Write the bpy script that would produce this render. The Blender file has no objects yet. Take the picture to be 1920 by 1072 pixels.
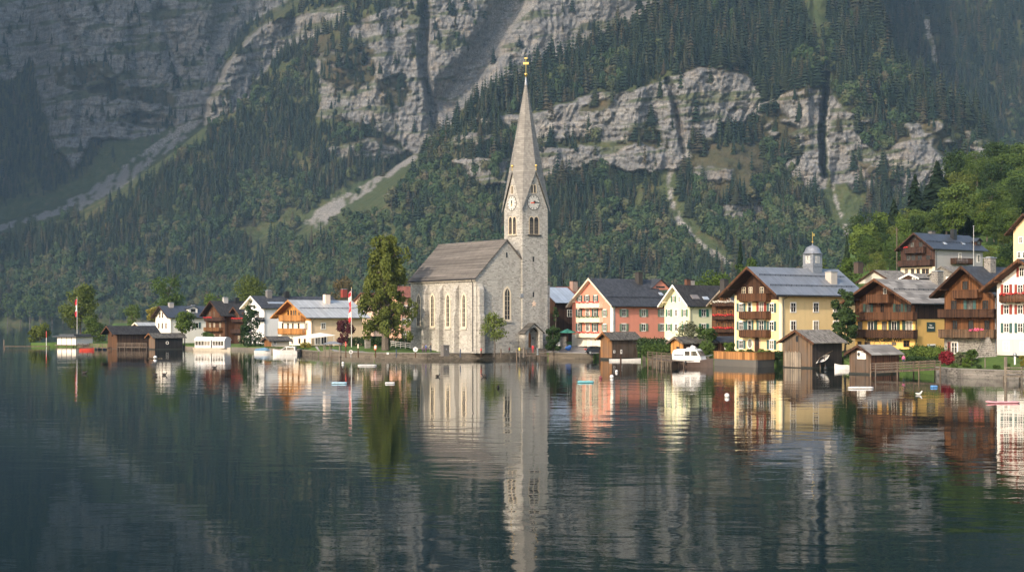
import bpy, bmesh, math, random
import numpy as np
from mathutils import Vector, Matrix
R = math.radians
random.seed(7)
rng = np.random.default_rng(7)
SC = bpy.context.scene
COL = SC.collection

# ------------------------------------------------------------------ camera, sky, sun, exposure
HCAM, HOR, FPX = 7.2, 600.0, 2667.0
camd = bpy.data.cameras.new('camera'); cam = bpy.data.objects.new('camera', camd); COL.objects.link(cam)
cam.location = (0, 0, HCAM); cam.rotation_euler = (math.pi / 2, 0, 0)
camd.sensor_width = 36; camd.lens = 36 * FPX / 1920; camd.shift_y = (HOR - 536) / 1920
camd.clip_start = .5; camd.clip_end = 20000
SC.camera = cam
SUN_AZ, SUN_EL = 36, 28          # degrees to the left of straight behind the camera / above the horizon
world = bpy.data.worlds.new('World'); SC.world = world; world.use_nodes = True
_n = world.node_tree.nodes
sky = _n.new('ShaderNodeTexSky'); sky.sky_type = 'NISHITA'; sky.sun_disc = False
sky.sun_elevation = R(SUN_EL); sky.sun_rotation = R(180 + SUN_AZ); sky.air_density = 1.0; sky.dust_density = 2.2; sky.ozone_density = .6
world.node_tree.links.new(sky.outputs[0], _n['Background'].inputs[0]); _n['Background'].inputs[1].default_value = .15
sund = bpy.data.lights.new('sun', 'SUN'); sun = bpy.data.objects.new('sun', sund); COL.objects.link(sun)
sund.energy = 2.15; sund.angle = R(.6); sund.color = (1, .86, .71)
sun.rotation_euler = (R(90 - SUN_EL), 0, R(-SUN_AZ))
sun.location = (-200, 0, 300)
SC.view_settings.view_transform = 'Standard'; SC.view_settings.look = 'None'
SC.view_settings.exposure = 1.08; SC.view_settings.gamma = 1
SC.render.engine = 'CYCLES'
SC.cycles.max_bounces = 6; SC.cycles.diffuse_bounces = 2; SC.cycles.glossy_bounces = 3; SC.cycles.transmission_bounces = 3
SC.cycles.volume_bounces = 0; SC.cycles.transparent_max_bounces = 8
SC.cycles.caustics_reflective = False; SC.cycles.caustics_refractive = False
SC.cycles.sample_clamp_indirect = 3

def W(px, py, d):
    "a photo pixel (1920 wide) at a distance in metres -> a world point"
    return Vector(((px - 960) / FPX * d, d, HCAM + (HOR - py) / FPX * d))

# ------------------------------------------------------------------ noise
def _hash(ix, iy, seed):
    h = (ix.astype(np.int64) * 374761393 + iy.astype(np.int64) * 668265263 + seed * 1442695041) & 0xffffffff
    h = ((h ^ (h >> 13)) * 1274126177) & 0xffffffff
    return ((h ^ (h >> 16)) & 0xffff) / 65535.0
def vnoise(x, y, seed=0):
    ix, iy = np.floor(x), np.floor(y); fx, fy = x - ix, y - iy
    fx = fx * fx * (3 - 2 * fx); fy = fy * fy * (3 - 2 * fy)
    a, b = _hash(ix, iy, seed), _hash(ix + 1, iy, seed); c, d = _hash(ix, iy + 1, seed), _hash(ix + 1, iy + 1, seed)
    return (a + (b - a) * fx) * (1 - fy) + (c + (d - c) * fx) * fy
def fbm(x, y, seed=0, o=4, g=.5):
    t, a, s = 0, 1, 0
    for k in range(o):
        t = t + a * vnoise(x * 2 ** k, y * 2 ** k, seed + k * 17); s += a; a *= g
    return t / s * 2 - 1
def ridged(x, y, seed=0, o=4):
    t, a, s = 0, 1, 0
    for k in range(o):
        t = t + a * (1 - np.abs(vnoise(x * 2 ** k, y * 2 ** k, seed + k * 17) * 2 - 1)); s += a; a *= .5
    return t / s
def sstep(x, a, b):
    t = np.clip((x - a) / (b - a), 0, 1); return t * t * (3 - 2 * t)

# ------------------------------------------------------------------ materials
def sock(node, name):
    return node.inputs[name]
class NT:
    def __init__(s, name):
        s.m = bpy.data.materials.new(name); s.m.use_nodes = True; s.t = s.m.node_tree
        s.b = s.t.nodes['Principled BSDF']; s.out = s.t.nodes['Material Output']
    def n(s, ty, **kw):
        nd = s.t.nodes.new(ty)
        for k, v in kw.items(): setattr(nd, k, v)
        return nd
    def l(s, a, b): s.t.links.new(a, b)
    def coord(s, kind='Object', scale=(1, 1, 1), rot=(0, 0, 0)):
        c = s.n('ShaderNodeTexCoord'); mp = s.n('ShaderNodeMapping'); s.l(c.outputs[kind], mp.inputs[0])
        mp.inputs['Scale'].default_value = scale; mp.inputs['Rotation'].default_value = rot
        return mp.outputs[0]
    def noise(s, vec, scale, detail=4, rough=.6, dist=0):
        t = s.n('ShaderNodeTexNoise'); s.l(vec, t.inputs['Vector'])
        t.inputs['Scale'].default_value = scale; t.inputs['Detail'].default_value = detail
        t.inputs['Roughness'].default_value = rough; t.inputs['Distortion'].default_value = dist
        return t.outputs['Fac']
    def ramp(s, fac, stops):
        r = s.n('ShaderNodeValToRGB'); s.l(fac, r.inputs[0]); e = r.color_ramp.elements
        while len(e) < len(stops): e.new(.5)
        for el, (p, c) in zip(e, stops):
            el.position = p; el.color = (c[0], c[1], c[2], 1) if not isinstance(c, (int, float)) else (c, c, c, 1)
        return r.outputs[0]
    def mix(s, fac, a, b, mode='MIX'):
        m = s.n('ShaderNodeMix', data_type='RGBA', blend_type=mode)
        if isinstance(fac, (int, float)): m.inputs[0].default_value = fac
        else: s.l(fac, m.inputs[0])
        for v, i in ((a, 6), (b, 7)):
            if isinstance(v, (tuple, list)): m.inputs[i].default_value = (*v[:3], 1)
            else: s.l(v, m.inputs[i])
        return m.outputs[2]
    def math(s, op, a, b=None, clamp=False):
        m = s.n('ShaderNodeMath', operation=op, use_clamp=clamp)
        for v, i in ((a, 0), (b, 1)):
            if v is None: continue
            if isinstance(v, (int, float)): m.inputs[i].default_value = v
            else: s.l(v, m.inputs[i])
        return m.outputs[0]
    def bump(s, h, strength=.5, dist=.1, normal=None):
        b = s.n('ShaderNodeBump'); s.l(h, b.inputs['Height']); b.inputs['Strength'].default_value = strength
        b.inputs['Distance'].default_value = dist
        if normal is not None: s.l(normal, b.inputs['Normal'])
        s.l(b.outputs[0], s.b.inputs['Normal']); return b.outputs[0]
    def set(s, color=None, rough=None, metal=None, spec=None):
        if color is not None:
            if isinstance(color, (tuple, list)): s.b.inputs['Base Color'].default_value = (*color[:3], 1)
            else: s.l(color, s.b.inputs['Base Color'])
        if rough is not None:
            if isinstance(rough, (int, float)): s.b.inputs['Roughness'].default_value = rough
            else: s.l(rough, s.b.inputs['Roughness'])
        if metal is not None: s.b.inputs['Metallic'].default_value = metal
        if spec is not None: s.b.inputs['Specular IOR Level'].default_value = spec
        return s.m

# ------------------------------------------------------------------ object helpers
def meta(o, label=None, cat=None, group=None, kind=None):
    if label: o['label'] = label
    if cat: o['category'] = cat
    if group: o['group'] = group
    if kind: o['kind'] = kind
    return o
def empty(name, loc, rz=0, label=None, cat=None, group=None):
    o = bpy.data.objects.new(name, None); COL.objects.link(o); o.location = loc; o.rotation_euler = (0, 0, rz)
    o.empty_display_size = .2
    return meta(o, label, cat, group)
def np_mesh(name, verts, faces4=None, mat=None, parent=None, smooth=False, faces=None):
    "fast mesh from numpy arrays: faces4 (n,4) or (n,3)"
    me = bpy.data.meshes.new(name)
    verts = np.asarray(verts, dtype=np.float32)
    f = np.asarray(faces4, dtype=np.int32); k = f.shape[1]
    me.vertices.add(len(verts)); me.vertices.foreach_set('co', verts.ravel())
    me.loops.add(f.size); me.loops.foreach_set('vertex_index', f.ravel())
    me.polygons.add(len(f)); me.polygons.foreach_set('loop_start', np.arange(0, f.size, k, dtype=np.int32))
    me.polygons.foreach_set('loop_total', np.full(len(f), k, dtype=np.int32))
    if smooth: me.polygons.foreach_set('use_smooth', np.ones(len(f), dtype=bool))
    me.update(calc_edges=True)
    o = bpy.data.objects.new(name, me); COL.objects.link(o)
    if mat: me.materials.append(mat)
    if parent: o.parent = parent
    return o
def copy_tree(o, parent=None):
    c = o.copy(); COL.objects.link(c); c.parent = parent
    for ch in list(o.children): copy_tree(ch, c)
    return c

class MB:
    "collects boxes, prisms, tubes; build() makes ONE mesh object"
    def __init__(s): s.v = []; s.f = []
    def add(s, vs, fs):
        k = len(s.v); s.v += [tuple(v) for v in vs]; s.f += [tuple(i + k for i in f) for f in fs]; return s
    def box(s, x0, x1, y0, y1, z0, z1):
        return s.add([(x0, y0, z0), (x1, y0, z0), (x1, y1, z0), (x0, y1, z0), (x0, y0, z1), (x1, y0, z1), (x1, y1, z1), (x0, y1, z1)],
                     [(0, 3, 2, 1), (4, 5, 6, 7), (0, 1, 5, 4), (1, 2, 6, 5), (2, 3, 7, 6), (3, 0, 4, 7)])
    def prism(s, poly, vec):
        "a planar polygon (3-D points, counter-clockwise seen from where it faces) pushed back along -vec"
        n = len(poly); p = [Vector(q) for q in poly]; v = Vector(vec)
        return s.add(p + [q - v for q in p], [tuple(range(n)), tuple(range(2 * n - 1, n - 1, -1))] +
                     [(i, i + n, (i + 1) % n + n, (i + 1) % n) for i in range(n)])
    def bar(s, a, b, w, h=None, up=(0, 0, 1)):
        a, b = Vector(a), Vector(b); h = h or w; d = (b - a).normalized(); u = Vector(up)
        if abs(d.dot(u)) > .98: u = Vector((0, 1, 0))
        r = d.cross(u).normalized() * w / 2; u = r.cross(d).normalized() * h / 2
        q = [-r - u, r - u, r + u, -r + u]
        return s.add([a + c for c in q] + [b + c for c in q],
                     [(3, 2, 1, 0), (4, 5, 6, 7), (0, 1, 5, 4), (1, 2, 6, 5), (2, 3, 7, 6), (3, 0, 4, 7)])
    def tube(s, pts, rad, n=8, cap=True):
        pts = [Vector(p) for p in pts]; k0 = len(s.v)
        if isinstance(rad, (int, float)): rad = [rad] * len(pts)
        for i, p in enumerate(pts):
            d = (pts[min(i + 1, len(pts) - 1)] - pts[max(i - 1, 0)]).normalized()
            u = Vector((0, 0, 1)) if abs(d.z) < .9 else Vector((1, 0, 0))
            r = d.cross(u).normalized(); u = r.cross(d)
            for j in range(n):
                a = 2 * math.pi * j / n; s.v.append(tuple(p + (r * math.cos(a) + u * math.sin(a)) * rad[i]))
        for i in range(len(pts) - 1):
            for j in range(n):
                a, b = k0 + i * n + j, k0 + i * n + (j + 1) % n; s.f.append((a, b, b + n, a + n))
        if cap:
            s.f.append(tuple(k0 + j for j in range(n - 1, -1, -1))); s.f.append(tuple(k0 + (len(pts) - 1) * n + j for j in range(n)))
        return s
    def lathe(s, prof, n=16, c=(0, 0, 0)):
        k0 = len(s.v)
        for r, z in prof:
            for j in range(n):
                a = 2 * math.pi * j / n; s.v.append((c[0] + r * math.cos(a), c[1] + r * math.sin(a), c[2] + z))
        for i in range(len(prof) - 1):
            for j in range(n):
                a, b = k0 + i * n + j, k0 + i * n + (j + 1) % n; s.f.append((a, b, b + n, a + n))
        s.f.append(tuple(k0 + j for j in range(n - 1, -1, -1))); s.f.append(tuple(k0 + (len(prof) - 1) * n + j for j in range(n)))
        return s
    def ball(s, c, r, n=12, sq=(1, 1, 1)):
        prof = [(max(1e-3, math.sin(math.pi * i / 8)), -math.cos(math.pi * i / 8)) for i in range(9)]
        k0 = len(s.v); s.lathe(prof, n)
        s.v[k0:] = [(c[0] + v[0] * r * sq[0], c[1] + v[1] * r * sq[1], c[2] + v[2] * r * sq[2]) for v in s.v[k0:]]
        return s
    def build(s, name, mat, parent=None, bevel=0, smooth=False):
        me = bpy.data.meshes.new(name); me.from_pydata(s.v, [], s.f)
        q = bmesh.new(); q.from_mesh(me); bmesh.ops.recalc_face_normals(q, faces=q.faces); q.to_mesh(me); q.free(); me.update()
        o = bpy.data.objects.new(name, me); COL.objects.link(o)
        if mat: me.materials.append(mat)
        if parent: o.parent = parent
        if smooth: me.polygons.foreach_set('use_smooth', np.ones(len(me.polygons), dtype=bool))
        if bevel:
            md = o.modifiers.new('bevel', 'BEVEL'); md.width = bevel; md.segments = 1; md.limit_method = 'ANGLE'
        return o
# ------------------------------------------------------------------ water
def make_water():
    t = NT('lake_water'); t.set((.0012, .0095, .0092), .02); t.b.inputs['IOR'].default_value = 1.333
    c = t.coord('Object')
    mp = t.n('ShaderNodeMapping'); t.l(c, mp.inputs[0]); mp.inputs['Scale'].default_value = (.55, 1, 1); mp.inputs['Rotation'].default_value = (0, 0, R(9))
    big = t.noise(mp.outputs[0], .32, 2, .5, .3)
    mid = t.noise(mp.outputs[0], 1.15, 3, .55, .2)
    patch = t.noise(c, .018, 2, .5)
    pf = t.ramp(patch, [(.36, .20), (.64, 1.15)])
    h = t.math('ADD', t.math('MULTIPLY', big, .039), t.math('MULTIPLY', mid, .010))
    h = t.math('MULTIPLY', h, pf)
    t.bump(h, 1.0, 1.0)
    o = MB().add([(-5000, -200, 0), (5000, -200, 0), (5000, 4000, 0), (-5000, 4000, 0)], [(0, 1, 2, 3)]).build('lake_water', t.m)
    meta(o, kind='structure')
make_water()

# ------------------------------------------------------------------ mountains
def inpoly(u, v, poly):
    p = np.array(poly, float); r = np.zeros(u.shape, bool); j = len(p) - 1
    for i in range(len(p)):
        c = ((p[i, 1] > v) != (p[j, 1] > v)) & (u < (p[j, 0] - p[i, 0]) * (v - p[i, 1]) / (p[j, 1] - p[i, 1] + 1e-9) + p[i, 0])
        r ^= c; j = i
    return r
def dline(u, v, pts):
    d = np.full(u.shape, 1e9)
    for (x0, y0), (x1, y1) in zip(pts[:-1], pts[1:]):
        t = np.clip(((u - x0) * (x1 - x0) + (v - y0) * (y1 - y0)) / ((x1 - x0) ** 2 + (y1 - y0) ** 2), 0, 1)
        d = np.minimum(d, np.hypot(u - x0 - t * (x1 - x0), v - y0 - t * (y1 - y0)))
    return d
def blur(a, k, ax):
    if k < 1: return a
    pad = [(0, 0), (0, 0)]; pad[ax] = (k, k); b = np.cumsum(np.pad(a, pad, mode='edge'), axis=ax)
    b = np.concatenate([np.zeros_like(np.take(b, [0], ax)), b], ax); n = a.shape[ax]
    return (np.take(b, np.arange(2 * k + 1, 2 * k + 1 + n), ax) - np.take(b, np.arange(n), ax)) / (2 * k + 1)

C_EDGE = [(1420, -900), (1330, -140), (1235, -20), (1190, 20), (1120, 52), (1060, 92), (1000, 122), (935, 165), (880, 195), (850, 228), (815, 262), (778, 296), (700, 355), (620, 405), (560, 440), (430, 490), (250, 560), (100, 612)]
B_EDGE = [(900, -900), (640, -80), (590, -20), (540, 12), (500, 42), (462, 70), (435, 100), (398, 160), (384, 196), (380, 240), (335, 268), (290, 300), (200, 352), (80, 405), (0, 432), (-300, 520), (-500, 612)]
E_EDGE = [(1530, -900), (1600, -60), (1640, 10), (1675, 110), (1745, 165), (1800, 200), (1850, 235), (1880, 300), (1900, 612)]
def edge_u(v, e):
    p = sorted((y, x) for x, y in e); return np.interp(v, [a for a, b in p], [b for a, b in p])
ROCK_A = [[(-800, 230), (-300, 250), (20, 150), (60, 110), (85, 215), (95, 262), (140, 320), (170, 262), (215, 262), (290, 252), (385, 212), (440, 60), (640, -60), (700, -900), (-800, -900)],
          [(-800, -20), (20, 60), (40, 110), (-200, 240), (-800, 330)]]
ROCK_B = [[(382, 168), (440, 100), (470, 58), (565, 28), (645, 12), (655, 36), (600, 66), (560, 82), (528, 92), (508, 118), (482, 150), (470, 182), (440, 202), (400, 240), (378, 238)],
          [(598, 100), (690, 82), (640, 60), (735, 10), (720, -60), (760, -900), (1500, -900), (1360, -40), (1235, 0), (1100, 90), (1000, 160), (900, 220), (840, 280), (775, 292), (700, 236), (650, 228), (590, 214), (605, 180), (590, 150)],
          [(700, 262), (760, 282), (700, 300), (640, 296), (600, 280)]]
ROCK_C = [[(1000, 216), (1060, 196), (1110, 176), (1160, 172), (1230, 162), (1262, 146), (1300, 132), (1345, 128), (1395, 140), (1432, 176), (1440, 208), (1400, 232), (1352, 236), (1336, 262), (1290, 296), (1262, 292), (1230, 262), (1180, 264), (1100, 258), (1000, 268), (940, 232), (880, 240), (880, 226), (950, 214)],
          [(1010, 280), (1090, 274), (1180, 272), (1262, 276), (1290, 290), (1276, 318), (1200, 322), (1120, 308), (1060, 322), (1010, 328), (960, 320)],
          [(1436, 190), (1480, 172), (1545, 160), (1549, 352), (1506, 350), (1472, 322), (1446, 280), (1436, 240)],
          [(1553, 172), (1600, 212), (1640, 226), (1700, 232), (1760, 226), (1830, 256), (1876, 282), (1862, 332), (1800, 340), (1760, 356), (1700, 372), (1640, 352), (1600, 338), (1554, 346)],
          [(1300, 312), (1376, 312), (1374, 340), (1302, 340)], [(1348, 384), (1432, 384), (1440, 424), (1356, 424)],
          [(842, 302), (900, 292), (955, 296), (950, 348), (908, 352), (880, 330)], [(846, 262), (890, 250), (930, 256), (900, 272), (850, 274)],
          [(1240, -12), (1330, -40), (1300, 0), (1220, 30), (1120, 70), (1040, 112), (1040, 96)], [(1590, 335), (1680, 332), (1690, 360), (1600, 356)]]
NOROCK = [[(1396, 226), (1450, 184), (1500, 240), (1488, 296), (1446, 316), (1400, 266)], [(1596, 196), (1690, 210), (1706, 258), (1640, 284), (1604, 250)], [(1722, 220), (1806, 236), (1826, 286), (1770, 296), (1736, 262)], [(1600, 300), (1660, 312), (1700, 346), (1640, 340)], [(1170, 240), (1226, 236), (1246, 264), (1180, 272)], [(100, 128), (190, 114), (244, 166), (336, 178), (322, 198), (196, 184), (108, 160)], [(600, 60), (706, 96), (696, 150), (650, 176), (604, 150)], [(700, 150), (760, 140), (776, 190), (730, 214)], [(220, 206), (330, 214), (322, 240), (226, 236)], [(1090, 196), (1150, 186), (1140, 206), (1092, 212)]]
SCREE = [[(-40, 440), (60, 410), (130, 382), (200, 335), (250, 296), (330, 240), (378, 214), (382, 226), (318, 280), (262, 326), (190, 372), (110, 402), (0, 432)],
         [(772, 292), (690, 340), (620, 376), (578, 405), (566, 424), (598, 428), (640, 396), (700, 350), (780, 298)],
         [(935, -40), (1010, -40), (1000, 10), (960, 60), (905, 122), (872, 170), (850, 190), (838, 176), (880, 110), (918, 50)],
         [(1720, 40), (1738, 40), (1762, 110), (1750, 112)]]
SCREE_L = [([(1284, 288), (1256, 325), (1257, 370), (1274, 410), (1310, 455), (1368, 497)], 5), ([(1552, 150), (1552, 200), (1556, 320), (1566, 380), (1592, 440)], 3.5), ([(0, 425), (95, 400), (170, 362)], 5)]
GRASS = [[(-300, 500), (0, 380), (70, 372), (160, 330), (200, 262), (240, 256), (300, 250), (392, 214), (392, 262), (330, 305), (240, 352), (160, 390), (80, 420), (0, 446), (-300, 560)],
         [(540, 462), (566, 420), (720, 335), (785, 296), (775, 340), (740, 372), (690, 410), (640, 436), (590, 460)],
         [(440, 440), (560, 402), (700, 318), (720, 330), (570, 420), (460, 460)],
         [(1240, 300), (1290, 285), (1278, 370), (1300, 420), (1360, 470), (1372, 496), (1340, 490), (1280, 440), (1248, 380)],
         [(1492, -40), (1562, -40), (1556, 40), (1540, 92), (1512, 70), (1500, 20)], [(1535, 345), (1600, 360), (1622, 384), (1610, 430), (1590, 470), (1560, 440)],
         [(88, 580), (130, 572), (200, 574), (320, 570), (330, 588), (90, 596)],
         [(-120, 597), (70, 598), (125, 601), (125, 613), (-120, 613)],
         [(1060, 298), (1110, 290), (1090, 330), (1062, 342)], [(1300, 290), (1400, 270), (1460, 300), (1420, 360), (1340, 380), (1310, 340)]]
def make_mountain():
    uf = np.arange(-60, 1981, 2.0); ul = np.arange(-760, -60, 14.0); ur = np.arange(1990, 2700, 14.0)
    us = np.concatenate([ul, uf, ur])
    vs = np.concatenate([np.arange(622, -25, -2.0), np.arange(-34, -930, -14.0)])
    U, V = np.meshgrid(us, vs)                                   # rows go up the slope
    wu = U + 9 * fbm(U / 26, V / 26, 3) + 4 * fbm(U / 8, V / 8, 5); wv = V + 9 * fbm(U / 30, V / 22, 9) + 4 * fbm(U / 8, V / 8, 11)
    any_ = lambda L: np.any([inpoly(wu, wv, p) for p in L], axis=0).astype(float)
    dv = np.abs(np.diff(vs, prepend=vs[0]))[:, None]
    fine = 2.0
    uc = edge_u(V, C_EDGE) + 7 * fbm(V / 18, V * 0, 21); ub = edge_u(V, B_EDGE) + 8 * fbm(V / 18, V * 0, 22); ue = edge_u(V, E_EDGE) + 7 * fbm(V / 20, V * 0, 23)
    rA, rB, rC = any_(ROCK_A), any_(ROCK_B), any_(ROCK_C)
    up = sstep(V, 0, -120)
    def layer(rock, base, slope, seed):
        s = np.where(V > 560, .55, slope) * (1 - .82 * blur(blur(rock, 14, 1), 2, 0)) * (1 + .25 * fbm(U / 160, V / 120, seed))
        return base + np.cumsum(s * dv, axis=0)
    dA = layer(rA, 2560 + 0 * U, .95, 1)
    dB = layer(rB, 2050 + np.interp(U, [0, 450, 800], [0, -80, -60]), 1.0, 2)
    dC = layer(rC, np.interp(U, [100, 430, 600, 900, 1400, 1900], [2100, 1900, 1650, 1500, 1420, 1380]), .92, 3)
    dE = layer(rC * 0, 2150 + 0 * U, .9, 4)
    soft = sstep(V, 180, 420)
    mB = sstep(U - ub, -6 - 40 * soft, 10 + 60 * soft)
    mC = sstep(U - uc, -4 - 60 * sstep(V, 260, 430), 12 + 90 * sstep(V, 260, 430))
    mE = sstep(U - ue, -4, 14)
    rock = rA * (1 - (U > ub)); rock = np.where(U > ub, rB, rA); rock = np.where(U > uc, rC, rock); rock = np.where(U > ue, rC * .0, rock)
    nor = any_(NOROCK) * (fbm(U / 16, V / 12, 67, 4) > -.2)
    rock = rock * (1 - nor)
    scree = any_(SCREE)
    for pts, w in SCREE_L: scree = np.maximum(scree, (dline(wu, wv * .5 + V * .5, pts) < w).astype(float))
    scree = scree * (fbm(U / 11 + V / 14, V / 30 - U / 16, 66, 4) > -.22)
    grass = any_(GRASS)
    for pts, w in SCREE_L: grass = np.maximum(grass, (dline(wu, wv * .5 + V * .5, pts) < w + 9).astype(float))
    brown = any_(NOROCK + [[(1296, 268), (1400, 262), (1470, 276), (1484, 340), (1440, 404), (1372, 420), (1318, 392), (1286, 330)], [(1270, 132), (1300, 112), (1350, 108), (1420, 128), (1436, 180), (1390, 142), (1300, 136)], [(1596, 110), (1660, 112), (1740, 160), (1780, 200), (1700, 190), (1600, 150)], [(380, 215), (400, 150), (470, 66), (560, 30), (600, 40), (480, 120), (430, 190)], [(1060, 60), (1240, -20), (1330, -40), (1240, 40), (1100, 110)], [(690, 236), (760, 262), (700, 300), (640, 270)], [(1040, 300), (1110, 288), (1080, 340), (1040, 350)], [(1440, 160), (1540, 140), (1540, 190), (1450, 210)]])
    # thin strips of turf on the rock ledges
    ledge = sstep(fbm(U / 60 + 5, (V + .12 * U) / 9, 61, 4), .16, .34) * (V > -60)
    grass = np.maximum(grass * (1 - rock), ledge * rock * .8)
    # relief of the rock faces and of the slopes
    V2 = V + .10 * U + 10 * fbm(U / 70, V / 50, 31)
    Us = U + .22 * V + 14 * fbm(U / 60, V / 60, 33)
    rel = -30 * (ridged(Us / 75, V / 210, 41, 4) - .55) - 13 * (ridged(Us / 23, V / 75, 43, 4) - .55) - 5.5 * (ridged(Us / 8, V / 22, 44, 3) - .5) + 5 * fbm(U / 6, V / 6, 45, 3)
    terr = np.abs((V2 / 15 + .8 * fbm(U / 40, V / 18, 48)) % 1 - .5) * 2
    terr2 = np.abs((V2 / 6.2 + .8 * fbm(U / 30, V / 9, 49)) % 1 - .5) * 2
    rel = rel + 4.5 * terr ** 2 * sstep(fbm(U / 55, V / 26, 52), -.1, .4) + 1.6 * terr2 * sstep(fbm(U / 40, V / 20, 53), -.2, .3)
    rs = blur(blur(np.clip(rock + .0, 0, 1), 2, 1), 1, 0)
    relg = 38 * fbm(U / 130, V / 110, 71, 3) + 9 * fbm(U / 22, V / 22, 73, 3)
    D = dA * (1 - mB) + dB * mB; D = D * (1 - mC) + dC * mC; D = D * (1 - mE) + dE * mE
    low = sstep(V, 600, 545)
    D = D + rel * rs + relg * (1 - rs) * low
    # couloirs cut into the rock
    for pts, w, dep in (([(1549, 140), (1546, 200), (1543, 260), (1546, 330)], 8, 70), ([(795, -20), (798, 60), (792, 110), (806, 180), (818, 240)], 13, 42), ([(640, -20), (690, 60)], 16, 25),
                        ([(1254, 150), (1266, 200), (1280, 285)], 8, 24), ([(960, 0), (900, 110), (840, 190)], 46, 60), ([(300, 20), (330, 120)], 22, 30), ([(95, 0), (160, 130), (150, 250)], 22, 30), ([(420, 0), (400, 80)], 26, 40), ([(560, 0), (540, 60)], 14, 20), ([(250, 60), (262, 180), (250, 250)], 18, 22)):
        D = D + dep * sstep(dline(wu * .6 + U * .4, V, pts), w, 0)
    X = (U - 960) / FPX * D; Z = HCAM + (HOR - V) / FPX * D
    Z[0, :] = -4
    nr, nc = U.shape; idx = np.arange(nr * nc).reshape(nr, nc)
    F = np.stack([idx[:-1, :-1], idx[:-1, 1:], idx[1:, 1:], idx[1:, :-1]], -1).reshape(-1, 4)
    o = np_mesh('mountain', np.stack([X, D, Z], -1).reshape(-1, 3), F, None, smooth=True)
    ca = o.data.color_attributes.new('cover', 'FLOAT_COLOR', 'POINT')
    ca.data.foreach_set('color', np.stack([blur(rock, 1, 1), blur(grass, 1, 1), blur(scree, 1, 1), blur(brown, 3, 1)], -1).astype(np.float32).ravel())
    meta(o, kind='structure')
    # material
    t = NT('mountain_ground'); at = t.n('ShaderNodeAttribute', attribute_name='cover'); sp = t.n('ShaderNodeSeparateColor'); t.l(at.outputs['Color'], sp.inputs[0])
    c = t.coord('Object')
    strat = t.coord('Object', (.012, .012, .17), (R(6), R(5), 0)); vert = t.coord('Object', (.07, .07, .014), (0, R(8), 0))
    n1 = t.noise(strat, 1.0, 8, .72, .6); n2 = t.noise(vert, 1.0, 6, .65, .4); n3 = t.noise(c, .03, 6, .65); n4 = t.noise(c, .25, 4, .6)
    rockc = t.ramp(n1, [(.30, (.07, .072, .075)), (.44, (.155, .155, .153)), (.56, (.235, .23, .22)), (.74, (.35, .335, .31))])
    rockc = t.mix(t.ramp(n2, [(.35, .85), (.55, 0.0)]), rockc, (.15, .15, .155))
    rockc = t.mix(t.ramp(n3, [(.5, 0.0), (.72, .55)]), rockc, (.34, .27, .19))
    rockc = t.mix(t.ramp(n4, [(.56, 0.0), (.66, .7)]), rockc, (.10, .10, .10))
    crk = None
    for sc, k in ((.055, .75), (.16, .5)):
        vo = t.n('ShaderNodeTexVoronoi', feature='DISTANCE_TO_EDGE'); vm = t.n('ShaderNodeMapping'); t.l(c, vm.inputs[0]); vm.inputs['Scale'].default_value = (sc, sc, sc * .5); vm.inputs['Rotation'].default_value = (0, R(14), 0)
        ns = t.n('ShaderNodeTexNoise'); t.l(vm.outputs[0], ns.inputs['Vector']); ns.inputs['Scale'].default_value = 1.2; ns.inputs['Detail'].default_value = 4
        va = t.n('ShaderNodeVectorMath', operation='MULTIPLY_ADD'); t.l(ns.outputs['Color'], va.inputs[0]); va.inputs[1].default_value = (1.2, 1.2, 1.2); t.l(vm.outputs[0], va.inputs[2]); t.l(va.outputs[0], vo.inputs['Vector']); vo.inputs['Scale'].default_value = 1
        ck = t.math('MULTIPLY', t.ramp(vo.outputs['Distance'], [(.0, 1), (.07, 0)]), k); crk = ck if crk is None else t.math('MAXIMUM', crk, ck)
    rockc = t.mix(crk, rockc, (.07, .07, .072))
    soil = t.ramp(n3, [(.3, (.030, .040, .016)), (.5, (.06, .07, .026)), (.7, (.11, .085, .045))])
    gr = t.ramp(t.noise(c, .05, 5, .7), [(.3, (.038, .055, .020)), (.55, (.062, .076, .030)), (.75, (.11, .088, .045))])
    scr = t.ramp(t.noise(c, .32, 5, .75), [(.34, (.07, .068, .06)), (.5, (.21, .20, .185)), (.72, (.42, .40, .37))])
    col = t.mix(sp.outputs[0], soil, rockc); col = t.mix(sp.outputs[1], col, gr); col = t.mix(sp.outputs[2], col, scr)
    brn = t.ramp(n3, [(.3, (.045, .046, .024)), (.55, (.072, .058, .034)), (.75, (.11, .082, .05))]); isl = t.math('MULTIPLY', at.outputs['Alpha'], t.math('SUBTRACT', 1.0, t.math('MULTIPLY', sp.outputs[0], .75)))
    col = t.mix(t.math('MULTIPLY', isl, .8), col, brn)
    t.set(col, .95, spec=.1)
    hh = t.math('ADD', t.math('MULTIPLY', n1, 5.0), t.math('ADD', t.math('MULTIPLY', n2, 4.0), t.math('MULTIPLY', n4, 1.6)))
    t.bump(hh, .8, 1.1)
    o.data.materials.append(t.m)
    return dict(U=U, V=V, us=us, vs=vs, D=D, rock=rock, grass=grass, scree=scree)
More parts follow.
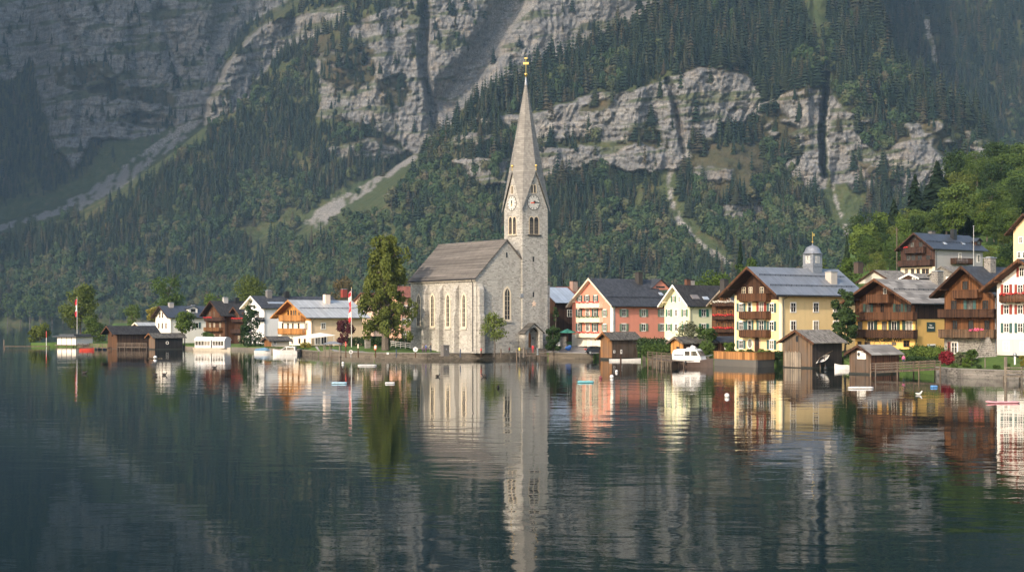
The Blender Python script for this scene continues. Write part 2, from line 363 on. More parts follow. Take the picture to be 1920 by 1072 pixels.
def make_shade_ridge():
    "an unseen ridge added left of the frame, shaped to shade the left massif"
    ys = np.arange(350, 3000, 45.0); t = np.linspace(-1, 1, 41); T, Y = np.meshgrid(t, ys)
    xr = np.interp(Y, [350, 500, 850, 1450, 2000, 2600, 3000], [-1000, -1010, -1150, -1350, -1500, -1650, -1750]); h = np.interp(Y, [350, 500, 850, 1350, 1480, 2000, 2600, 3000], [20, 50, 140, 250, 1150, 1560, 1750, 1800])  # ridge line and heights set by where its shade should fall
    w = h * 1.15 + 40; X = xr + T * np.where(T > 0, np.minimum(w, 160 + .1 * (Y - 350) * (Y > 1480)), w * 1.5); Z = (h * (1 + .12 * fbm(Y / 260, T * 2, 401))) * (1 - np.abs(T)) ** 1.1 + 30 * fbm(X / 120, Y / 120, 402) * (1 - np.abs(T)) - 3
    nr, nc = T.shape; idx = np.arange(nr * nc).reshape(nr, nc); F = np.stack([idx[:-1, :-1], idx[:-1, 1:], idx[1:, 1:], idx[1:, :-1]], -1).reshape(-1, 4)
    t_ = NT('shade_ridge_ground'); t_.set(t_.ramp(t_.noise(t_.coord('Object'), .02, 6, .7), [(.35, (.03, .045, .02)), (.6, (.05, .06, .03)), (.75, (.18, .17, .16))]), .95, spec=.1)
    meta(np_mesh('shade_ridge', np.stack([X, Y, Z], -1).reshape(-1, 3), F, t_.m, smooth=True), kind='structure')
make_shade_ridge()
MT = make_mountain()
def mt_lookup(name, u, v):
    "bilinear sample of the mountain grid at photo pixels"
    fi = np.interp(u, MT['us'], np.arange(len(MT['us']))); fj = np.interp(-v, -MT['vs'], np.arange(len(MT['vs'])))
    i = np.clip(fi.astype(int), 0, len(MT['us']) - 2); j = np.clip(fj.astype(int), 0, len(MT['vs']) - 2); a, b = fi - i, fj - j
    A = MT[name]
    return (A[j, i] * (1 - a) + A[j, i + 1] * a) * (1 - b) + (A[j + 1, i] * (1 - a) + A[j + 1, i + 1] * a) * b

# ------------------------------------------------------------------ forest
def leaf_mat(name, cols, hue_noise=.02, rough=.75, trans=.25, tw=.6):
    t = NT(name); oi = t.n('ShaderNodeObjectInfo'); c = t.coord('Object')
    g = t.n('ShaderNodeNewGeometry')
    f = t.math('ADD', t.math('MULTIPLY', oi.outputs['Random'], tw), t.math('MULTIPLY', g.outputs['Random Per Island'], 1 - tw))
    col = t.ramp(f, [(i / max(1, len(cols) - 1), q) for i, q in enumerate(cols)])
    t.set(col, rough, spec=.15)
    tr = t.n('ShaderNodeBsdfTranslucent'); t.l(col, tr.inputs[0]); mx = t.n('ShaderNodeMixShader'); mx.inputs[0].default_value = trans
    t.l(t.b.outputs[0], mx.inputs[1]); t.l(tr.outputs[0], mx.inputs[2]); t.l(mx.outputs[0], t.out.inputs[0])
    return t.m
M_CON = leaf_mat('conifer_needles', [(.008, .018, .012), (.013, .027, .015), (.022, .036, .017), (.036, .044, .021), (.075, .055, .032)], trans=.1, tw=.85)
M_BRD = leaf_mat('forest_leaves', [(.020, .040, .017), (.030, .056, .021), (.046, .074, .027), (.075, .088, .036), (.10, .078, .05)], trans=.12, tw=.85)
M_BARK = NT('bark'); _c = M_BARK.coord('Object', (6, 6, 1.2)); M_BARK.set(M_BARK.ramp(M_BARK.noise(_c, 2.5, 5), [(.35, (.05, .04, .032)), (.65, (.15, .125, .10))]), .9, spec=.1); M_BARK = M_BARK.m

def conifer_arrays(seed, tiers=10, spikes=11, H=1.0, rad=.17):
    r = np.random.default_rng(seed); V = []; F = []
    for k in range(tiers):
        t = k / (tiers - 1); z = .10 + .84 * t; R0 = rad * (1 - t) ** .85 + .012
        off = r.uniform(0, 6)
        for j in range(spikes):
            a = off + 2 * math.pi * (j + r.uniform(-.3, .3)) / spikes; L = R0 * r.uniform(.6, 1.15); w = .62 * L * 2 * math.pi / spikes + .008
            dz = -.26 * L - r.uniform(0, .03); ca, sa = math.cos(a), math.sin(a); i = len(V)
            top = .06 * (1 - t) + .03
            V += [(0, 0, z + top), (ca * L * .55 - sa * w, sa * L * .55 + ca * w, z + dz * .45 - .012), (ca * L, sa * L, z + dz), (ca * L * .55 + sa * w, sa * L * .55 - ca * w, z + dz * .45 - .012)]
            F += [(i, i + 1, i + 2, i + 3)]
    return np.array(V) * H, np.array(F)
def leaf_cloud(r, centres, radii, n, size, flat=.75, drop=0, shell=0):
    "leaf-clump quads scattered through a set of lobes"
    centres = np.array(centres, float); radii = np.array(radii, float)
    if radii.ndim == 1: radii = np.stack([radii, radii, radii * flat], 1)
    p = np.prod(radii, 1) ** (2 / 3.); k = r.choice(len(centres), n, p=p / p.sum())
    d = r.normal(size=(n, 3)); d /= np.linalg.norm(d, axis=1, keepdims=True)
    rr = r.uniform(.45, 1.0, n) ** .5 * (1 + .12 * r.normal(size=n))
    P = centres[k] + d * radii[k] * rr[:, None]
    if shell: P = centres[k] + d * radii[k] * r.uniform(.86, 1.05, n)[:, None]
    nrm = d * (1.2 if shell else .6) + r.normal(size=(n, 3)) * (.28 if shell else .6) + np.array([0, 0, .35]); nrm /= np.linalg.norm(nrm, axis=1, keepdims=True)
    t1 = np.cross(nrm, r.normal(size=(n, 3))); t1 /= np.linalg.norm(t1, axis=1, keepdims=True); t2 = np.cross(nrm, t1)
    if drop:
        t2 = t2 * (1 - drop) + np.array([0, 0, -1.0]) * drop; t2 /= np.linalg.norm(t2, axis=1, keepdims=True)
    s = size * r.uniform(.6, 1.35, n)[:, None]
    a, b = t1 * s * .5, t2 * s * (.62 + drop)
    Vv = np.stack([P - b, P + a * 1.0, P + b, P - a * 1.0], 1).reshape(-1, 3)
    return Vv, np.arange(n * 4).reshape(n, 4)
def broad_arrays(seed, n=330, H=1.0):
    r = np.random.default_rng(seed)
    cs, rs = [], []
    for i in range(9):
        a = r.uniform(0, 6.28); q = r.uniform(0, .22); z = r.uniform(.38, .82); cs.append((q * math.cos(a), q * math.sin(a), z)); rs.append(r.uniform(.13, .2))
    cs.append((0, 0, .62)); rs.append(.25)
    V, F = leaf_cloud(r, cs, rs, n, .10, .9, shell=1)
    tr = MB().tube([(0, 0, 0), (.01, 0, .5)], [.02, .012], 4)
    return V * H, F
def unlinked(name, arr, mat, coll):
    o = np_mesh(name, arr[0], arr[1], mat); COL.objects.unlink(o); coll.objects.link(o); return o
def scatter(name, pts, scl, rot, coll, mat_label):
    me = bpy.data.meshes.new(name); me.vertices.add(len(pts)); me.vertices.foreach_set('co', np.asarray(pts, np.float32).ravel())
    a = me.attributes.new('scl', 'FLOAT', 'POINT'); a.data.foreach_set('value', np.asarray(scl, np.float32))
    a = me.attributes.new('rotz', 'FLOAT', 'POINT'); a.data.foreach_set('value', np.asarray(rot, np.float32))
    a = me.attributes.new('wid', 'FLOAT', 'POINT'); a.data.foreach_set('value', (np.asarray(scl) * rng.uniform(.68, 1.32, len(pts))).astype(np.float32))
    a = me.attributes.new('pick', 'INT', 'POINT'); a.data.foreach_set('value', (rng.integers(0, len(coll.objects), len(pts))).astype(np.int32))
    o = bpy.data.objects.new(name, me); COL.objects.link(o)
    g = bpy.data.node_groups.new(name, 'GeometryNodeTree')
    g.interface.new_socket('Geometry', in_out='INPUT', socket_type='NodeSocketGeometry'); g.interface.new_socket('Geometry', in_out='OUTPUT', socket_type='NodeSocketGeometry')
    N = g.nodes; gi = N.new('NodeGroupInput'); go = N.new('NodeGroupOutput'); ip = N.new('GeometryNodeInstanceOnPoints'); ci = N.new('GeometryNodeCollectionInfo')
    ci.inputs[0].default_value = coll; ci.inputs['Separate Children'].default_value = True; ci.inputs['Reset Children'].default_value = True
    def attr(n, ty):
        k = N.new('GeometryNodeInputNamedAttribute'); k.data_type = ty; k.inputs[0].default_value = n
        return k.outputs['Attribute']
    g.links.new(gi.outputs[0], ip.inputs['Points']); g.links.new(ci.outputs[0], ip.inputs['Instance']); ip.inputs['Pick Instance'].default_value = True
    g.links.new(attr('pick', 'INT'), ip.inputs['Instance Index'])
    cx = N.new('ShaderNodeCombineXYZ'); g.links.new(attr('rotz', 'FLOAT'), cx.inputs[2]); g.links.new(cx.outputs[0], ip.inputs['Rotation'])
    sx = N.new('ShaderNodeCombineXYZ'); s = attr('scl', 'FLOAT')
    wd_ = attr('wid', 'FLOAT')
    for i, q in enumerate((wd_, wd_, s)): g.links.new(q, sx.inputs[i])
    g.links.new(sx.outputs[0], ip.inputs['Scale']); g.links.new(ip.outputs[0], go.inputs[0])
    md = o.modifiers.new('scatter', 'NODES'); md.node_group = g
    return meta(o, kind='stuff')
def make_forest():
    cc = bpy.data.collections.new('conifer_kinds'); bc = bpy.data.collections.new('broadleaf_kinds')
    for i in range(8): unlinked('conifer_kind', conifer_arrays(10 + i, 8 + i % 3 * 2, 8 + i % 4, rad=(.15, .2, .25, .18, .3, .13, .22, .17)[i]), M_CON, cc)
    for i in range(7): unlinked('broadleaf_kind', broad_arrays(30 + i), M_BRD, bc)
    U, V = np.meshgrid(np.arange(-420, 2340, 7.4), np.arange(-260, 606, 6.2)); U = U.ravel() + rng.uniform(-3.1, 3.1, U.size); V = V.ravel() + rng.uniform(-2.8, 2.8, V.size)
    edge = ((U < -40) | (U > 1960) | (V < -30)); keep = ~edge | (rng.random(U.size) < .35)
    U, V = U[keep], V[keep]
    near_track = np.min([dline(U, V - 11, pts) for pts, w in SCREE_L], axis=0) < 15
    fs = np.max([mt_lookup('scree', U, V - q) for q in (6, 14, 22)], axis=0); fr_ = np.where(U > 940, np.mean([mt_lookup('rock', U, V - q) for q in (10, 18, 26)], axis=0), 0)
    rock, grass, scree, D = (mt_lookup(k, U, V) for k in ('rock', 'grass', 'scree', 'D'))
    nr_ = np.any([inpoly(U, V, p) for p in NOROCK], axis=0)
    dens = np.where(scree > .3, .0, np.where(grass > .5, .035, np.where(rock > .4, np.where(U > 940, .015, .045), .82)))
    dens = np.where((rock > .4) & (grass > .3), np.where(U > 940, .05, .10), dens)
    dens = np.where(nr_ & (rock < .4), .42, dens)
    dens = np.where(near_track | (fs > .3), 0, dens); dens = np.where((rock < .4) & (fr_ > .5), dens * .45, dens)
    dens *= 1 - .75 * sstep(fbm(U / 60, V / 45, 101), .15, .5)
    dens = np.where((V > 560) & (U < 420) & (D > 1800), dens * .6, dens)
    k = rng.random(U.size) < dens; U, V, D = U[k], V[k], D[k]
    bro = fbm(U / 55, V / 40, 111) + np.interp(V, [0, 250, 420, 520, 600], [-.42, -.3, -.02, .12, .25]) + .25 * rng.normal(size=U.size) * .6
    bro = bro + .22 * ((U > 640) & (U < 960) & (V > 330)) + .12 * (np.abs(U - 1640) < 160) * (V > 100) * (V < 240) - .3 * (U < 330) * (V < 480)
    isb = bro > .12
    P = np.stack([(U - 960) / FPX * D, D, HCAM + (HOR - V) / FPX * D - 1.0], 1)
    hc = (14 + 20 * rng.random(U.size) ** 1.3) * np.where((U > 900) & (V < 230), 1.25, 1); hb = rng.uniform(13, 25, U.size)
    rz = rng.uniform(0, 6.28, U.size)
    scatter('conifer_forest', P[~isb], hc[~isb], rz[~isb], cc, ''); scatter('broadleaf_forest', P[isb], hb[isb], rz[isb], bc, '')
    print('forest', (~isb).sum(), isb.sum())
make_forest()
# ------------------------------------------------------------------ building materials
_mc = {}
def plaster(c, dirt=.25, name='plaster'):
    k = ('p', c, dirt)
    if k in _mc: return _mc[k]
    t = NT(name); co = t.coord('Object'); st = t.coord('Object', (1.2, 1.2, .18))
    n = t.noise(co, .8, 5, .65); s = t.noise(st, 1.3, 4, .6)
    col = t.mix(t.ramp(n, [(.35, 0), (.75, dirt)]), c, tuple(x * .72 for x in c))
    col = t.mix(t.ramp(s, [(.52, 0), (.75, dirt)]), col, tuple(x * .6 + .02 for x in c))
    t.set(col, .9, spec=.2); t.bump(t.noise(co, 14, 3), .25, .02); _mc[k] = t.m; return t.m
def timber(c, board=.19, name='timber', horiz=False, grey=0.0):
    k = ('t', c, board, horiz, grey)
    if k in _mc: return _mc[k]
    t = NT(name); co = t.n('ShaderNodeTexCoord'); sx = t.n('ShaderNodeSeparateXYZ'); t.l(co.outputs['Object'], sx.inputs[0])
    u = sx.outputs[2] if horiz else t.math('ADD', sx.outputs[0], sx.outputs[1])
    q = t.math('DIVIDE', u, board); fl = t.math('FLOOR', q); fr = t.math('FRACT', q)
    wn = t.n('ShaderNodeTexWhiteNoise', noise_dimensions='1D'); t.l(fl, wn.inputs['W'])
    gr = t.noise(t.coord('Object', (5, 5, .5) if not horiz else (.5, .5, 6)), 2.0, 6, .7)
    f = t.math('ADD', t.math('MULTIPLY', wn.outputs[0], .5), t.math('MULTIPLY', gr, .6))
    lo = tuple(x * .45 for x in c); hi = tuple(min(1, x * 1.45) for x in c)
    col = t.ramp(f, [(.25, lo), (.55, c), (.85, hi)])
    if grey:
        wz = t.ramp(t.noise(t.coord('Object', (.5, .5, .25)), 1.4, 4, .6), [(.4, 0), (.6, grey)]); col = t.mix(wz, col, (.115, .10, .085))
    gap = t.ramp(t.math('MINIMUM', fr, t.math('SUBTRACT', 1.0, fr)), [(.02, 1), (.09, 0)])
    col = t.mix(t.math('MULTIPLY', gap, .8), col, tuple(x * .2 for x in c))
    t.set(col, .75, spec=.25); t.bump(t.math('ADD', t.math('MULTIPLY', gap, -.7), t.math('MULTIPLY', gr, .4)), .6, .03); _mc[k] = t.m; return t.m
def plain(c, rough=.6, metal=0, name='paint', var=.18):
    k = ('c', c, rough, metal)
    if k in _mc: return _mc[k]
    t = NT(name); n = t.noise(t.coord('Object'), 3.0, 4)
    t.set(t.ramp(n, [(.3, tuple(x * (1 - var) for x in c)), (.7, tuple(min(1, x * (1 + var)) for x in c))]), rough, metal); _mc[k] = t.m; return t.m
def rooftile(c, row=.32, col_w=.26, var=.5, rough=.8, name='roof_tiles', moss=None):
    k = ('r', c, row, col_w, var)
    if k in _mc: return _mc[k]
    t = NT(name); co = t.n('ShaderNodeTexCoord'); sx = t.n('ShaderNodeSeparateXYZ'); t.l(co.outputs['Object'], sx.inputs[0])
    q = t.math('DIVIDE', sx.outputs[2], row); fl = t.math('FLOOR', q); fr = t.math('FRACT', q)
    p = t.math('ADD', t.math('DIVIDE', t.math('ADD', sx.outputs[0], t.math('MULTIPLY', sx.outputs[1], .02)), col_w), t.math('MULTIPLY', fl, .5)); pf = t.math('FLOOR', p)
    cx = t.n('ShaderNodeCombineXYZ'); t.l(pf, cx.inputs[0]); t.l(fl, cx.inputs[1]); wn = t.n('ShaderNodeTexWhiteNoise', noise_dimensions='2D'); t.l(cx.outputs[0], wn.inputs['Vector'])
    big = t.noise(t.coord('Object'), .5, 5, .65)
    f = t.math('ADD', t.math('MULTIPLY', wn.outputs[0], .55), t.math('MULTIPLY', big, .55))
    colr = t.ramp(f, [(.2, tuple(x * (1 - var) for x in c)), (.55, c), (.9, tuple(min(1, x * (1 + 1.3 * var)) for x in c))])
    if moss: colr = t.mix(t.ramp(t.noise(t.coord('Object'), 1.1, 6, .75), [(.56, 0), (.7, .7)]), colr, moss)
    edge = t.ramp(fr, [(.0, 1), (.16, 0)]); colr = t.mix(t.math('MULTIPLY', edge, .55), colr, tuple(x * .3 for x in c))
    t.set(colr, rough, spec=.25); t.bump(t.math('ADD', t.math('MULTIPLY', fr, -.8), t.math('MULTIPLY', wn.outputs[0], .5)), .7, .04); _mc[k] = t.m; return t.m
def metalroof(c, seam=.62, name='metal_roof', rough=.42):
    k = ('m', c, seam)
    if k in _mc: return _mc[k]
    t = NT(name); co = t.n('ShaderNodeTexCoord'); sx = t.n('ShaderNodeSeparateXYZ'); t.l(co.outputs['Object'], sx.inputs[0])
    q = t.math('DIVIDE', sx.outputs[0], seam); fr = t.math('FRACT', q); wn = t.n('ShaderNodeTexWhiteNoise', noise_dimensions='1D'); t.l(t.math('FLOOR', q), wn.inputs['W'])
    n = t.noise(t.coord('Object', (.7, .7, .25)), 1.0, 5, .6)
    col = t.ramp(t.math('ADD', t.math('MULTIPLY', n, .8), t.math('MULTIPLY', wn.outputs[0], .2)), [(.25, tuple(x * .75 for x in c)), (.5, c), (.8, tuple(min(1, x * 1.25) for x in c))])
    sm = t.ramp(t.math('MINIMUM', fr, t.math('SUBTRACT', 1.0, fr)), [(.03, 1), (.10, 0)])
    col = t.mix(t.math('MULTIPLY', sm, .45), col, tuple(x * .45 for x in c))
    t.set(col, rough, .25); t.bump(sm, .6, .05); _mc[k] = t.m; return t.m
def stonework(c, bw=.75, bh=.34, name='stone', var=.35, mort=(.43, .41, .365), rot=.5):
    k = ('s', c, bw, bh)
    if k in _mc: return _mc[k]
    t = NT(name); co = t.n('ShaderNodeTexCoord'); sx = t.n('ShaderNodeSeparateXYZ'); t.l(co.outputs['Object'], sx.inputs[0])
    u = t.math('ADD', sx.outputs[0], sx.outputs[1]); cx = t.n('ShaderNodeCombineXYZ'); t.l(u, cx.inputs[0]); t.l(sx.outputs[2], cx.inputs[1])
    wob = t.n('ShaderNodeTexNoise'); t.l(co.outputs['Object'], wob.inputs['Vector']); wob.inputs['Scale'].default_value = 1.6; wob.inputs['Detail'].default_value = 3
    vm = t.n('ShaderNodeVectorMath', operation='MULTIPLY_ADD'); t.l(wob.outputs['Color'], vm.inputs[0]); vm.inputs[1].default_value = (.5, .35, 0); t.l(cx.outputs[0], vm.inputs[2])
    br = t.n('ShaderNodeTexBrick'); t.l(vm.outputs[0], br.inputs['Vector']); br.inputs['Scale'].default_value = 1; br.inputs['Brick Width'].default_value = bw; br.inputs['Row Height'].default_value = bh
    br.inputs['Mortar Size'].default_value = .035; br.inputs['Mortar Smooth'].default_value = .6; br.offset = .5; br.squash = .7; br.squash_frequency = 3
    br.inputs['Color1'].default_value = (0, 0, 0, 1); br.inputs['Color2'].default_value = (1, 1, 1, 1); br.inputs['Mortar'].default_value = (.5, .5, .5, 1); br.inputs['Bias'].default_value = 0
    big = t.noise(co.outputs['Object'], .35, 5, .7); fine = t.noise(co.outputs['Object'], 4.0, 5, .7)
    f = t.math('ADD', t.math('MULTIPLY', br.outputs['Color'], .45), t.math('ADD', t.math('MULTIPLY', big, .35), t.math('MULTIPLY', fine, .35)))
    col = t.ramp(f, [(.28, tuple(x * (1 - 1.6 * var) for x in c)), (.5, tuple(x * (1 - .3 * var) for x in c)), (.62, c), (.85, tuple(min(1, x * (1 + var)) for x in c))])
    col = t.mix(t.math('MULTIPLY', br.outputs['Fac'], .7), col, mort)
    stain = t.ramp(t.noise(t.coord('Object', (.5, .5, .12)), 1.1, 5, .7), [(.5, 0), (.72, .55)]); col = t.mix(stain, col, tuple(x * .45 for x in c))
    spots = t.ramp(t.noise(co.outputs['Object'], 2.2, 3, .5), [(.66, 0), (.71, .8)]); col = t.mix(spots, col, tuple(x * .3 for x in c))
    t.set(col, .92, spec=.15)
    t.bump(t.math('ADD', t.math('MULTIPLY', br.outputs['Fac'], -.6), t.math('ADD', t.math('MULTIPLY', br.outputs['Color'], .5), fine)), .9, .09); _mc[k] = t.m; return t.m
M_GLASS = NT('window_glass'); _n1 = M_GLASS.n('ShaderNodeObjectInfo'); _g = M_GLASS.noise(M_GLASS.coord('Object', (1.5, 1.5, .4)), 1.5, 2)
M_GLASS.set(M_GLASS.ramp(M_GLASS.math('ADD', M_GLASS.math('MULTIPLY', _n1.outputs['Random'], .6), M_GLASS.math('MULTIPLY', _g, .4)), [(.35, (.012, .014, .016)), (.6, (.03, .032, .033)), (.75, (.20, .18, .15)), (.9, (.06, .05, .04))]), .08, spec=.6); M_GLASS = M_GLASS.m
WHITE = plain((.78, .74, .67), .6, name='white_paint'); CREAM = plain((.72, .62, .46), .7, name='cream_trim')
GREEN = plain((.018, .12, .065), .55, name='green_paint'); SAGE = plain((.15, .21, .14), .6, name='sage_paint'); TEAL = plain((.035, .085, .078), .55, name='teal_paint'); DGREEN = plain((.02, .045, .035), .55, name='dark_green_paint')
OXRED = plain((.23, .035, .022), .6, name='red_paint'); BROWNP = plain((.10, .04, .02), .6, name='brown_paint'); DARKM = plain((.03, .03, .032), .5, .3, name='dark_metal'); GREYM = plain((.30, .31, .32), .45, .5, name='grey_metal')
GOLD = plain((.85, .55, .16), .3, .9, name='gilding'); BLACK = plain((.012, .012, .012), .5, name='black_paint')
W_DARK = timber((.055, .026, .014)); W_BROWN = timber((.095, .042, .019)); W_ORANGE = timber((.42, .19, .055)); W_GREY = timber((.15, .105, .07), grey=.55); W_RED = timber((.052, .026, .018)); W_WARM = timber((.17, .075, .026)); W_PALE = timber((.26, .21, .155), .2, grey=.6)
W_FENCE = timber((.36, .17, .06), .22)
RED_FL = plain((.55, .03, .03), .7, name='red_flowers'); PINK_FL = plain((.70, .10, .22), .7, name='pink_flowers'); LEAFP = plain((.05, .10, .025), .8, name='planter_leaves'); WHITE_FL = plain((.7, .68, .6), .7, name='pale_flowers'); ORANGE_FL = plain((.70, .22, .03), .7, name='orange_flowers')

GROUND_PTS = []          # (x, y, z) the land has to pass through
_wc = {}
def inst(name, me, parent, loc=(0, 0, 0), rz=0):
    o = bpy.data.objects.new(name, me); COL.objects.link(o); o.parent = parent; o.location = loc; o.rotation_euler = (0, 0, rz); return o
def cmesh(key, fn, mat):
    k = (key, mat.name)
    if k not in _wc:
        b = MB(); fn(b); me = bpy.data.meshes.new(key[0]); me.from_pydata(b.v, [], b.f); me.materials.append(mat); me.update(); _wc[k] = me
    return _wc[k]
def ring(b, w, h, t, y0, y1):
    b.box(-w / 2, -w / 2 + t, y0, y1, -h / 2, h / 2).box(w / 2 - t, w / 2, y0, y1, -h / 2, h / 2)
    b.box(-w / 2 + t, w / 2 - t, y0, y1, -h / 2, -h / 2 + t).box(-w / 2 + t, w / 2 - t, y0, y1, h / 2 - t, h / 2)
class House:
    """local frame: origin at the near corner's foot, +X along the eaves side (away to the right), +Y along the gable (away to the left);
    the gable faces -X, the eaves side faces -Y"""
    def __init__(s, name, label, px, py, d, gl, alpha=36, cat='house', L=10, W=None, group=None):
        s.o = None; p = globals()['W'](px, py, d); s.p = p; a = R(alpha); s.a = a; s.L = L
        s.M = Matrix.Translation(p) @ Matrix.Rotation(a, 4, 'Z'); s.Mi = s.M.inverted()
        if W is None:
            s.o0 = None; q = s.ray(gl, py, 'x0'); W = q[1]
        s.Wd = W
        s.o = empty(name, p, a, label, cat, group)
        for lx in (-1, L):
            for ly in (-1, W): GROUND_PTS.append(tuple(s.M @ Vector((lx, ly, -.05))))
    def ray(s, px, py, plane, off=0):
        "photo pixel -> local point on the plane x=off ('x0') or y=off ('y0')"
        o = s.Mi @ Vector((0, 0, HCAM)); d = (s.Mi @ globals()['W'](px, py, 100)) - o; i = 0 if plane[0] == 'x' else 1
        t = (off - o[i]) / d[i]; return o + d * t
    def z_at(s, lx, ly, py):
        w = s.M @ Vector((lx, ly, 0)); return HCAM + (HOR - py) / FPX * w.y - s.p.z
    def shell(s, ridge, eave, og=.8, oe=.8, ob=None, wall=WHITE, roof=None, barge=None, soffit=None, th=.2, low=0, gable_wall=None, gutter=True):
        "ridge / eave: photo rows of the roof edge at its front gable end"
        L, Wd = s.L, s.Wd; ob = og if ob is None else ob
        zr = s.z_at(-og, Wd / 2, ridge); ze = s.z_at(-og, -oe, eave)
        s.zr, s.ze, s.og, s.oe = zr, ze, og, oe
        sl = (zr - ze) / (Wd / 2 + oe); s.sl = sl; zw = ze + sl * oe - th - .03; zt = zr - th - .03; s.zw = zw; s.zt = zt
        P = [(0, 0, low), (0, Wd, low), (0, Wd, zw), (0, Wd / 2, zt), (0, 0, zw)]
        b = MB(); b.prism([P[i] for i in (0, 4, 3, 2, 1)][::-1], (-L, 0, 0)); s.wall = b.build('wall', wall, s.o)
        b = MB(); c = [(Wd + oe, ze), (Wd / 2, zr), (-oe, ze), (-oe, ze - th), (Wd / 2, zr - th), (Wd + oe, ze - th)]
        for pts in ([0, 1, 4, 5], [1, 2, 3, 4]):
            b.prism([(-og, c[i][0], c[i][1]) for i in pts][::-1], (-(L + og + ob), 0, 0))
        s.roof = b.build('roof', roof, s.o)
        if barge:
            b = MB(); bh = .30
            for sg in (0, 1):
                e = (-oe - .03, ze) if sg == 0 else (Wd + oe + .03, ze)
                q = [(-og - .05, e[0], e[1] + .03), (-og - .05, Wd / 2, zr + .04), (-og - .05, Wd / 2, zr + .04 - bh - .1), (-og - .05, e[0], e[1] - bh)]
                b.prism(q if sg else q[::-1], (-.07, 0, 0))
            b.build('bargeboard', barge, s.o)
        if soffit:
            b = MB()
            for pts in ([0, 1, 4, 5], [1, 2, 3, 4]):
                b.prism([(-og + .04, (c[i][0] - .05 * (1 if c[i][0] > Wd / 2 else -1) if c[i][0] not in (Wd / 2,) else c[i][0]), c[i][1] - th - (.004 if i < 3 else -.14)) for i in pts][::-1], (-(og - .06), 0, 0))
            b.build('soffit', soffit, s.o)
            for yy in (Wd * .08, Wd * .5, Wd * .92):
                zz = zt - abs(yy - Wd / 2) * sl - .34
                MB().box(-og + .1, -.01, yy - .11, yy + .11, zz, zz + .24).build('purlin', soffit, s.o)
        if gutter:
            b = MB().tube([(-og + .05, -oe - .09, ze - .14), (L + ob - .05, -oe - .09, ze - .14)], .08, 6)
            b.tube([(.5, -oe - .09, ze - .2), (.25, -.13, ze - .8), (.25, -.13, low + .1)], .05, 6); b.build('gutter', DARKM, s.o)
        return s
    def band(s, side, z0, z1, mat, name='timber_wall', full=True, proud=.03):
        "cladding over the upper storeys of the gable ('g') or of the eaves side ('s')"
        if side == 'g':
            zt = s.zt - .02 if z1 is None else z1; Wd = s.Wd
            q = [(-proud, 0 - proud, z0), (-proud, Wd, z0)]
            q += [(-proud, Wd, s.zw), (-proud, Wd / 2, s.zt - .02), (-proud, -proud, s.zw)] if z1 is None else [(-proud, Wd, z1), (-proud, -proud, z1)]
            MB().prism(q[::-1], (-(proud - .003), 0, 0)).build(name, mat, s.o)
        else: MB().box(0, s.L, -proud, -.003, z0, s.zw if z1 is None else z1).build(name, mat, s.o)
        return s
    def place(s, px, py, face, off=0):
        return s.ray(px, py, 'x0' if face == 'g' else 'y0', off)
    def win(s, face, px, py, w=.9, h=1.25, sh=None, trim=WHITE, frame=WHITE, off=0, name='window', mull=(1, 1), halves=2, door=False):
        p = s.place(px, py, face); rz = -math.pi / 2 if face == 'g' else 0
        k = Vector((-.032 - off, 0, 0)) if face == 'g' else Vector((0, -.032 - off, 0))
        p = (Vector((0, p.y, p.z)) if face == 'g' else Vector((p.x, 0, p.z))) + k
        w, h = round(w, 2), round(h, 2)
        def fr(b):
            if trim: ring(b, w + .26, h + .26, .13, -.03, .03)
            ring(b, w, h, .06, -.055, .03)
            for i in range(mull[0]): x = -w / 2 + w * (i + 1) / (mull[0] + 1); b.box(x - .03, x + .03, -.05, -.004, -h / 2 + .06, h / 2 - .06)
            for i in range(mull[1]): z = -h / 2 + h * (i + 1) / (mull[1] + 1) + h * .1; b.box(-w / 2 + .06, w / 2 - .06, -.045, -.008, z - .02, z + .02)
        f = inst(name, cmesh((name, w, h, mull, bool(trim)), fr, frame if not trim else trim), s.o, p, rz)
        inst('pane', cmesh(('pane', w, h), lambda b: b.box(-w / 2 + .03, w / 2 - .03, -.012, .02, -h / 2 + .03, h / 2 - .03), M_GLASS), f)
        if sh:
            for sg in ((-1, 1) if halves == 2 else (halves,)):
                def shm(b):
                    x0 = w / 2 + .05; sw = w * .52; x0, x1 = (x0, x0 + sw) if sg > 0 else (-x0 - sw, -x0)
                    b.box(x0, x1, -.075, -.034, -h / 2 - .04, h / 2 + .04)
                    for i in range(7): z = -h / 2 + h * (i + .5) / 7; b.box(x0 + .05, x1 - .05, -.087, -.076, z - .045, z + .03)
                inst('shutter', cmesh(('shutter', w, h, sg), shm, sh), f)
        return f
    def balcony(s, px0, px1, py_top, py_bot, mat, depth=1.15, fl=None, face='g', gap=.03, fname='flower_box', solid=None, fl_px=None):
        "railing rows py_top..py_bot measured at the railing plane; px0/px1 its ends"
        a = s.ray(px0, py_bot, 'x0' if face == 'g' else 'y0', -depth); b_ = s.ray(px1, py_bot, 'x0' if face == 'g' else 'y0', -depth)
        t_ = s.ray((px0 + px1) / 2, py_top, 'x0' if face == 'g' else 'y0', -depth); zb = (a.z + b_.z) / 2; h = max(.7, t_.z - zb)
        w = (a.y - b_.y) if face == 'g' else (b_.x - a.x); c = (a.y + b_.y) / 2 if face == 'g' else (a.x + b_.x) / 2
        loc = (-.034, c, zb) if face == 'g' else (c, -.034, zb); rz = -math.pi / 2 if face == 'g' else 0
        b = MB().box(-w / 2, w / 2, -depth, 0, -.02, .12)
        n = max(2, int(w / 2.2)); 
        for i in range(n + 1):
            x = -w / 2 + .15 + (w - .3) * i / n; b.box(x - .08, x + .08, -depth * .9, -.002, -.2, -.022)
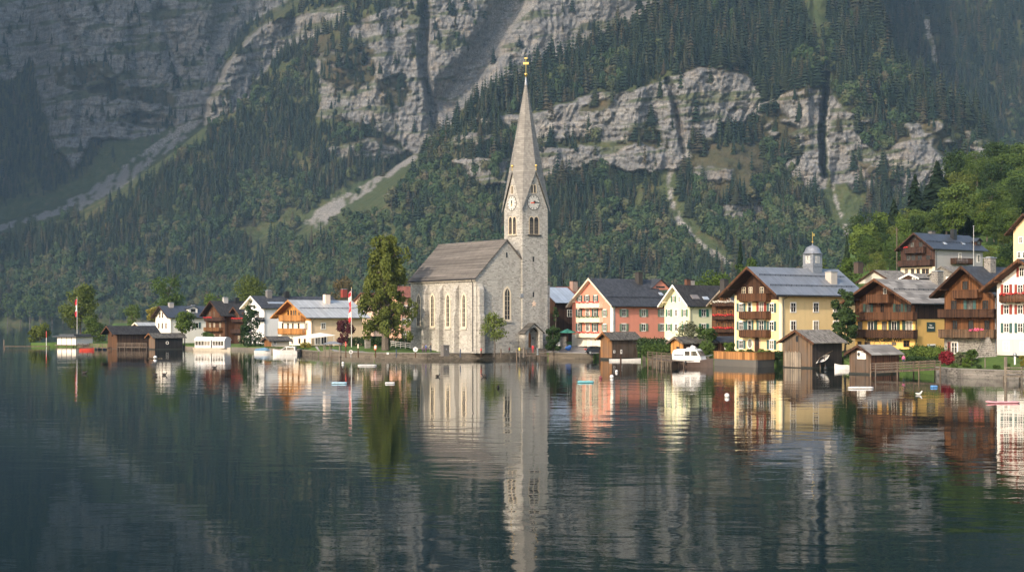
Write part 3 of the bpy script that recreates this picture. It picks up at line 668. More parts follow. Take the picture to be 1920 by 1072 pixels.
        o = inst('balcony', None, s.o, loc, rz) if False else b.build('balcony', mat if not solid else solid, s.o); o.location = loc; o.rotation_euler = (0, 0, rz)
        r = MB()
        if solid:
            r.box(-w / 2 - .03, w / 2 + .03, -depth - .08, -depth + .02, -.06, h)
            for x in (-w / 2, w / 2): r.box(x - .03, x + .03, -depth + .02, -.005, -.06, h)
        else:
            nb = int(w / .17)
            for i in range(nb):
                x = -w / 2 + w * (i + .5) / nb; r.box(x - w / nb / 2 + gap / 2, x + w / nb / 2 - gap / 2, -depth - .05, -depth - .015, -.05 - .04 * (i % 2), h - .04)
            for x in (-w / 2, w / 2):
                m = int(depth / .17)
                for i in range(m): y = -depth + depth * (i + .5) / m; r.box(x - .018, x + .018, y - .07, y + .07, -.05, h - .04)
            r.box(-w / 2 - .05, w / 2 + .05, -depth - .1, -depth + .03, h - .04, h + .05)
            for x in (-w / 2, w / 2): r.box(x - .06, x + .06, -depth + .03, -.005, h - .04, h + .05)
            r.box(-w / 2, w / 2, -depth - .014, -depth + .03, .25, .36)
            for i in range(n + 1):
                x = -w / 2 + w * i / n; r.box(x - .055, x + .055, -depth - .013, -depth + .07, -.04, h - .042)
        r.build('railing', solid or mat, o)
        if fl:
            if fl_px: x0 = s.ray(fl_px[0], py_top, 'x0', -depth).y; x1 = s.ray(fl_px[1], py_top, 'x0', -depth).y; x0, x1 = c - x0, c - x1
            else: x0, x1 = -w / 2 + .1, w / 2 - .1
            rr = random.Random(int(px0 * 7)); f = MB(); n = int((x1 - x0) / .12)
            V, F = leaf_cloud(np.random.default_rng(int(px0)), [(x0 + (x1 - x0) * (i + .5) / n, -depth - .16 + rr.uniform(-.05, .05), h + .02 + rr.uniform(-.10, .14)) for i in range(n) if i % 5 not in (0, 3) or i % 7 == 1], [.17] * len([i for i in range(n) if i % 5 not in (0, 3) or i % 7 == 1]), n * 9, .12)
            np_mesh(fname, V, F, fl, o)
        return o
    def chimney(s, px, py_top, w=.8, d=.8, mat=None, cap=DARKM, h=None, y=None):
        "on the camera-side roof slope; px centre, py_top top row"
        y = s.Wd * .4 if y is None else y; q = s.ray(px, py_top, 'y0', y); zb = s.zt - abs(y - s.Wd / 2) * s.sl
        ch = MB().box(q.x - w / 2, q.x + w / 2, y - d / 2, y + d / 2, zb - .6, q.z - .16).build('chimney', mat or plaster((.30, .27, .24)), s.roof)
        c = MB().box(q.x - w / 2 - .09, q.x + w / 2 + .09, y - d / 2 - .09, y + d / 2 + .09, q.z - .158, q.z - .04); c.box(q.x - w / 3, q.x + w / 3, y - d / 3, y + d / 3, q.z - .038, q.z + .06)
        c.build('chimney_cap', cap, s.roof); return ch
    def snowbar(s, py, n=1):
        y = None
        w = s.M @ Vector((0, 0, 0))
        # a rail along the camera-side slope at the height seen at photo row py (measured at the front verge)
        best = min(np.linspace(-s.oe + .1, s.Wd / 2 - .2, 60), key=lambda yy: abs(s.z_at(-s.og + .5, yy, py) - (s.ze + s.sl * (yy + s.oe))))
        z = s.ze + s.sl * (best + s.oe); b = MB(); x0, x1 = -s.og + .8, s.L
        for dz in (.12, .24): b.bar((x0, best, z + dz), (x1, best, z + dz), .05, .05)
        for i in range(int((x1 - x0) / 1.2) + 1): x = x0 + i * 1.2; b.bar((x, best, z - .05), (x, best, z + .27), .05, .05)
        b.build('snow_guard', DARKM, s.roof); return s
    def skylight(s, px, py, w=.8, l=1.1, mat=None):
        # on the camera-side slope
        best = min(np.linspace(-s.oe + .1, s.Wd / 2 - .2, 80), key=lambda yy: abs(s.z_at(s.ray(px, py, 'y0', yy).x, yy, py) - (s.ze + s.sl * (yy + s.oe))))
        x = s.ray(px, py, 'y0', best).x; n = math.hypot(1, s.sl); dy, dz = 1 / n, s.sl / n; b = MB(); z = s.ze + s.sl * (best + s.oe)
        c = Vector((x, best, z)); nv = Vector((0, -dz, dy)); u = Vector((0, dy, dz)); q = [c + nv * .09 + Vector((sx * w / 2, 0, 0)) + u * (sy * l / 2) for sx, sy in ((-1, -1), (1, -1), (1, 1), (-1, 1))]
        b.prism(q, nv * .1); b.build('skylight', mat or plain((.42, .45, .48), .15, .2, 'skylight_glass'), s.roof); return s
    def dormer(s, px, py_apex, py_base, wm=1.6, wall=None, roof=None, pitch=.7):
        "a small gabled dormer on the camera-side slope, its front facing -Y"
        best = min(np.linspace(-s.oe + .1, s.Wd / 2 - .3, 80), key=lambda yy: abs(s.z_at(s.ray(px, py_base, 'y0', yy).x, yy, py_base) - (s.ze + s.sl * (yy + s.oe))))
        f = s.ray(px, py_base, 'y0', best); zt = s.ray(px, py_apex, 'y0', best).z; x, zb = f.x, f.z; back = (zt - zb) / s.sl + .4
        zs = zt - wm / 2 * pitch - .1
        d = MB().prism([(x - wm / 2, best, zb - .2), (x + wm / 2, best, zb - .2), (x + wm / 2, best, zs), (x, best, zt - .12), (x - wm / 2, best, zs)], (0, -back, 0)).build('dormer', wall or s.wall.data.materials[0], s.roof)
        r = MB(); e = wm / 2 + .35; ze = zt - e * pitch
        r.prism([(x - e, best - .35, ze), (x, best - .35, zt - .1), (x, best - .35, zt + .03), (x - e, best - .35, ze + .13)], (0, -back - .3, 0))
        r.prism([(x, best - .35, zt - .1), (x + e, best - .35, ze), (x + e, best - .35, ze + .13), (x, best - .35, zt + .03)], (0, -back - .3, 0))
        r.build('dormer_roof', roof or s.roof.data.materials[0], s.roof)
        b = MB(); b.box(x - wm * .25, x + wm * .25, best - .05, best - .003, zb + .15, max(zb + .5, zs - .02)); b.build('dormer_window', M_GLASS, s.roof)
        return s
# ------------------------------------------------------------------ roofs
R_SLATE = rooftile((.045, .047, .052), .3, .35, .35, .6); R_BLACK = rooftile((.030, .028, .027), .34, .30, .45, .75); R_DARK = rooftile((.050, .046, .043), .34, .34, .45, .7)
R_STEEL = metalroof((.205, .22, .24)); R_TIN = metalroof((.46, .46, .44), .9); R_SHING = rooftile((.17, .155, .135), .22, .17, .55, .9, moss=(.10, .10, .04)); R_GREYB = rooftile((.21, .195, .175), .42, 1.6, .45, .9)
R_RED = rooftile((.20, .075, .05), .3, .25, .4); R_DSTEEL = metalroof((.055, .062, .075), .8); R_SHD = rooftile((.085, .078, .068), .2, .18, .6, .9, moss=(.07, .07, .03))
STONE_RUB = stonework((.21, .19, .165), .5, .26, 'rubble_stone')

# ------------------------------------------------------------------ the houses on the right
def pink_house():
    h = House('pink_house', 'salmon pink guest house with dark tiled roof and three cream balconies', 1148.7, 650, 275, 1072.6, L=14.4)
    PK = plaster((.66, .26, .18), .26); h.shell(521.4, 573, .95, .75, wall=PK, roof=R_SLATE, barge=CREAM, soffit=CREAM)
    zb = h.place(1110, 627, 'g').z
    zp = plaster((.70, .64, .52), .2)
    MB().box(-.05, -.003, -.05, h.Wd, 0, zb).build('plinth', zp, h.o); MB().box(0, h.L, -.05, -.003, 0, h.place(1200, 637, 's').z).build('plinth', zp, h.o)
    MB().box(-.07, .55, -.07, .0, zb, h.zw - .2).box(-.07, -.003, 0, .6, zb, h.zw - .2).build('corner_pilaster', WHITE, h.o)
    for y, x0 in ((586.5, 1100), (613.5, 1100)):
        for x in (1086, 1102, 1116): h.win('g', x, y, .9, 1.5, TEAL if x != 1102 else None)
        h.win('g', 1134, y + 0.5, .85, 1.3, SAGE)
        for x in (1169.5, 1206.5, 1241): h.win('s', x, y, 1.05, 1.35, SAGE)
    for x in (1087, 1101, 1117): h.win('g', x, 559.5, .8, 1.15, TEAL)
    h.win('g', 1090, 642, 1.3, 1.2, None, mull=(2, 1)); h.win('g', 1105.5, 642.5, 1.0, 1.25, None)
    for y0, y1, f in ((567, 576.5, RED_FL), (594, 603.5, LEAFP), (623.5, 632, RED_FL)): h.balcony(1081, 1124.5, y0, y1, CREAM, .9, fl=f, solid=CREAM)
    h.chimney(1198, 510, 1.1, 1.1, plaster((.05, .045, .042)), y=h.Wd * .42); h.snowbar(558)
    h.dormer(1238, 523, 541, 4.6, PK, R_SLATE, .75); h.skylight(1239, 551, .9, .9)
pink_house()
def green_house():
    h = House('pale_green_house', 'pale green house with dark green shutters and two roof windows', 1293, 640, 262, 1246, L=10)
    PG = plaster((.70, .68, .45), .26); h.shell(533.6, 573, 1.15, .65, wall=PG, roof=R_BLACK, barge=WHITE, soffit=CREAM)
    for y in (586.5, 613.5):
        for x, m in ((1254.5, 1), (1268, 0), (1284, 1)): h.win('g', x, y, .75 if m else .8, 1.25, GREEN if m else None)
        h.win('s', 1319, y, 1.15, 1.3, GREEN)
    h.win('g', 1263, 560.5, .6, 1.1, GREEN); h.win('g', 1274, 561, .5, 1.0, None)
    h.skylight(1303, 557, 1.9, 1.1, plain((.20, .17, .15), .2, .1, 'skylight_glass')); h.skylight(1323, 559, 1.4, .8)
    h.chimney(1297, 524, .9, .7, y=h.Wd * .55); h.chimney(1289, 522.5, .9, .7, BROWNP, y=h.Wd * .55)
    MB().box(-.05, -.003, -.05, h.Wd, 0, .5).build('plinth', WHITE, h.o)
green_house()
def flower_house():
    h = House('flower_balcony_house', 'narrow timber house with flower filled balconies between two plastered houses', 1384, 640, 250, 1337, L=7, W=6.6)
    h.shell(541, 572, .9, .5, wall=W_BROWN, roof=R_SLATE, barge=W_PALE, soffit=plain((.42, .33, .22), .7))
    for y in (565, 588.5, 612):
        for x in (1349, 1359, 1371): h.win('g', x, y, .8, 1.5, None, trim=None, frame=W_ORANGE)
    for y0, y1, f in ((566, 573, WHITE_FL), (591, 598, RED_FL), (615, 622, RED_FL)): h.balcony(1336, 1378, y0, y1, W_DARK, 1.2, fl=f)
    h.chimney(1358, 523, 1.1, 1.1, plaster((.05, .045, .042)))
flower_house()
def yellow_house():
    h = House('yellow_house', 'tall yellow house with grey metal roof, carved balconies and small clock turret', 1465.7, 660, 226, 1377.5, L=18.5)
    Y = plaster((.73, .545, .275), .26); h.shell(499.5, 551.5, 2.5, 1.15, ob=.8, wall=Y, roof=R_STEEL, barge=W_BROWN, soffit=W_DARK, th=.28)
    zt = h.place(1420, 562, 'g').z; h.band('g', zt, None, W_DARK)
    YL = plaster((.78, .66, .42), .26)
    MB().box(-.05, .55, -.05, 0, 0, h.zw - .5).box(-.05, -.003, 0, .55, 0, h.zw - .5).build('corner_pilaster', YL, h.o)
    MB().box(-.05, -.003, h.Wd - .5, h.Wd, 0, h.zw - .5).build('corner_pilaster', YL, h.o)
    rows = (576.5, 610.5, 645.5)
    for i, y in enumerate(rows):
        h.win('g', 1390, y, .95, 1.3, TEAL if i else TEAL); h.win('g', 1447, y + .5, .95, 1.4, TEAL)
        if i < 2:
            h.win('g', 1406, y, .8, 1.7, TEAL if i else None, mull=(0, 1)); h.win('g', 1428, y, 1.0, 1.7, TEAL if i else OXRED)
            for x in (1487, 1529.5, 1567): h.win('s', x, y - .3, 1.15, 1.45, None)
    for x in (1395, 1408, 1429): h.win('g', x, 545, .8, 1.2, None, frame=CREAM, trim=None, off=.03)
    # oval window and arched doorway
    p = h.place(1406.5, 644, 'g'); b = MB(); n = 20
    ell = lambda a, c, x: [(x, p.y + a * math.cos(6.2832 * k / n), p.z + c * math.sin(6.2832 * k / n)) for k in range(n)]
    o1 = b.prism(ell(.6, .85, -.06), (-.057, 0, 0)).build('oval_window', WHITE, h.o); MB().prism(ell(.47, .70, -.075), (-.012, 0, 0)).build('pane', M_GLASS, o1)
    p = h.place(1420, 660, 'g'); arch = lambda w, hh, x: [(x, p.y - w / 2, 0), (x, p.y + w / 2, 0)] + [(x, p.y + w / 2 * math.cos(math.pi * k / 8), hh - w / 2 + w / 2 * math.sin(math.pi * k / 8)) for k in range(9)]
    MB().prism(arch(1.55, 2.6, -.07), (-.067, 0, 0)).build('door_surround', plain((.55, .38, .25), .8), h.o); d = MB().prism(arch(1.05, 2.3, -.095), (-.024, 0, 0)).build('door', W_DARK, h.o)
    MB().box(-.115, -.097, p.y - .3, p.y + .1, .9, 1.9).build('pane', M_GLASS, d)
    for y0, y1 in ((550.5, 564), (584, 596.5), (618.5, 631)): h.balcony(1386, 1436, y0, y1, W_BROWN, 1.2)
    h.snowbar(516); h.snowbar(535)
    h.chimney(1558.5, 508.5, 1.5, 1.3, plaster((.42, .38, .33)), GREYM, y=h.Wd * .2)
    # clock turret on the ridge
    c = h.ray(1523.5, 500, 'y0', h.Wd / 2); k = h.p.y + c.x * math.sin(h.a) + c.y * math.cos(h.a); m = k / FPX; x, y, z0 = c.x, h.Wd / 2, h.zr - .9; w = 1.12
    zt = h.ray(1523.5, 476, 'y0', y).z; tz = h.ray(1523.5, 456.5, 'y0', y).z
    ZN = plain((.23, .24, .26), .45, .4, 'zinc'); tb = MB().box(x - w, x + w, y - w, y + w, z0, zt).build('clock_turret', ZN, h.roof)
    MB().box(x - w - .1, x + w + .1, y - w - .1, y + w + .1, zt - 2.1, zt - 1.98).build('turret_band', ZN, h.roof)
    pr = [(1.75, 0), (1.6, .12), (1.36, .45), (1.22, 1.0), (.95, 1.55), (.45, 1.85), (.12, 2.0), (.06, 2.4)]; s_ = (tz - zt) / 2.4
    MB().lathe([(a, b * s_) for a, b in pr], 8, (x, y, zt)).build('turret_cap', ZN, h.roof, smooth=True)
    fz = zt - 1.0
    MB().box(x - w - .03, x - w - .002, y - .5, y + .5, fz - .62, fz + .62).build('clock_face', plain((.50, .48, .44), .6, name='clock_dial'), h.roof)
    hb = MB(); 
    for q in range(12): a = q * math.pi / 6; hb.bar((x - w - .045, y - .34 * math.sin(a), fz + .42 * math.cos(a)), (x - w - .045, y - .45 * math.sin(a), fz + .56 * math.cos(a)), .09, .03)
    hb.bar((x - w - .06, y, fz), (x - w - .06, y + .1, fz + .5), .09, .02); hb.bar((x - w - .06, y, fz), (x - w - .06, y - .3, fz + .05), .1, .02); hb.build('clock_hands', BLACK, h.roof)
    lb = MB().box(x - .5, x + .5, y - w - .04, y - w - .002, fz - .6, fz + .6); lo = lb.build('louvre', plain((.50, .48, .44), .6, name='clock_dial'), h.roof); l2 = MB()
    for q in range(6): l2.box(x - .4, x + .4, y - w - .06, y - w - .042, fz - .5 + q * .17, fz - .41 + q * .17)
    l2.build('louvre_slats', GREYM, h.roof)
    sp = MB().bar((x, y, tz), (x, y, tz + 1.9), .06).ball((x, y, tz + .25), .16).build('weather_vane', GOLD, h.roof); 
    MB().box(x, x + .5, y - .02, y + .02, tz + 1.25, tz + 1.65).build('vane_flag', GOLD, h.roof)
yellow_house()
def sign_text(txt, size, mat, parent, loc, rz, name='lettering', ext=.008):
    cu = bpy.data.curves.new(name, 'FONT'); cu.body = txt; cu.size = size; cu.align_x = 'CENTER'; cu.align_y = 'CENTER'; cu.extrude = ext; cu.offset = size * .035
    t = bpy.data.objects.new(name, cu); COL.objects.link(t); dg = bpy.context.evaluated_depsgraph_get(); me = bpy.data.meshes.new_from_object(t.evaluated_get(dg)); bpy.data.objects.remove(t)
    me.materials.clear(); me.materials.append(mat); o = bpy.data.objects.new(name, me); COL.objects.link(o); o.parent = parent; o.location = loc; o.rotation_euler = (math.pi / 2, 0, rz); return o
def inn():
    h = House('timber_inn', 'mustard yellow inn with dark timber upper floor and grey plank roof', 1715, 655, 217, 1603.5, alpha=37, L=13)
    M = plaster((.70, .43, .135), .26); h.shell(522, 567.6, 2.5, 1.2, ob=.5, wall=M, roof=R_GREYB, barge=W_BROWN, soffit=W_DARK, th=.24)
    z1 = h.place(1650, 598, 'g').z; h.band('g', z1, None, W_BROWN); h.band('s', z1, None, W_DARK)
    for x, w, n in ((1628.5, .9, 2), (1655, .7, 0), (1685, .9, 2), (1705.5, .8, -1)): h.win('g', x, 578, w, 1.35, DGREEN if n else None, trim=None, off=.03, frame=W_BROWN, halves=n if n else 2)
    for x, w, n in ((1613, .9, 0), (1633, 1.2, 1), (1658.5, .9, 0), (1677, 1.0, 2), (1705, 1.2, -1)): h.win('g', x, 611, w, 1.5, DGREEN if n else None, trim=None, frame=WHITE if n else W_BROWN, halves=n if n else 2, mull=(1, 0))
    for x, w, hh in ((1612, .7, .7), (1624, .5, .6), (1629, .6, .6), (1676.5, .8, .5), (1700, 1.1, 1.0)): h.win('g', x, 644, w, hh, None, trim=None, frame=W_BROWN)
    h.win('g', 1660, 547, .6, 1.2, None, trim=None, off=.03)
    h.balcony(1625, 1666, 552, 567, W_BROWN, 1.2); h.balcony(1593, 1711.5, 585.5, 599, W_BROWN, 1.1); h.balcony(1594, 1712.5, 618.5, 632.5, W_DARK, 1.1)
    p = h.place(1656, 635.6, 'g'); sign_text('Kammuz Canum Wirt', .78, BLACK, h.o, (-.03, p.y, p.z - .1), -math.pi / 2)
    p = h.place(1745, 612.5, 's'); sb = MB().box(p.x - 1, p.x + 1, -.09, -.003, p.z - .72, p.z + .72).build('notice_board', DGREEN, h.o)
    sign_text('Haus', .3, WHITE, sb, (p.x - .1, -.1, p.z + .25), 0); sign_text('Restaurant', .3, WHITE, sb, (p.x, -.1, p.z - .12), 0)
    # painted rings of the sign below the lettering
    for px, r in ((1645, .62), (1662, .42)):
        q = h.place(px, 645.5, 'g'); b = MB(); n = 18
        for i in range(9):
            a0, a1 = math.pi * i / 9, math.pi * (i + 1) / 9
            b.bar((-.02, q.y + r * math.cos(a0), q.z + r * math.sin(a0) * .9), (-.02, q.y + r * math.cos(a1), q.z + r * math.sin(a1) * .9), .1, .03)
        b.build('sign_ornament', BLACK, h.o)
    p = h.place(1746, 652, 's'); MB().box(p.x - 1.0, p.x + 1.0, -.06, -.003, p.z - 1.0, p.z + .6).build('door_surround', WHITE, h.o); MB().box(p.x - .75, p.x + .75, -.09, -.062, p.z - 1.0, p.z + .35).build('door', BLACK, h.o)
    h.chimney(1757.5, 507.5, 1.5, 1.2, STONE_RUB, GREYM, y=h.Wd * .42, ); h.snowbar(543)
inn()
def brown_chalet():
    h = House('brown_chalet', 'weathered brown timber chalet with three wooden balconies and slate roof', 1867.4, 661, 197, 1770.8, L=13)
    W2 = timber((.125, .052, .019), .22); h.shell(498, 553, 2.0, 1.1, ob=.5, wall=W2, roof=R_SLATE, barge=W_DARK, soffit=W_DARK, th=.24)
    zs = h.place(1820, 633, 'g').z; MB().box(-.05, -.003, -.04, h.Wd, 0, zs).build('stone_base', STONE_RUB, h.o)
    for x in (1789, 1819, 1848): h.win('g', x, 573, .95, 1.5, TEAL if x == 1819 else None, trim=None, frame=W_DARK, mull=(2, 0))
    for x in (1791, 1821, 1851): h.win('g', x, 611, .85, 1.6, None, trim=None, frame=W_DARK, mull=(1, 0))
    h.win('g', 1810, 535, .9, 1.2, None, trim=None, frame=W_DARK); h.win('g', 1790, 652, 1.0, 1.6, None, off=.03); h.win('g', 1781, 652, .6, 1.7, None, trim=None, frame=OXRED, off=.03, door=True)
    h.balcony(1786, 1833, 544, 558, W_BROWN, 1.2); h.balcony(1759, 1863, 580, 594, W_DARK, 1.3); h.balcony(1760, 1863, 618, 632, W_PALE if False else timber((.12, .075, .045), .19), 1.35, fl=PINK_FL, fl_px=(1818, 1844), gap=.06)
    h.chimney(1856, 482, 1.3, 1.1, STONE_RUB, GREYM, y=h.Wd * .42)
    b = MB().tube([(-.08, .02, h.zw), (-.08, .02, 0)], .06, 6).build('downpipe', GREYM, h.o)
    # dry stone stair beside the chalet
brown_chalet()
def white_red_house():
    h = House('white_house', 'white house with oxblood red shutters and red flower balcony', 1978, 668, 184, 1869.3, L=9)
    Wp = plaster((.76, .71, .64), .26); h.shell(485, 541, 1.6, 1.7, wall=Wp, roof=R_SLATE, barge=W_BROWN, soffit=W_BROWN, th=.24)
    zb = h.place(1900, 635, 'g').z; MB().box(-.05, -.003, -.04, h.Wd, 0, zb).build('plinth', plaster((.50, .47, .43), .2), h.o)
    for x in (1887.5, 1913.5, 1938): h.win('g', x, 542, .8, 1.2, OXRED); h.win('g', x, 580, .8, 1.2, OXRED); h.win('g', x, 614.5, .8, 1.25, TEAL)
    h.win('g', 1916, 510, .7, 1.2, OXRED); h.win('g', 1887, 648.5, .75, 1.2, None, frame=W_ORANGE); h.win('g', 1919, 649, .75, 1.0, None, frame=W_ORANGE)
    h.balcony(1874, 1960, 551, 565, W_BROWN, 1.2, fl=RED_FL)
white_red_house()
def hill_houses():
    h = House('grey_hillside_house', 'long grey plastered house on the slope with dark timber gable and steel roof', 1753, 520, 320, 1689, L=17.5)
    G = plaster((.36, .345, .33), .26); h.shell(436, 465.5, 1.5, .6, wall=G, roof=R_DSTEEL, barge=W_DARK, soffit=W_DARK)
    z1 = h.place(1720, 501, 'g').z; z0 = h.place(1720, 521, 'g').z; h.band('g', z1, None, W_RED); MB().box(-.04, -.003, 0, h.Wd, 0, z1).build('plaster_band', plaster((.74, .60, .44), .26), h.o)
    for x in (1704, 1713, 1725, 1741): h.win('g', x, 484.5, 1.2, 1.4, None, trim=None, frame=W_DARK, off=.03)
    for x in (1711, 1727): h.win('g', x, 459.5, 1.1, 1.4, None, trim=None, frame=W_DARK, off=.03)
    for x in (1700, 1711.5, 1722, 1732, 1739): h.win('g', x, 508.5, .9, 1.2, None, trim=None, frame=W_BROWN, off=.01)
    h.balcony(1695, 1731, 463.5, 474, W_RED, 1.2, fl=RED_FL, fl_px=(1694, 1703)); h.balcony(1684, 1743, 488, 498, W_RED, 1.4)
    h.win('s', 1800, 481, .9, 1.6, None, frame=DARKM); h.win('s', 1834.5, 484.5, 1.0, 1.7, None, frame=OXRED, mull=(0, 0))
    h.balcony(1793, 1826, 484.5, 494, W_DARK, 1.6, face='s', gap=.1)
    for x in (1772, 1806): h.skylight(x, 456.5, .9, .9)
    h.dormer(1835, 446, 460, 2.0, W_DARK, R_DSTEEL, .7); h.chimney(1788, 430, 1.2, 1.0, BLACK, y=h.Wd * .35); h.chimney(1747, 433, 1.4, 1.0, plaster((.14, .13, .12)), y=h.Wd * .55); h.chimney(1717, 437, 1.2, 1, plaster((.10, .09, .09)), y=h.Wd * .6); h.snowbar(452.5)
    c = House('cream_hillside_house', 'cream house with dark eaves high on the slope at the picture edge', 1952, 500, 300, 1900, L=8)
    c.shell(400, 436, 1.5, 1.2, wall=plaster((.72, .53, .33), .26), roof=R_DARK, barge=W_DARK, soffit=W_DARK)
    for x, y in ((1914, 450), (1911, 478), (1921, 478), (1932, 450)): c.win('g', x, y, .8, 1.25, None, frame=W_BROWN)
    s = House('stone_roofed_cottage', 'low cottage with mottled grey shingle roof behind the yellow house', 1672, 530, 300, 1618, L=8, W=9); s.shell(506, 528, .4, .5, wall=plaster((.5, .45, .38)), roof=R_SHING, barge=W_DARK); s.chimney(1609.5, 491, 1.6, 1.2, plaster((.07, .05, .04)), y=s.Wd * .5)
    s.win('g', 1650, 528, .8, .9, None)
    k = House('small_gabled_shed', 'little shed with white bargeboards below the grey hillside house', 1722, 528, 285, 1700, L=5, W=4.2); k.shell(512, 521, .4, .4, wall=W_DARK, roof=R_SHING, barge=WHITE); k.win('g', 1714, 524, .7, .7, None)
    g = House('stone_gable_cottage', 'cottage with rough grey stone roof just above the brown chalet', 1790, 535, 280, 1762, L=7, W=6); g.shell(498.5, 515, .3, .5, wall=STONE_RUB, roof=R_SHING); g.win('g', 1778, 524, .7, .8, None)
hill_houses()
def back_houses():
    h = House('metal_roofed_barn', 'dark timber house with pale metal roof beside the church tower', 1040, 640, 300, 1004, L=7.0, W=10)
    h.shell(538, 567, .3, .6, wall=W_DARK, roof=metalroof((.42, .46, .50), 1.0), barge=W_DARK); h.win('s', 1068, 587, 1.3, 1.5, None, trim=None, frame=WHITE)
    k = House('red_tiled_house', 'house with brown red tiled roof and brick chimney behind the pink house', 1070, 630, 318, 1026, L=10, W=10); k.shell(537, 572, .3, .6, wall=W_DARK, roof=R_RED, barge=W_BROWN); k.chimney(1075.5, 526, 1.4, 1.2, stonework((.42, .22, .15), .3, .12, 'brick'), y=k.Wd * .42); k.skylight(1062, 551, 1.5, 1.2); k.win('s', 1080, 600, 1, 1.3, None)
    r = House('red_roofed_house', 'pinkish house with red tin roof mostly hidden behind the tall tree', 700, 630, 390, 640, L=16, W=12); r.shell(548, 571, .5, .6, wall=plaster((.62, .42, .32)), roof=metalroof((.20, .05, .045), .8), barge=BROWNP); r.win('s', 745, 585, 1, 1.4, None); r.win('s', 757, 585, 1, 1.4, None); r.chimney(645, 541.5, 1.4, 1.2, OXRED, GREYM, y=r.Wd * .4)
    v = House('rose_house', 'rose plastered house seen between the tall tree and the church', 752, 645, 345, 724, L=9, W=9); v.shell(536, 557, .6, .7, wall=plaster((.64, .36, .24)), roof=R_RED, barge=CREAM)
    for x in (757, 766):
        for y in (578, 603, 627): v.win('s', x, y, .9, 1.4, None)
back_houses()
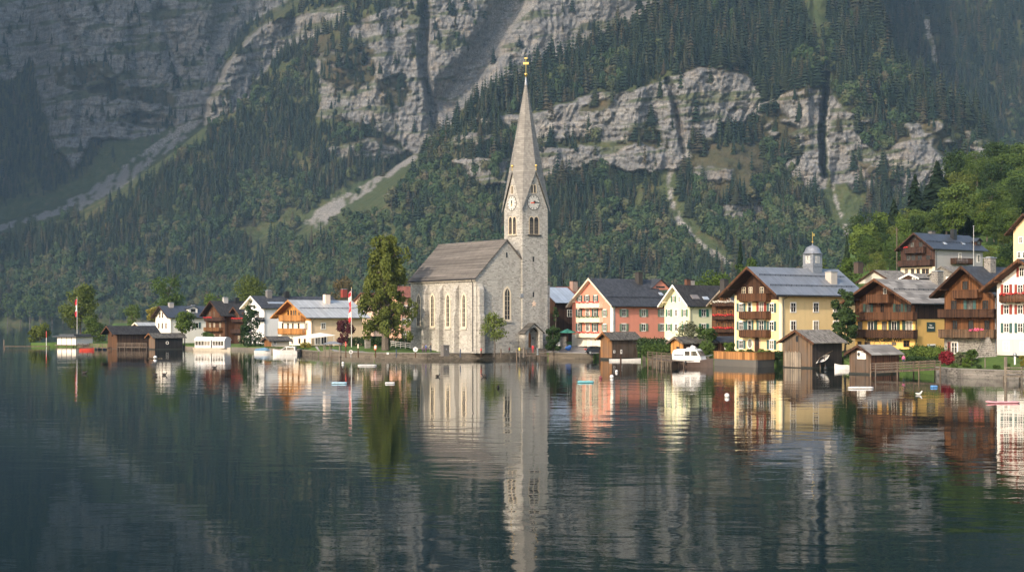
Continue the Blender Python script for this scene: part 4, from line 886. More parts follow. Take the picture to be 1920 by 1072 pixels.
# ------------------------------------------------------------------ the houses on the left
def left_houses():
    h = House('orange_chalet', 'cream house with honey orange timber gable and pale tin roof', 583.6, 648, 315, 522.7, L=13)
    Cc = plaster((.70, .52, .33), .26); h.shell(562, 595, 1.75, .9, wall=Cc, roof=R_TIN, barge=W_ORANGE, soffit=W_ORANGE)
    z1 = h.place(550, 601, 'g').z; h.band('g', z1, None, timber((.52, .24, .06), .19)); MB().box(-.04, -.003, 0, h.Wd, 0, z1).build('plaster_band', plaster((.78, .68, .54), .26), h.o)
    for x in (541, 546.5, 551, 555, 561): h.win('g', x, 586, .55, 1.1, None, trim=None, frame=W_BROWN, off=.03, mull=(0, 0))
    for x in (530.5, 540.5, 549.5, 560.5): h.win('g', x, 610.5, .75, 1.2, None, trim=None, frame=W_BROWN, off=.01)
    h.win('g', 574.5, 611.5, .55, 1.5, W_BROWN, off=.01, trim=None)
    for x in (530.5, 539.5, 548.5, 562, 572): h.win('g', x, 637, .8, 1.6, None, trim=None, frame=W_BROWN, off=.01)
    h.win('s', 606, 611, 1.0, 1.3, None); h.win('s', 596, 638, 1.4, 1.7, None, mull=(1, 0)); h.win('s', 607, 638, 1.4, 1.7, None, mull=(1, 0))
    h.balcony(523, 565, 591, 601, W_ORANGE, 1.1); h.balcony(521, 566.5, 616, 625.5, W_ORANGE, 1.1)
    h.chimney(612.5, 550.5, 1.3, 1.2, plaster((.70, .58, .48)), y=h.Wd * .42); h.snowbar(578)
    w = House('white_dark_roofed_house', 'white house with long dark roof and solar panel behind the orange chalet', 495, 645, 350, 459, L=21)
    Wp = plaster((.72, .70, .67), .26); w.shell(554.6, 577, 1.1, .6, wall=Wp, roof=R_SLATE, barge=WHITE, soffit=CREAM); w.skylight(518, 568, 4.5, 1.0, plain((.30, .33, .36), .2, .2, 'solar_glass'))
    w.win('g', 484, 590, 1.6, 1.9, None, frame=BROWNP, mull=(2, 0)); w.win('g', 483, 612, 1.0, 1.4, None); w.balcony(478, 490, 595, 601, DARKM, .9, gap=.09); w.chimney(504, 544, 1.3, 1.1, plaster((.16, .15, .14)), GREYM, y=w.Wd * .45); w.chimney(537, 546.5, 1.1, 1.1, BLACK, y=w.Wd * .45)
    b = House('dark_brown_chalet', 'dark brown timber chalet with red flowered balconies among the lakeside trees', 421.5, 644, 370, 386, L=8)
    b.shell(563.5, 591.7, 1.5, .8, wall=W_BROWN, roof=R_BLACK, barge=W_DARK, soffit=W_DARK)
    for y in (589, 610, 632):
        for x in (394, 402, 413): b.win('g', x, y, .8, 1.4, None, trim=None, frame=CREAM if y > 600 else W_WARM)
    b.balcony(383, 416, 595, 601, W_RED, 1.1, fl=RED_FL, fl_px=(383, 398)); b.balcony(382, 411, 614, 620, W_WARM, 1.1); b.chimney(422.5, 557, 1.2, 1.0, plaster((.4, .38, .36)), GREYM, y=b.Wd * .45); b.chimney(443.5, 558, 1.1, 1.0, BLACK, y=b.Wd * .45)
    c = House('brown_gabled_annex', 'small brown gabled chalet joined between the dark chalet and the white house', 461, 645, 366, 429, L=6); c.shell(575, 601, 1.2, .8, wall=W_DARK, roof=R_BLACK, barge=W_BROWN, soffit=W_BROWN)
    for y in (590, 611, 634):
        for x in (438, 448, 455): c.win('g', x, y, .8, 1.3, None, trim=None, frame=CREAM if y > 620 else W_WARM)
    c.balcony(434, 458, 597, 603, W_RED, 1.0, fl=RED_FL); c.balcony(431, 452, 617.5, 624, W_RED, 1.0)
    e = House('white_lakeside_house', 'white house with dark hipped roof and dormer near the boathouses', 319.8, 643, 385, 291.7, L=12.5); e.shell(573, 594.8, 1.2, .7, wall=plaster((.72, .68, .60), .26), roof=R_DSTEEL, barge=W_DARK, soffit=W_DARK)
    for x in (298, 304.5, 311.5): e.win('g', x, 610.5, .7, 1.5, None, trim=None, frame=BROWNP)
    for x in (300, 305): e.win('g', x, 590.5, .7, 1.5, None, trim=None, frame=BROWNP)
    e.win('s', 369, 610, 1.0, 1.5, TEAL, mull=(0, 0)); e.win('s', 345, 612, 1.0, 1.4, None); e.dormer(362, 573.5, 586, 2.6, WHITE, R_DSTEEL, .5); e.chimney(320.5, 567, 1.3, 1, plaster((.35, .32, .3)), GREYM, y=e.Wd * .45); e.chimney(362, 570, 1, .8, GREYM, y=e.Wd * .55)
    k = House('pale_roofed_hut', 'low hut with pale roof behind the long dark boathouse', 262, 640, 395, 244, L=10, W=5); k.shell(604, 612, .5, .5, wall=W_WARM, roof=R_TIN, barge=CREAM); k.win('g', 252, 620, .8, .8, None)
    s = House('garden_shed', 'small plank garden shed beside the orange chalet', 509, 650, 306, 495.5, L=4.2); s.shell(630, 638.5, .7, .4, wall=W_WARM, roof=R_SHD, barge=W_GREY); s.band('s', 0, None, plaster((.6, .52, .42)))
    s.win('s', 515, 643, .6, .6, None)
left_houses()
# ------------------------------------------------------------------ boathouses
def boathouse(name, label, px, py, d, gl, L, ridge, eave, og, oe, wall, roof, barge, alpha=36, W=None, side=None):
    h = House(name, label, px, py, d, gl, alpha, 'boathouse', L, W); 
    for _ in range(4): GROUND_PTS.pop()
    h.shell(ridge, eave, og, oe, wall=wall, roof=roof, barge=barge, soffit=None, th=.12, low=.0, gutter=False)
    if side: h.band('s', .02, None, side, 'plank_wall')
    MB().box(-.05, h.L + .05, -.055, h.Wd + .05, -.3, .22).build('wet_sill', plain((.022, .022, .016), .5, name='wet_wood'), h.o)
    for x in (.12, h.L / 2, h.L - .12):
        for y in (.12, h.Wd - .12): MB().tube([(x, y, -1.2), (x, y, .46)], .13, 7).build('pile', W_GREY, h.o)
    return h
def boathouses():
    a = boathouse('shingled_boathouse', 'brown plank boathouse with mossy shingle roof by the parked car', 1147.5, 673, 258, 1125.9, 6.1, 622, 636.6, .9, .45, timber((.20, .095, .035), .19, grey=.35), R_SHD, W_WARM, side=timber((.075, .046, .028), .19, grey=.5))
    for px, py, w, hh in ((1151.5, 659, .38, .5), (1164.5, 659, .36, .75)):
        p = a.place(px, py, 's'); sg = MB().box(p.x - w / 2 * 1.2, p.x + w / 2 * 1.2, -.06, -.032, p.z - hh / 2, p.z + hh / 2).build('notice', WHITE, a.o); MB().box(p.x - .1, p.x + .1, -.066, -.061, p.z - .12, p.z + .14).build('notice_mark', BLACK, sg)
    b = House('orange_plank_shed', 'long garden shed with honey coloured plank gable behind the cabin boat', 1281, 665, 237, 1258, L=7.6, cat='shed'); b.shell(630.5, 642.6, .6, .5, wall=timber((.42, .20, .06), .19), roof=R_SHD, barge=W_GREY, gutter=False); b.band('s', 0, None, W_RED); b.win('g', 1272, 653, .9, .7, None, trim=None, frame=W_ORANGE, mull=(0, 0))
    b2 = House('slate_lean_shed', 'low dark slate roofed shed between the plank shed and the yellow house', 1352, 660, 241, 1330, L=5.5, W=5, cat='shed'); b2.shell(630, 641, .4, .4, wall=W_DARK, roof=R_SLATE, gutter=False); b2.win('s', 1362, 650, .7, .6, None)
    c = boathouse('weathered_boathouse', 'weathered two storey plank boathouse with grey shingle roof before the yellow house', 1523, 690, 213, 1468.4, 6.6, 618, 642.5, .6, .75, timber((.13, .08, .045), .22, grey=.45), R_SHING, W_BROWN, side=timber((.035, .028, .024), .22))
    p = c.place(1494.5, 635, 'g'); MB().box(-.03, -.003, p.y - .25, p.y + .25, p.z - .45, p.z + .45).build('hatch', BLACK, c.o)
    p = c.place(1487.5, 676, 'g'); gt = MB(); q0 = c.place(1503, 690, 'g').y; q1 = c.place(1472, 690, 'g').y; n = 16
    for i in range(n): y = q0 + (q1 - q0) * (i + .5) / n; gt.box(-.16, -.12, y - .11, y + .11, .1, 2.25 + .12 * (i % 3))
    gt.box(-.119, -.06, q0, q1, .5, .65).box(-.119, -.06, q0, q1, 1.7, 1.85).build('water_gate', W_PALE, c.o)
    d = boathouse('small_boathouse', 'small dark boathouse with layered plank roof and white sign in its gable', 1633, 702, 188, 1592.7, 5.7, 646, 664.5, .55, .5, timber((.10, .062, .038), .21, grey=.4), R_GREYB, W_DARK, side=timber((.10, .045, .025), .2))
    p = d.place(1616, 665, 'g'); sgn = MB().box(-.1, -.003, p.y - .72, p.y + .72, p.z - .55, p.z + .5).build('sign', WHITE, d.o); m = MB()
    m.tube([(-.112, p.y + .45, p.z + .08), (-.103, p.y + .45, p.z + .08)], .24, 14); m.box(-.112, -.102, p.y - .55, p.y + .6, p.z - .28, p.z - .2).box(-.112, -.102, p.y - .6, p.y + .1, p.z + .28, p.z + .36); m.build('sign_mark', BLACK, sgn)
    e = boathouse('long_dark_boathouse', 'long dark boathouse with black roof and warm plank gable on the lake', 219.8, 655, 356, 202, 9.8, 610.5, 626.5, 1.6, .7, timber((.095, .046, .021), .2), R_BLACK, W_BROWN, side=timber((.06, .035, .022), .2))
    p = e.place(211, 625.5, 'g'); e.win('g', 211, 627.5, .9, .8, None, trim=None, frame=W_DARK)
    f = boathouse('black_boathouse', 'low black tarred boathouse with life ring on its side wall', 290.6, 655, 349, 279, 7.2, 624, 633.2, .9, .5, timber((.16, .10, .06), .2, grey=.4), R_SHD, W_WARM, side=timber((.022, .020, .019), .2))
    p = f.place(313.5, 642.5, 's'); lr = MB(); n = 14
    for i in range(n): a0, a1 = 6.2832 * i / n, 6.2832 * (i + 1) / n; lr.bar((p.x + .33 * math.cos(a0), -.09, p.z + .33 * math.sin(a0)), (p.x + .33 * math.cos(a1), -.09, p.z + .33 * math.sin(a1)), .13, .11)
    lr.build('life_ring', WHITE, f.o)
    # white flat roofed bathing pavilion
    g = House('white_pavilion', 'white panelled bathing pavilion on piles beside the wooden pier', 143, 650, 380, 100, alpha=62, L=6.0, W=None, cat='pavilion')
    for _ in range(4): GROUND_PTS.pop()
    Wd = min(g.Wd, 7); g.o['label'] = g.o['label']
    h = House
    zt = g.place(120, 631.5, 'g').z; MB().box(0, g.L, 0, Wd, .55, zt).build('wall', plaster((.76, .70, .62), .08), g.o); b = MB()
    for i in range(5): y = Wd * i / 4; b.box(-.06, -.003, y - .06, y + .06, .5, zt)
    b.build('batten', DARKM, g.o); MB().box(-.9, g.L + .8, -.8, Wd + .9, zt + .003, zt + .28).build('roof', R_DSTEEL, g.o); MB().box(-.3, g.L, .5, Wd - 1.0, zt + .283, zt + .75).build('raised_roof', R_DSTEEL, g.o); MB().box(-.5, g.L + .4, -.5, Wd + .4, .3, .547).build('deck', W_GREY, g.o)
    for x in (0, g.L):
        for y in (0, Wd / 2, Wd): MB().tube([(x, y, -1.2), (x, y, .3)], .12, 6).build('pile', W_GREY, g.o)
boathouses()
# ------------------------------------------------------------------ the church
def church():
    px0, d0, al = 893, 267, 35.5
    h = House('stone_church', 'grey stone lakeside church with tall octagonal spire and clock tower', px0, 659, d0, 770, alpha=al, cat='church', L=14.0)
    for _ in range(4): GROUND_PTS.pop()
    LN = h.Wd                                                  # nave length (along +Y), gable along +X
    for lx in (-1, 17): 
        for ly in (-1, LN): GROUND_PTS.append(tuple(h.M @ Vector((lx, ly, -.05))))
    o = h.o; ST = stonework((.42, .392, .34), .58, .27, 'church_masonry', .31); ST2 = stonework((.55, .49, .40), .6, .32, 'church_ashlar', .2)
    ze = h.z_at(-.4, -.2, 521.5); zr = h.z_at(7, -.2, 448); GW = 14.0
    sl = (zr - ze) / 7.4; zw = ze + .4 * sl - .38; zt = zr - .38
    MB().prism([(0, 0, -.3), (GW, 0, -.3), (GW, 0, zw), (GW / 2, 0, zt), (0, 0, zw)], (0, -LN, 0)).build('nave_wall', ST, o)
    SH = rooftile((.118, .104, .090), .17, .17, .45, .9, 'church_shingles', moss=(.06, .055, .04))
    # the roof shingle rows need the slope direction: rows follow z
    r = MB(); c = [(-.45, ze - .02), (GW / 2, zr), (GW + .45, ze - .02)]; th = .3
    for p, q in ((c[0], c[1]), (c[1], c[2])):
        r.prism([(p[0], -.22, p[1] - th), (q[0], -.22, q[1] - th), (q[0], -.22, q[1]), (p[0], -.22, p[1])], (0, -(LN + .6), 0))
    h.roof = r.build('nave_roof', SH, o)
    MB().box(-.40, -.06, -.1, LN, zw - .5, zw - .02).build('cornice', ST2, o)
    MB().tube([(-.6, -.2, ze - .12), (-.6, LN + .3, ze - .12)], .09, 6).tube([(-.5, 1.0, ze - .2), (-.14, 1.0, ze - .9), (-.14, 1.0, 0)], .07, 6).build('gutter', DARKM, o)
    # gothic lancets
    def lancet(face, px, py_c, w, hh, name='lancet_window', twin=True, base=.0):
        p = h.ray(px, py_c, 'x0' if face == 'x' else 'y0'); n = 7
        def arch(ww, h0, h1):
            pts = [(-ww / 2, h0), (ww / 2, h0)]; rr = ww * 1.0; zsp = h1 - ww * .87
            pts += [(ww / 2 - rr + rr * math.cos(a), zsp + rr * math.sin(a)) for a in [math.pi / 3 * i / n for i in range(n + 1)]]
            pts += [(-ww / 2 + rr - rr * math.cos(a), zsp + rr * math.sin(a)) for a in [math.pi / 3 * (n - i) / n for i in range(1, n + 1)]]
            return pts
        T = (lambda u, z, off: (-off, p.y - u, p.z + z)) if face == 'x' else (lambda u, z, off: (p.x + u, -off, p.z + z))
        nv = (lambda k: (-k, 0, 0)) if face == 'x' else (lambda k: (0, -k, 0))
        out, inn_ = arch(w + .75, -hh / 2 - .25, hh / 2 + .45), arch(w, -hh / 2, hh / 2); m = MB(); N = len(out)
        m.add([T(u, z, .07) for u, z in out] + [T(u, z, .07) for u, z in inn_] + [T(u, z, .0) for u, z in out] + [T(u, z, -.2) for u, z in inn_],
              [(i, (i + 1) % N, N + (i + 1) % N, N + i) for i in range(N)] + [(i, 2 * N + i, 2 * N + (i + 1) % N, (i + 1) % N) for i in range(N)] + [(N + i, N + (i + 1) % N, 3 * N + (i + 1) % N, 3 * N + i) for i in range(N)])
        f = m.build(name, plaster((.62, .52, .38), .2), o)
        MB().prism([T(u, z, .012) for u, z in inn_], nv(.008)).build('pane', M_GLASS, f)
        b = MB(); ky = []
        for k in ((0,) if twin else (-.17, .17)): b.prism([T(k * w - .05, -hh / 2, .05), T(k * w + .05, -hh / 2, .05), T(k * w + .05, hh / 2 - .25, .05), T(k * w - .05, hh / 2 - .25, .05)], nv(.036))
        for zz in np.arange(-hh / 2 + .8, hh / 2 - w * .6, .9): b.prism([T(-w / 2, zz, .046), T(w / 2, zz, .046), T(w / 2, zz + .05, .046), T(-w / 2, zz + .05, .046)], nv(.03))
        b.build('tracery', plaster((.5, .44, .34), .2), f)
        sill = [T(-w / 2 - .5, -hh / 2 - .26, .25), T(w / 2 + .5, -hh / 2 - .26, .25), T(w / 2 + .5, -hh / 2 - .6, .25), T(-w / 2 - .5, -hh / 2 - .6, .25)]
        MB().prism(sill[::-1], nv(.247)).build('sill', ST2, f)
    for px in (785, 811, 840, 870): lancet('x', px, 582, 1.0, 6.1)
    lancet('y', 951, 569.5, 1.15, 5.9, twin=True)
    # buttresses along the nave and at the corner
    def butt(y0, y1, zt_, dep=1.1, x=0):
        b = MB(); pr = [(x, 0), (x - dep, 0), (x - dep, zt_ * .52), (x - dep * .72, zt_ * .58), (x - dep * .72, zt_ - 1.2), (x, zt_)]
        b.prism([(u, y0, z - .3 if z == 0 else z) for u, z in pr], (0, -(y1 - y0), 0)); return b.build('buttress', ST, o)
    for px in (795.5, 823.5, 852.5): y = h.ray(px, 600, 'x0', -.7).y; butt(y - .45, y + .45, zw - 1.0)
    def butty(x0, x1, zt_, dep):
        pr = [(0, -.3), (-dep, -.3), (-dep, zt_ * .52), (-dep * .75, zt_ * .56), (-dep * .75, zt_ - 1.0), (0, zt_)]
        return MB().prism([(x0, v, z) for v, z in pr][::-1], (-(x1 - x0), 0, 0)).build('buttress', ST, o)
    butty(.25, 1.25, h.place(900, 532, 's').z, 1.0)
    # tower
    TX, TY, S = 10.45, -.35, 6.05; cx, cy = TX + S / 2, TY + S / 2
    zv = h.z_at(TX, TY, 391); zg = h.z_at(cx, TY, 319); zt_ = h.z_at(cx, cy, 148)
    ST3 = stonework((.38, .36, .32), .56, .27, 'tower_masonry', .33)
    t = MB().box(TX, TX + S, TY, TY + S, -.3, zv); hw = S / 2; TT = .45
    for (ax, ay, bx, by) in ((TX, TY, TX + S, TY), (TX + S, TY, TX + S, TY + S), (TX + S, TY + S, TX, TY + S), (TX, TY + S, TX, TY)):
        dirx, diry = (bx - ax) / S, (by - ay) / S; nx, ny = diry, -dirx
        t.prism([(ax, ay, zv + .002), (bx, by, zv + .002), ((ax + bx) / 2, (ay + by) / 2, zg - .1)], (nx * TT, ny * TT, 0))
    tower = t.build('tower', ST3, o)
    MB().box(TX + S - .02, TX + S + .75, TY + .3, TY + 1.5, -.3, h.place(1022, 534, 's').z).build('buttress', ST, o)
    # spire: eight faces running from four gable peaks and four eaves corners to the tip
    G = [(cx, TY - .28), (TX + S + .28, cy), (cx, TY + S + .28), (TX - .28, cy)]; Cn = [(TX - .38, TY - .38), (TX + S + .38, TY - .38), (TX + S + .38, TY + S + .38), (TX - .38, TY + S + .38)]
    base = []
    for i in range(4): base += [(Cn[i][0], Cn[i][1], zv - .25), (G[i][0], G[i][1], zg)]
    v = base + [(x, y, z - .3) for x, y, z in base] + [(cx, cy, zt_), (cx, cy, zt_ - .6)]
    f = [(i, (i + 1) % 8, 16) for i in range(8)] + [((i + 1) % 8 + 8, i + 8, 17) for i in range(8)] + [(i, i + 8, (i + 1) % 8 + 8, (i + 1) % 8) for i in range(8)]
    spire = MB().add(v, f).build('spire', rooftile((.20, .188, .168), .42, .35, .2, .85, 'spire_shingles'), o)
    for i in range(4): MB().tube([(G[i][0], G[i][1], zg - .1), (G[i][0], G[i][1], zg + .7)], .06, 6).ball((G[i][0], G[i][1], zg + .85), .24).build('finial', GOLD, spire)
    MB().lathe([(.28, -1.2), (.16, .1), (.09, .3)], 8, (cx, cy, zt_)).build('spire_cap', GREYM, spire)
    MB().ball((cx, cy, zt_ + .85), .33, 14).build('spire_ball', GOLD, spire, smooth=True)
    b = MB().bar((cx, cy, zt_), (cx, cy, zt_ + 4.0), .09); 
    e1 = (math.cos(R(-al)), math.sin(R(-al))); 
    for zz, ww, hh in ((zt_ + 3.0, 1.05, .42), (zt_ + 4.0, .6, .22)): b.bar((cx - e1[0] * ww / 2, cy - e1[1] * ww / 2, zz), (cx + e1[0] * ww / 2, cy + e1[1] * ww / 2, zz), .08, hh)
    b.build('spire_cross', GOLD, spire)
    # clocks
    def clock(face, px, py, r=1.5):
        p = h.ray(px, py, 'x' if face == 'x' else 'y', TX if face == 'x' else TY); n = 28
        T = (lambda u, z, k: (TX - k, p.y - u, p.z + z)) if face == 'x' else (lambda u, z, k: (p.x + u, TY - k, p.z + z)); nv = (lambda k: (-k, 0, 0)) if face == 'x' else (lambda k: (0, -k, 0))
        cir = lambda q, k: [T(q * math.cos(6.28318 * i / n), q * math.sin(6.28318 * i / n), k) for i in range(n)]
        rim = MB().prism(cir(r, .06), nv(.055)).build('clock', BLACK, o); MB().prism(cir(r * .93, .075), nv(.014)).build('dial', plain((.52, .49, .43), .6, name='clock_dial'), rim)
        m = MB()
        for i in range(12):
            a = i * math.pi / 6; q0, q1 = (.64 if i % 3 == 0 else .72) * r, .88 * r
            m.bar(T(q0 * math.sin(a), q0 * math.cos(a), .088), T(q1 * math.sin(a), q1 * math.cos(a), .088), .17 if i % 3 == 0 else .12, .02, up=nv(1))
        m.build('numerals', BLACK, rim)
        if face == 'y':
            MB().bar(T(0, 0, .11), T(.62 * r, .06 * r, .11), .2, .03, up=nv(1)).bar(T(0, 0, .112), T(.28 * r, .14 * r, .112), .5, .03, up=nv(1)).build('minute_hand', BLACK, rim); MB().bar(T(.1, 0, .13), T(-.5 * r, -.05 * r, .13), .22, .03, up=nv(1)).build('hour_hand', plain((.75, .12, .05), .5, name='red_enamel'), rim)
        else: MB().bar(T(0, -.3 * r, .11), T(0, .4 * r, .11), .32, .03, up=nv(1)).build('minute_hand', BLACK, rim); MB().bar(T(0, -.35 * r, .13), T(0, -.02, .13), .26, .03, up=nv(1)).build('hour_hand', GOLD, rim)
    clock('y', 1000.4, 380); clock('x', 959.9, 381.5)
    # belfry openings, arched pairs
    def arched(face, px, py, w, hh, dark=BLACK, name='belfry_opening', louv=True):
        p = h.ray(px, py, 'x' if face == 'x' else 'y', TX if face == 'x' else TY); n = 8
        T = (lambda u, z, k: (TX - k, p.y - u, p.z + z)) if face == 'x' else (lambda u, z, k: (p.x + u, TY - k, p.z + z)); nv = (lambda k: (-k, 0, 0)) if face == 'x' else (lambda k: (0, -k, 0))
        ar = lambda ww, h0, h1: [(-ww / 2, h0), (ww / 2, h0)] + [(ww / 2 * math.cos(math.pi * i / n), h1 - ww / 2 + ww * .62 * math.sin(math.pi * i / n)) for i in range(n + 1)]
        s_ = MB().prism([T(u, z, .05) for u, z in ar(w + .36, -hh / 2 - .1, hh / 2 + .12)], nv(.047)).build(name, plaster((.60, .48, .33), .2), o)
        MB().prism([T(u + (.1 if face == 'y' else -.06) * -1, z, .065) for u, z in ar(w, -hh / 2, hh / 2)], nv(.014)).build('dark_opening', dark, s_)
        if louv:
            b = MB()
            for i in range(8): z = -hh / 2 + .2 + i * hh * .09; b.prism([T(-w * .42 - .1, z, .085), T(w * .3, z, .085), T(w * .3, z + .1, .085), T(-w * .42 - .1, z + .1, .085)], nv(.018))
            b.build('louvre', plain((.16, .13, .10), .8, name='louvre_wood'), s_)
    for px in (997, 1006): arched('y', px, 423.5, .95, 3.2)
    for px in (957, 964.5): arched('x', px, 423.5, .95, 3.2)
    for px in (998, 1003.3): arched('y', px, 354.5, .36, 1.5, louv=False)
    arched('x', 960.2, 356, .4, 1.4, louv=False)
    p = h.ray(1001.5, 441, 'y', TY); MB().box(p.x - 1.6, p.x + 1.6, TY - .25, TY - .003, p.z - .12, p.z + .1).build('sill', DARKM, o)
    p = h.ray(960.6, 441, 'x', TX); MB().box(TX - .25, TX - .003, p.y - 1.5, p.y + 1.5, p.z - .12, p.z + .1).build('sill', ST2, o)
    for px, py in ((1000, 486), (1000, 552)): p = h.ray(px, py, 'y', TY); MB().box(p.x - .17, p.x + .17, TY - .03, TY - .003, p.z - .5, p.z + .5).build('slit_window', BLACK, o)
    p = h.ray(950, 478, 'y', 0); MB().box(p.x - .16, p.x + .16, -.03, -.003, p.z - .5, p.z + .5).build('slit_window', BLACK, o)
    # pale star ornament on the tower
    p = h.ray(1001.3, 569.5, 'y', TY); pts = []
    for i in range(10): a = math.pi / 2 + i * math.pi / 5; q = (.62 if i % 2 == 0 else .3); pts.append((p.x + q * math.cos(a), TY - .05, p.z + q * 1.05 * math.sin(a)))
    MB().prism(pts[::-1], (0, -.047, 0)).build('star_ornament', plain((.72, .52, .38), .7, name='star_plaster'), o)
    p = h.ray(976.5, 554, 'y', 0); MB().box(p.x - .35, p.x + .35, -.4, -.003, p.z - .4, p.z + .35).build('lamp_box', GREYM, o)
    # porch
    x0, x1, dep = 9.7, 13.9, 2.3; zb = h.z_at(x0, -dep, 652) - .1; zl = h.z_at(x0, -dep, 623); zp = h.z_at((x0 + x1) / 2, -dep, 606.5); xm = (x0 + x1) / 2; n = 10; aw = 1.35; ha = zl + .45
    ap = [(x0, zb), (xm - aw, zb)] + [(xm - aw * math.cos(math.pi * i / n), ha - 1.0 + (aw * 1.1) * math.sin(math.pi * i / n)) for i in range(n + 1)] + [(xm + aw, zb), (x1, zb), (x1, zl), (xm, zp - .15), (x0, zl)]
    b = MB(); k = len(ap)
    b.prism([(u, -dep, z) for u, z in ap], (0, -.6, 0)).box(x0, x0 + .5, -dep + .602, TY - .003, zb, zl - .05).box(x1 - .5, x1, -dep + .602, TY - .003, zb, zl - .05)
    pc = b.build('porch', ST, o); rr = MB()
    for sg in (0, 1):
        e = x0 - .3 if sg == 0 else x1 + .3; s2 = (zp - zl) / (xm - x0); q = [(e, -dep - .25, zl - .3 * s2), (xm, -dep - .25, zp), (xm, -dep - .25, zp + .16), (e, -dep - .25, zl - .3 * s2 + .16)]
        rr.prism(q if sg == 0 else q[::-1], (0, -(dep + .25 + TY - .004), 0))
    rr.build('porch_roof', R_SHD, pc)
    dz = h.z_at(xm, TY, 651); dw = .75
    da = [(xm - .1 - dw, TY - .06, dz), (xm - .1 + dw, TY - .06, dz)] + [(xm - .1 + dw * math.cos(math.pi * i / 8), TY - .06, dz + 2.1 + .9 * math.sin(math.pi * i / 8)) for i in range(9)]
    dr = MB().prism(da, (0, -.057, 0)).build('door', timber((.30, .12, .045), .2), o); MB().ball((xm + .4, TY - .1, dz + 1.1), .07).build('handle', DARKM, dr)
    MB().box(xm + .9, xm + 1.3, TY - .05, TY - .003, dz + 1.6, dz + 1.85).build('plaque', BLACK, o)
church()
# ------------------------------------------------------------------ shore, land, quay
SHORE = [(58, 649), (100, 649), (150, 649), (200, 652), (335, 652.5), (352, 655), (430, 656), (520, 659), (560, 664), (600, 668), (700, 671), (800, 672), (960, 671), (1030, 670.5), (1115, 673), (1130, 671), (1200, 671.5), (1212, 678), (1262, 680),
         (1330, 684), (1460, 686), (1475, 684.5), (1575, 685), (1590, 692), (1700, 695), (1730, 700), (1755, 703), (1800, 707), (1900, 711), (1990, 716), (2200, 725), (2500, 735)]
def shore_d(px): return HCAM * FPX / (np.interp(px, [a for a, b in SHORE], [b for a, b in SHORE]) - HOR)
def gp(px, py, d): p = W(px, py, d); GROUND_PTS.append((p.x, p.y, p.z))
for q in ((1600, 520, 420), (1650, 492, 420), (1700, 472, 430), (1760, 452, 430), (1820, 432, 420), (1880, 412, 410), (1940, 400, 410), (1760, 410, 520), (1850, 352, 540), (1940, 325, 560), (1850, 318, 680), (1960, 270, 680), (1650, 482, 520), (1700, 448, 560),
          (1590, 540, 520), (1600, 590, 330), (1650, 560, 320), (2100, 330, 500), (2200, 300, 600), (1750, 590, 700), (1850, 470, 850), (1980, 420, 850), (1800, 590, 1100), (2000, 560, 1200), (2300, 400, 900), (1380, 640, 300), (1480, 632, 300), (1380, 615, 420), (1500, 600, 420), (1250, 620, 400), (1100, 622, 400)): gp(*q)
for px in range(80, 1500, 90):
    for d, z in ((620, 2.5), (900, 3), (1300, 4), (1800, 3)): GROUND_PTS.append(((px - 960) / FPX * d, d, z))
for px in range(60, 2480, 30):
    d = float(shore_d(px)); GROUND_PTS.append(((px - 960) / FPX * d, d, .92)); GROUND_PTS.append(((px - 960) / FPX * (d + 2.0), d + 2.0, 1.0))
for px in (600, 630, 660, 690, 720, 750):
    for d, z in ((276, 1.3), (281, 1.65), (286, 2.0)): GROUND_PTS.append(((px - 960) / FPX * d, d, z))
_gp = np.array(GROUND_PTS)
def gz(x, y):
    x, y = np.atleast_1d(np.asarray(x, float)), np.atleast_1d(np.asarray(y, float)); out = np.zeros(x.size); xf, yf = x.ravel(), y.ravel()
    for i in range(0, xf.size, 4000):
        d2 = (xf[i:i + 4000, None] - _gp[None, :, 0]) ** 2 + (yf[i:i + 4000, None] - _gp[None, :, 1]) ** 2 + .3
        w = d2 ** -1.7; out[i:i + 4000] = (w * _gp[None, :, 2]).sum(1) / w.sum(1)
    return out.reshape(x.shape)
def gz1(x, y): return float(gz(x, y)[0])
def on_ground(px, d): x = (px - 960) / FPX * d; return Vector((x, d, gz1(x, d)))
def make_ground():
    t = NT('shore_ground'); c = t.coord('Object'); n = t.noise(c, .12, 5, .7); f = t.noise(c, 2.5, 5, .7)
    g = t.ramp(t.math('ADD', t.math('MULTIPLY', n, .6), t.math('MULTIPLY', f, .4)), [(.3, (.040, .066, .018)), (.5, (.070, .115, .028)), (.66, (.095, .13, .038)), (.8, (.11, .10, .055))])
    t.set(g, .95, spec=.1); t.bump(t.noise(c, 6, 4), .8, .12)
    pxs = np.concatenate([np.arange(58, 2000, 7.0), np.arange(2000, 2520, 40)]); ks = np.array([0, .0, 1, 2, 3.5, 5, 7, 9.5, 12, 15, 19, 23, 28, 34, 41, 50, 60, 72, 86, 103, 123, 147, 176, 210, 250, 300, 360, 430, 520, 650, 850, 1100, 1400, 1600])
    PX, K = np.meshgrid(pxs, ks); D = shore_d(PX) + K; X = (PX - 960) / FPX * D; Z = gz(X, D); Z[0, :] = -1.5
    Z = np.where(K > np.interp(PX, [58, 100, 150, 200, 250], [5, 12, 26, 60, 4000]), -2.5, Z)
    Z = Z + np.where(K > 60, 1.2 * fbm(X / 25, D / 25, 300), 0)
    nr, nc = PX.shape; idx = np.arange(nr * nc).reshape(nr, nc); F = np.stack([idx[:-1, :-1], idx[:-1, 1:], idx[1:, 1:], idx[1:, :-1]], -1).reshape(-1, 4)
    o = np_mesh('shore_ground', np.stack([X, D, Z], -1).reshape(-1, 3), F, t.m, smooth=False); meta(o, kind='structure')
make_ground()
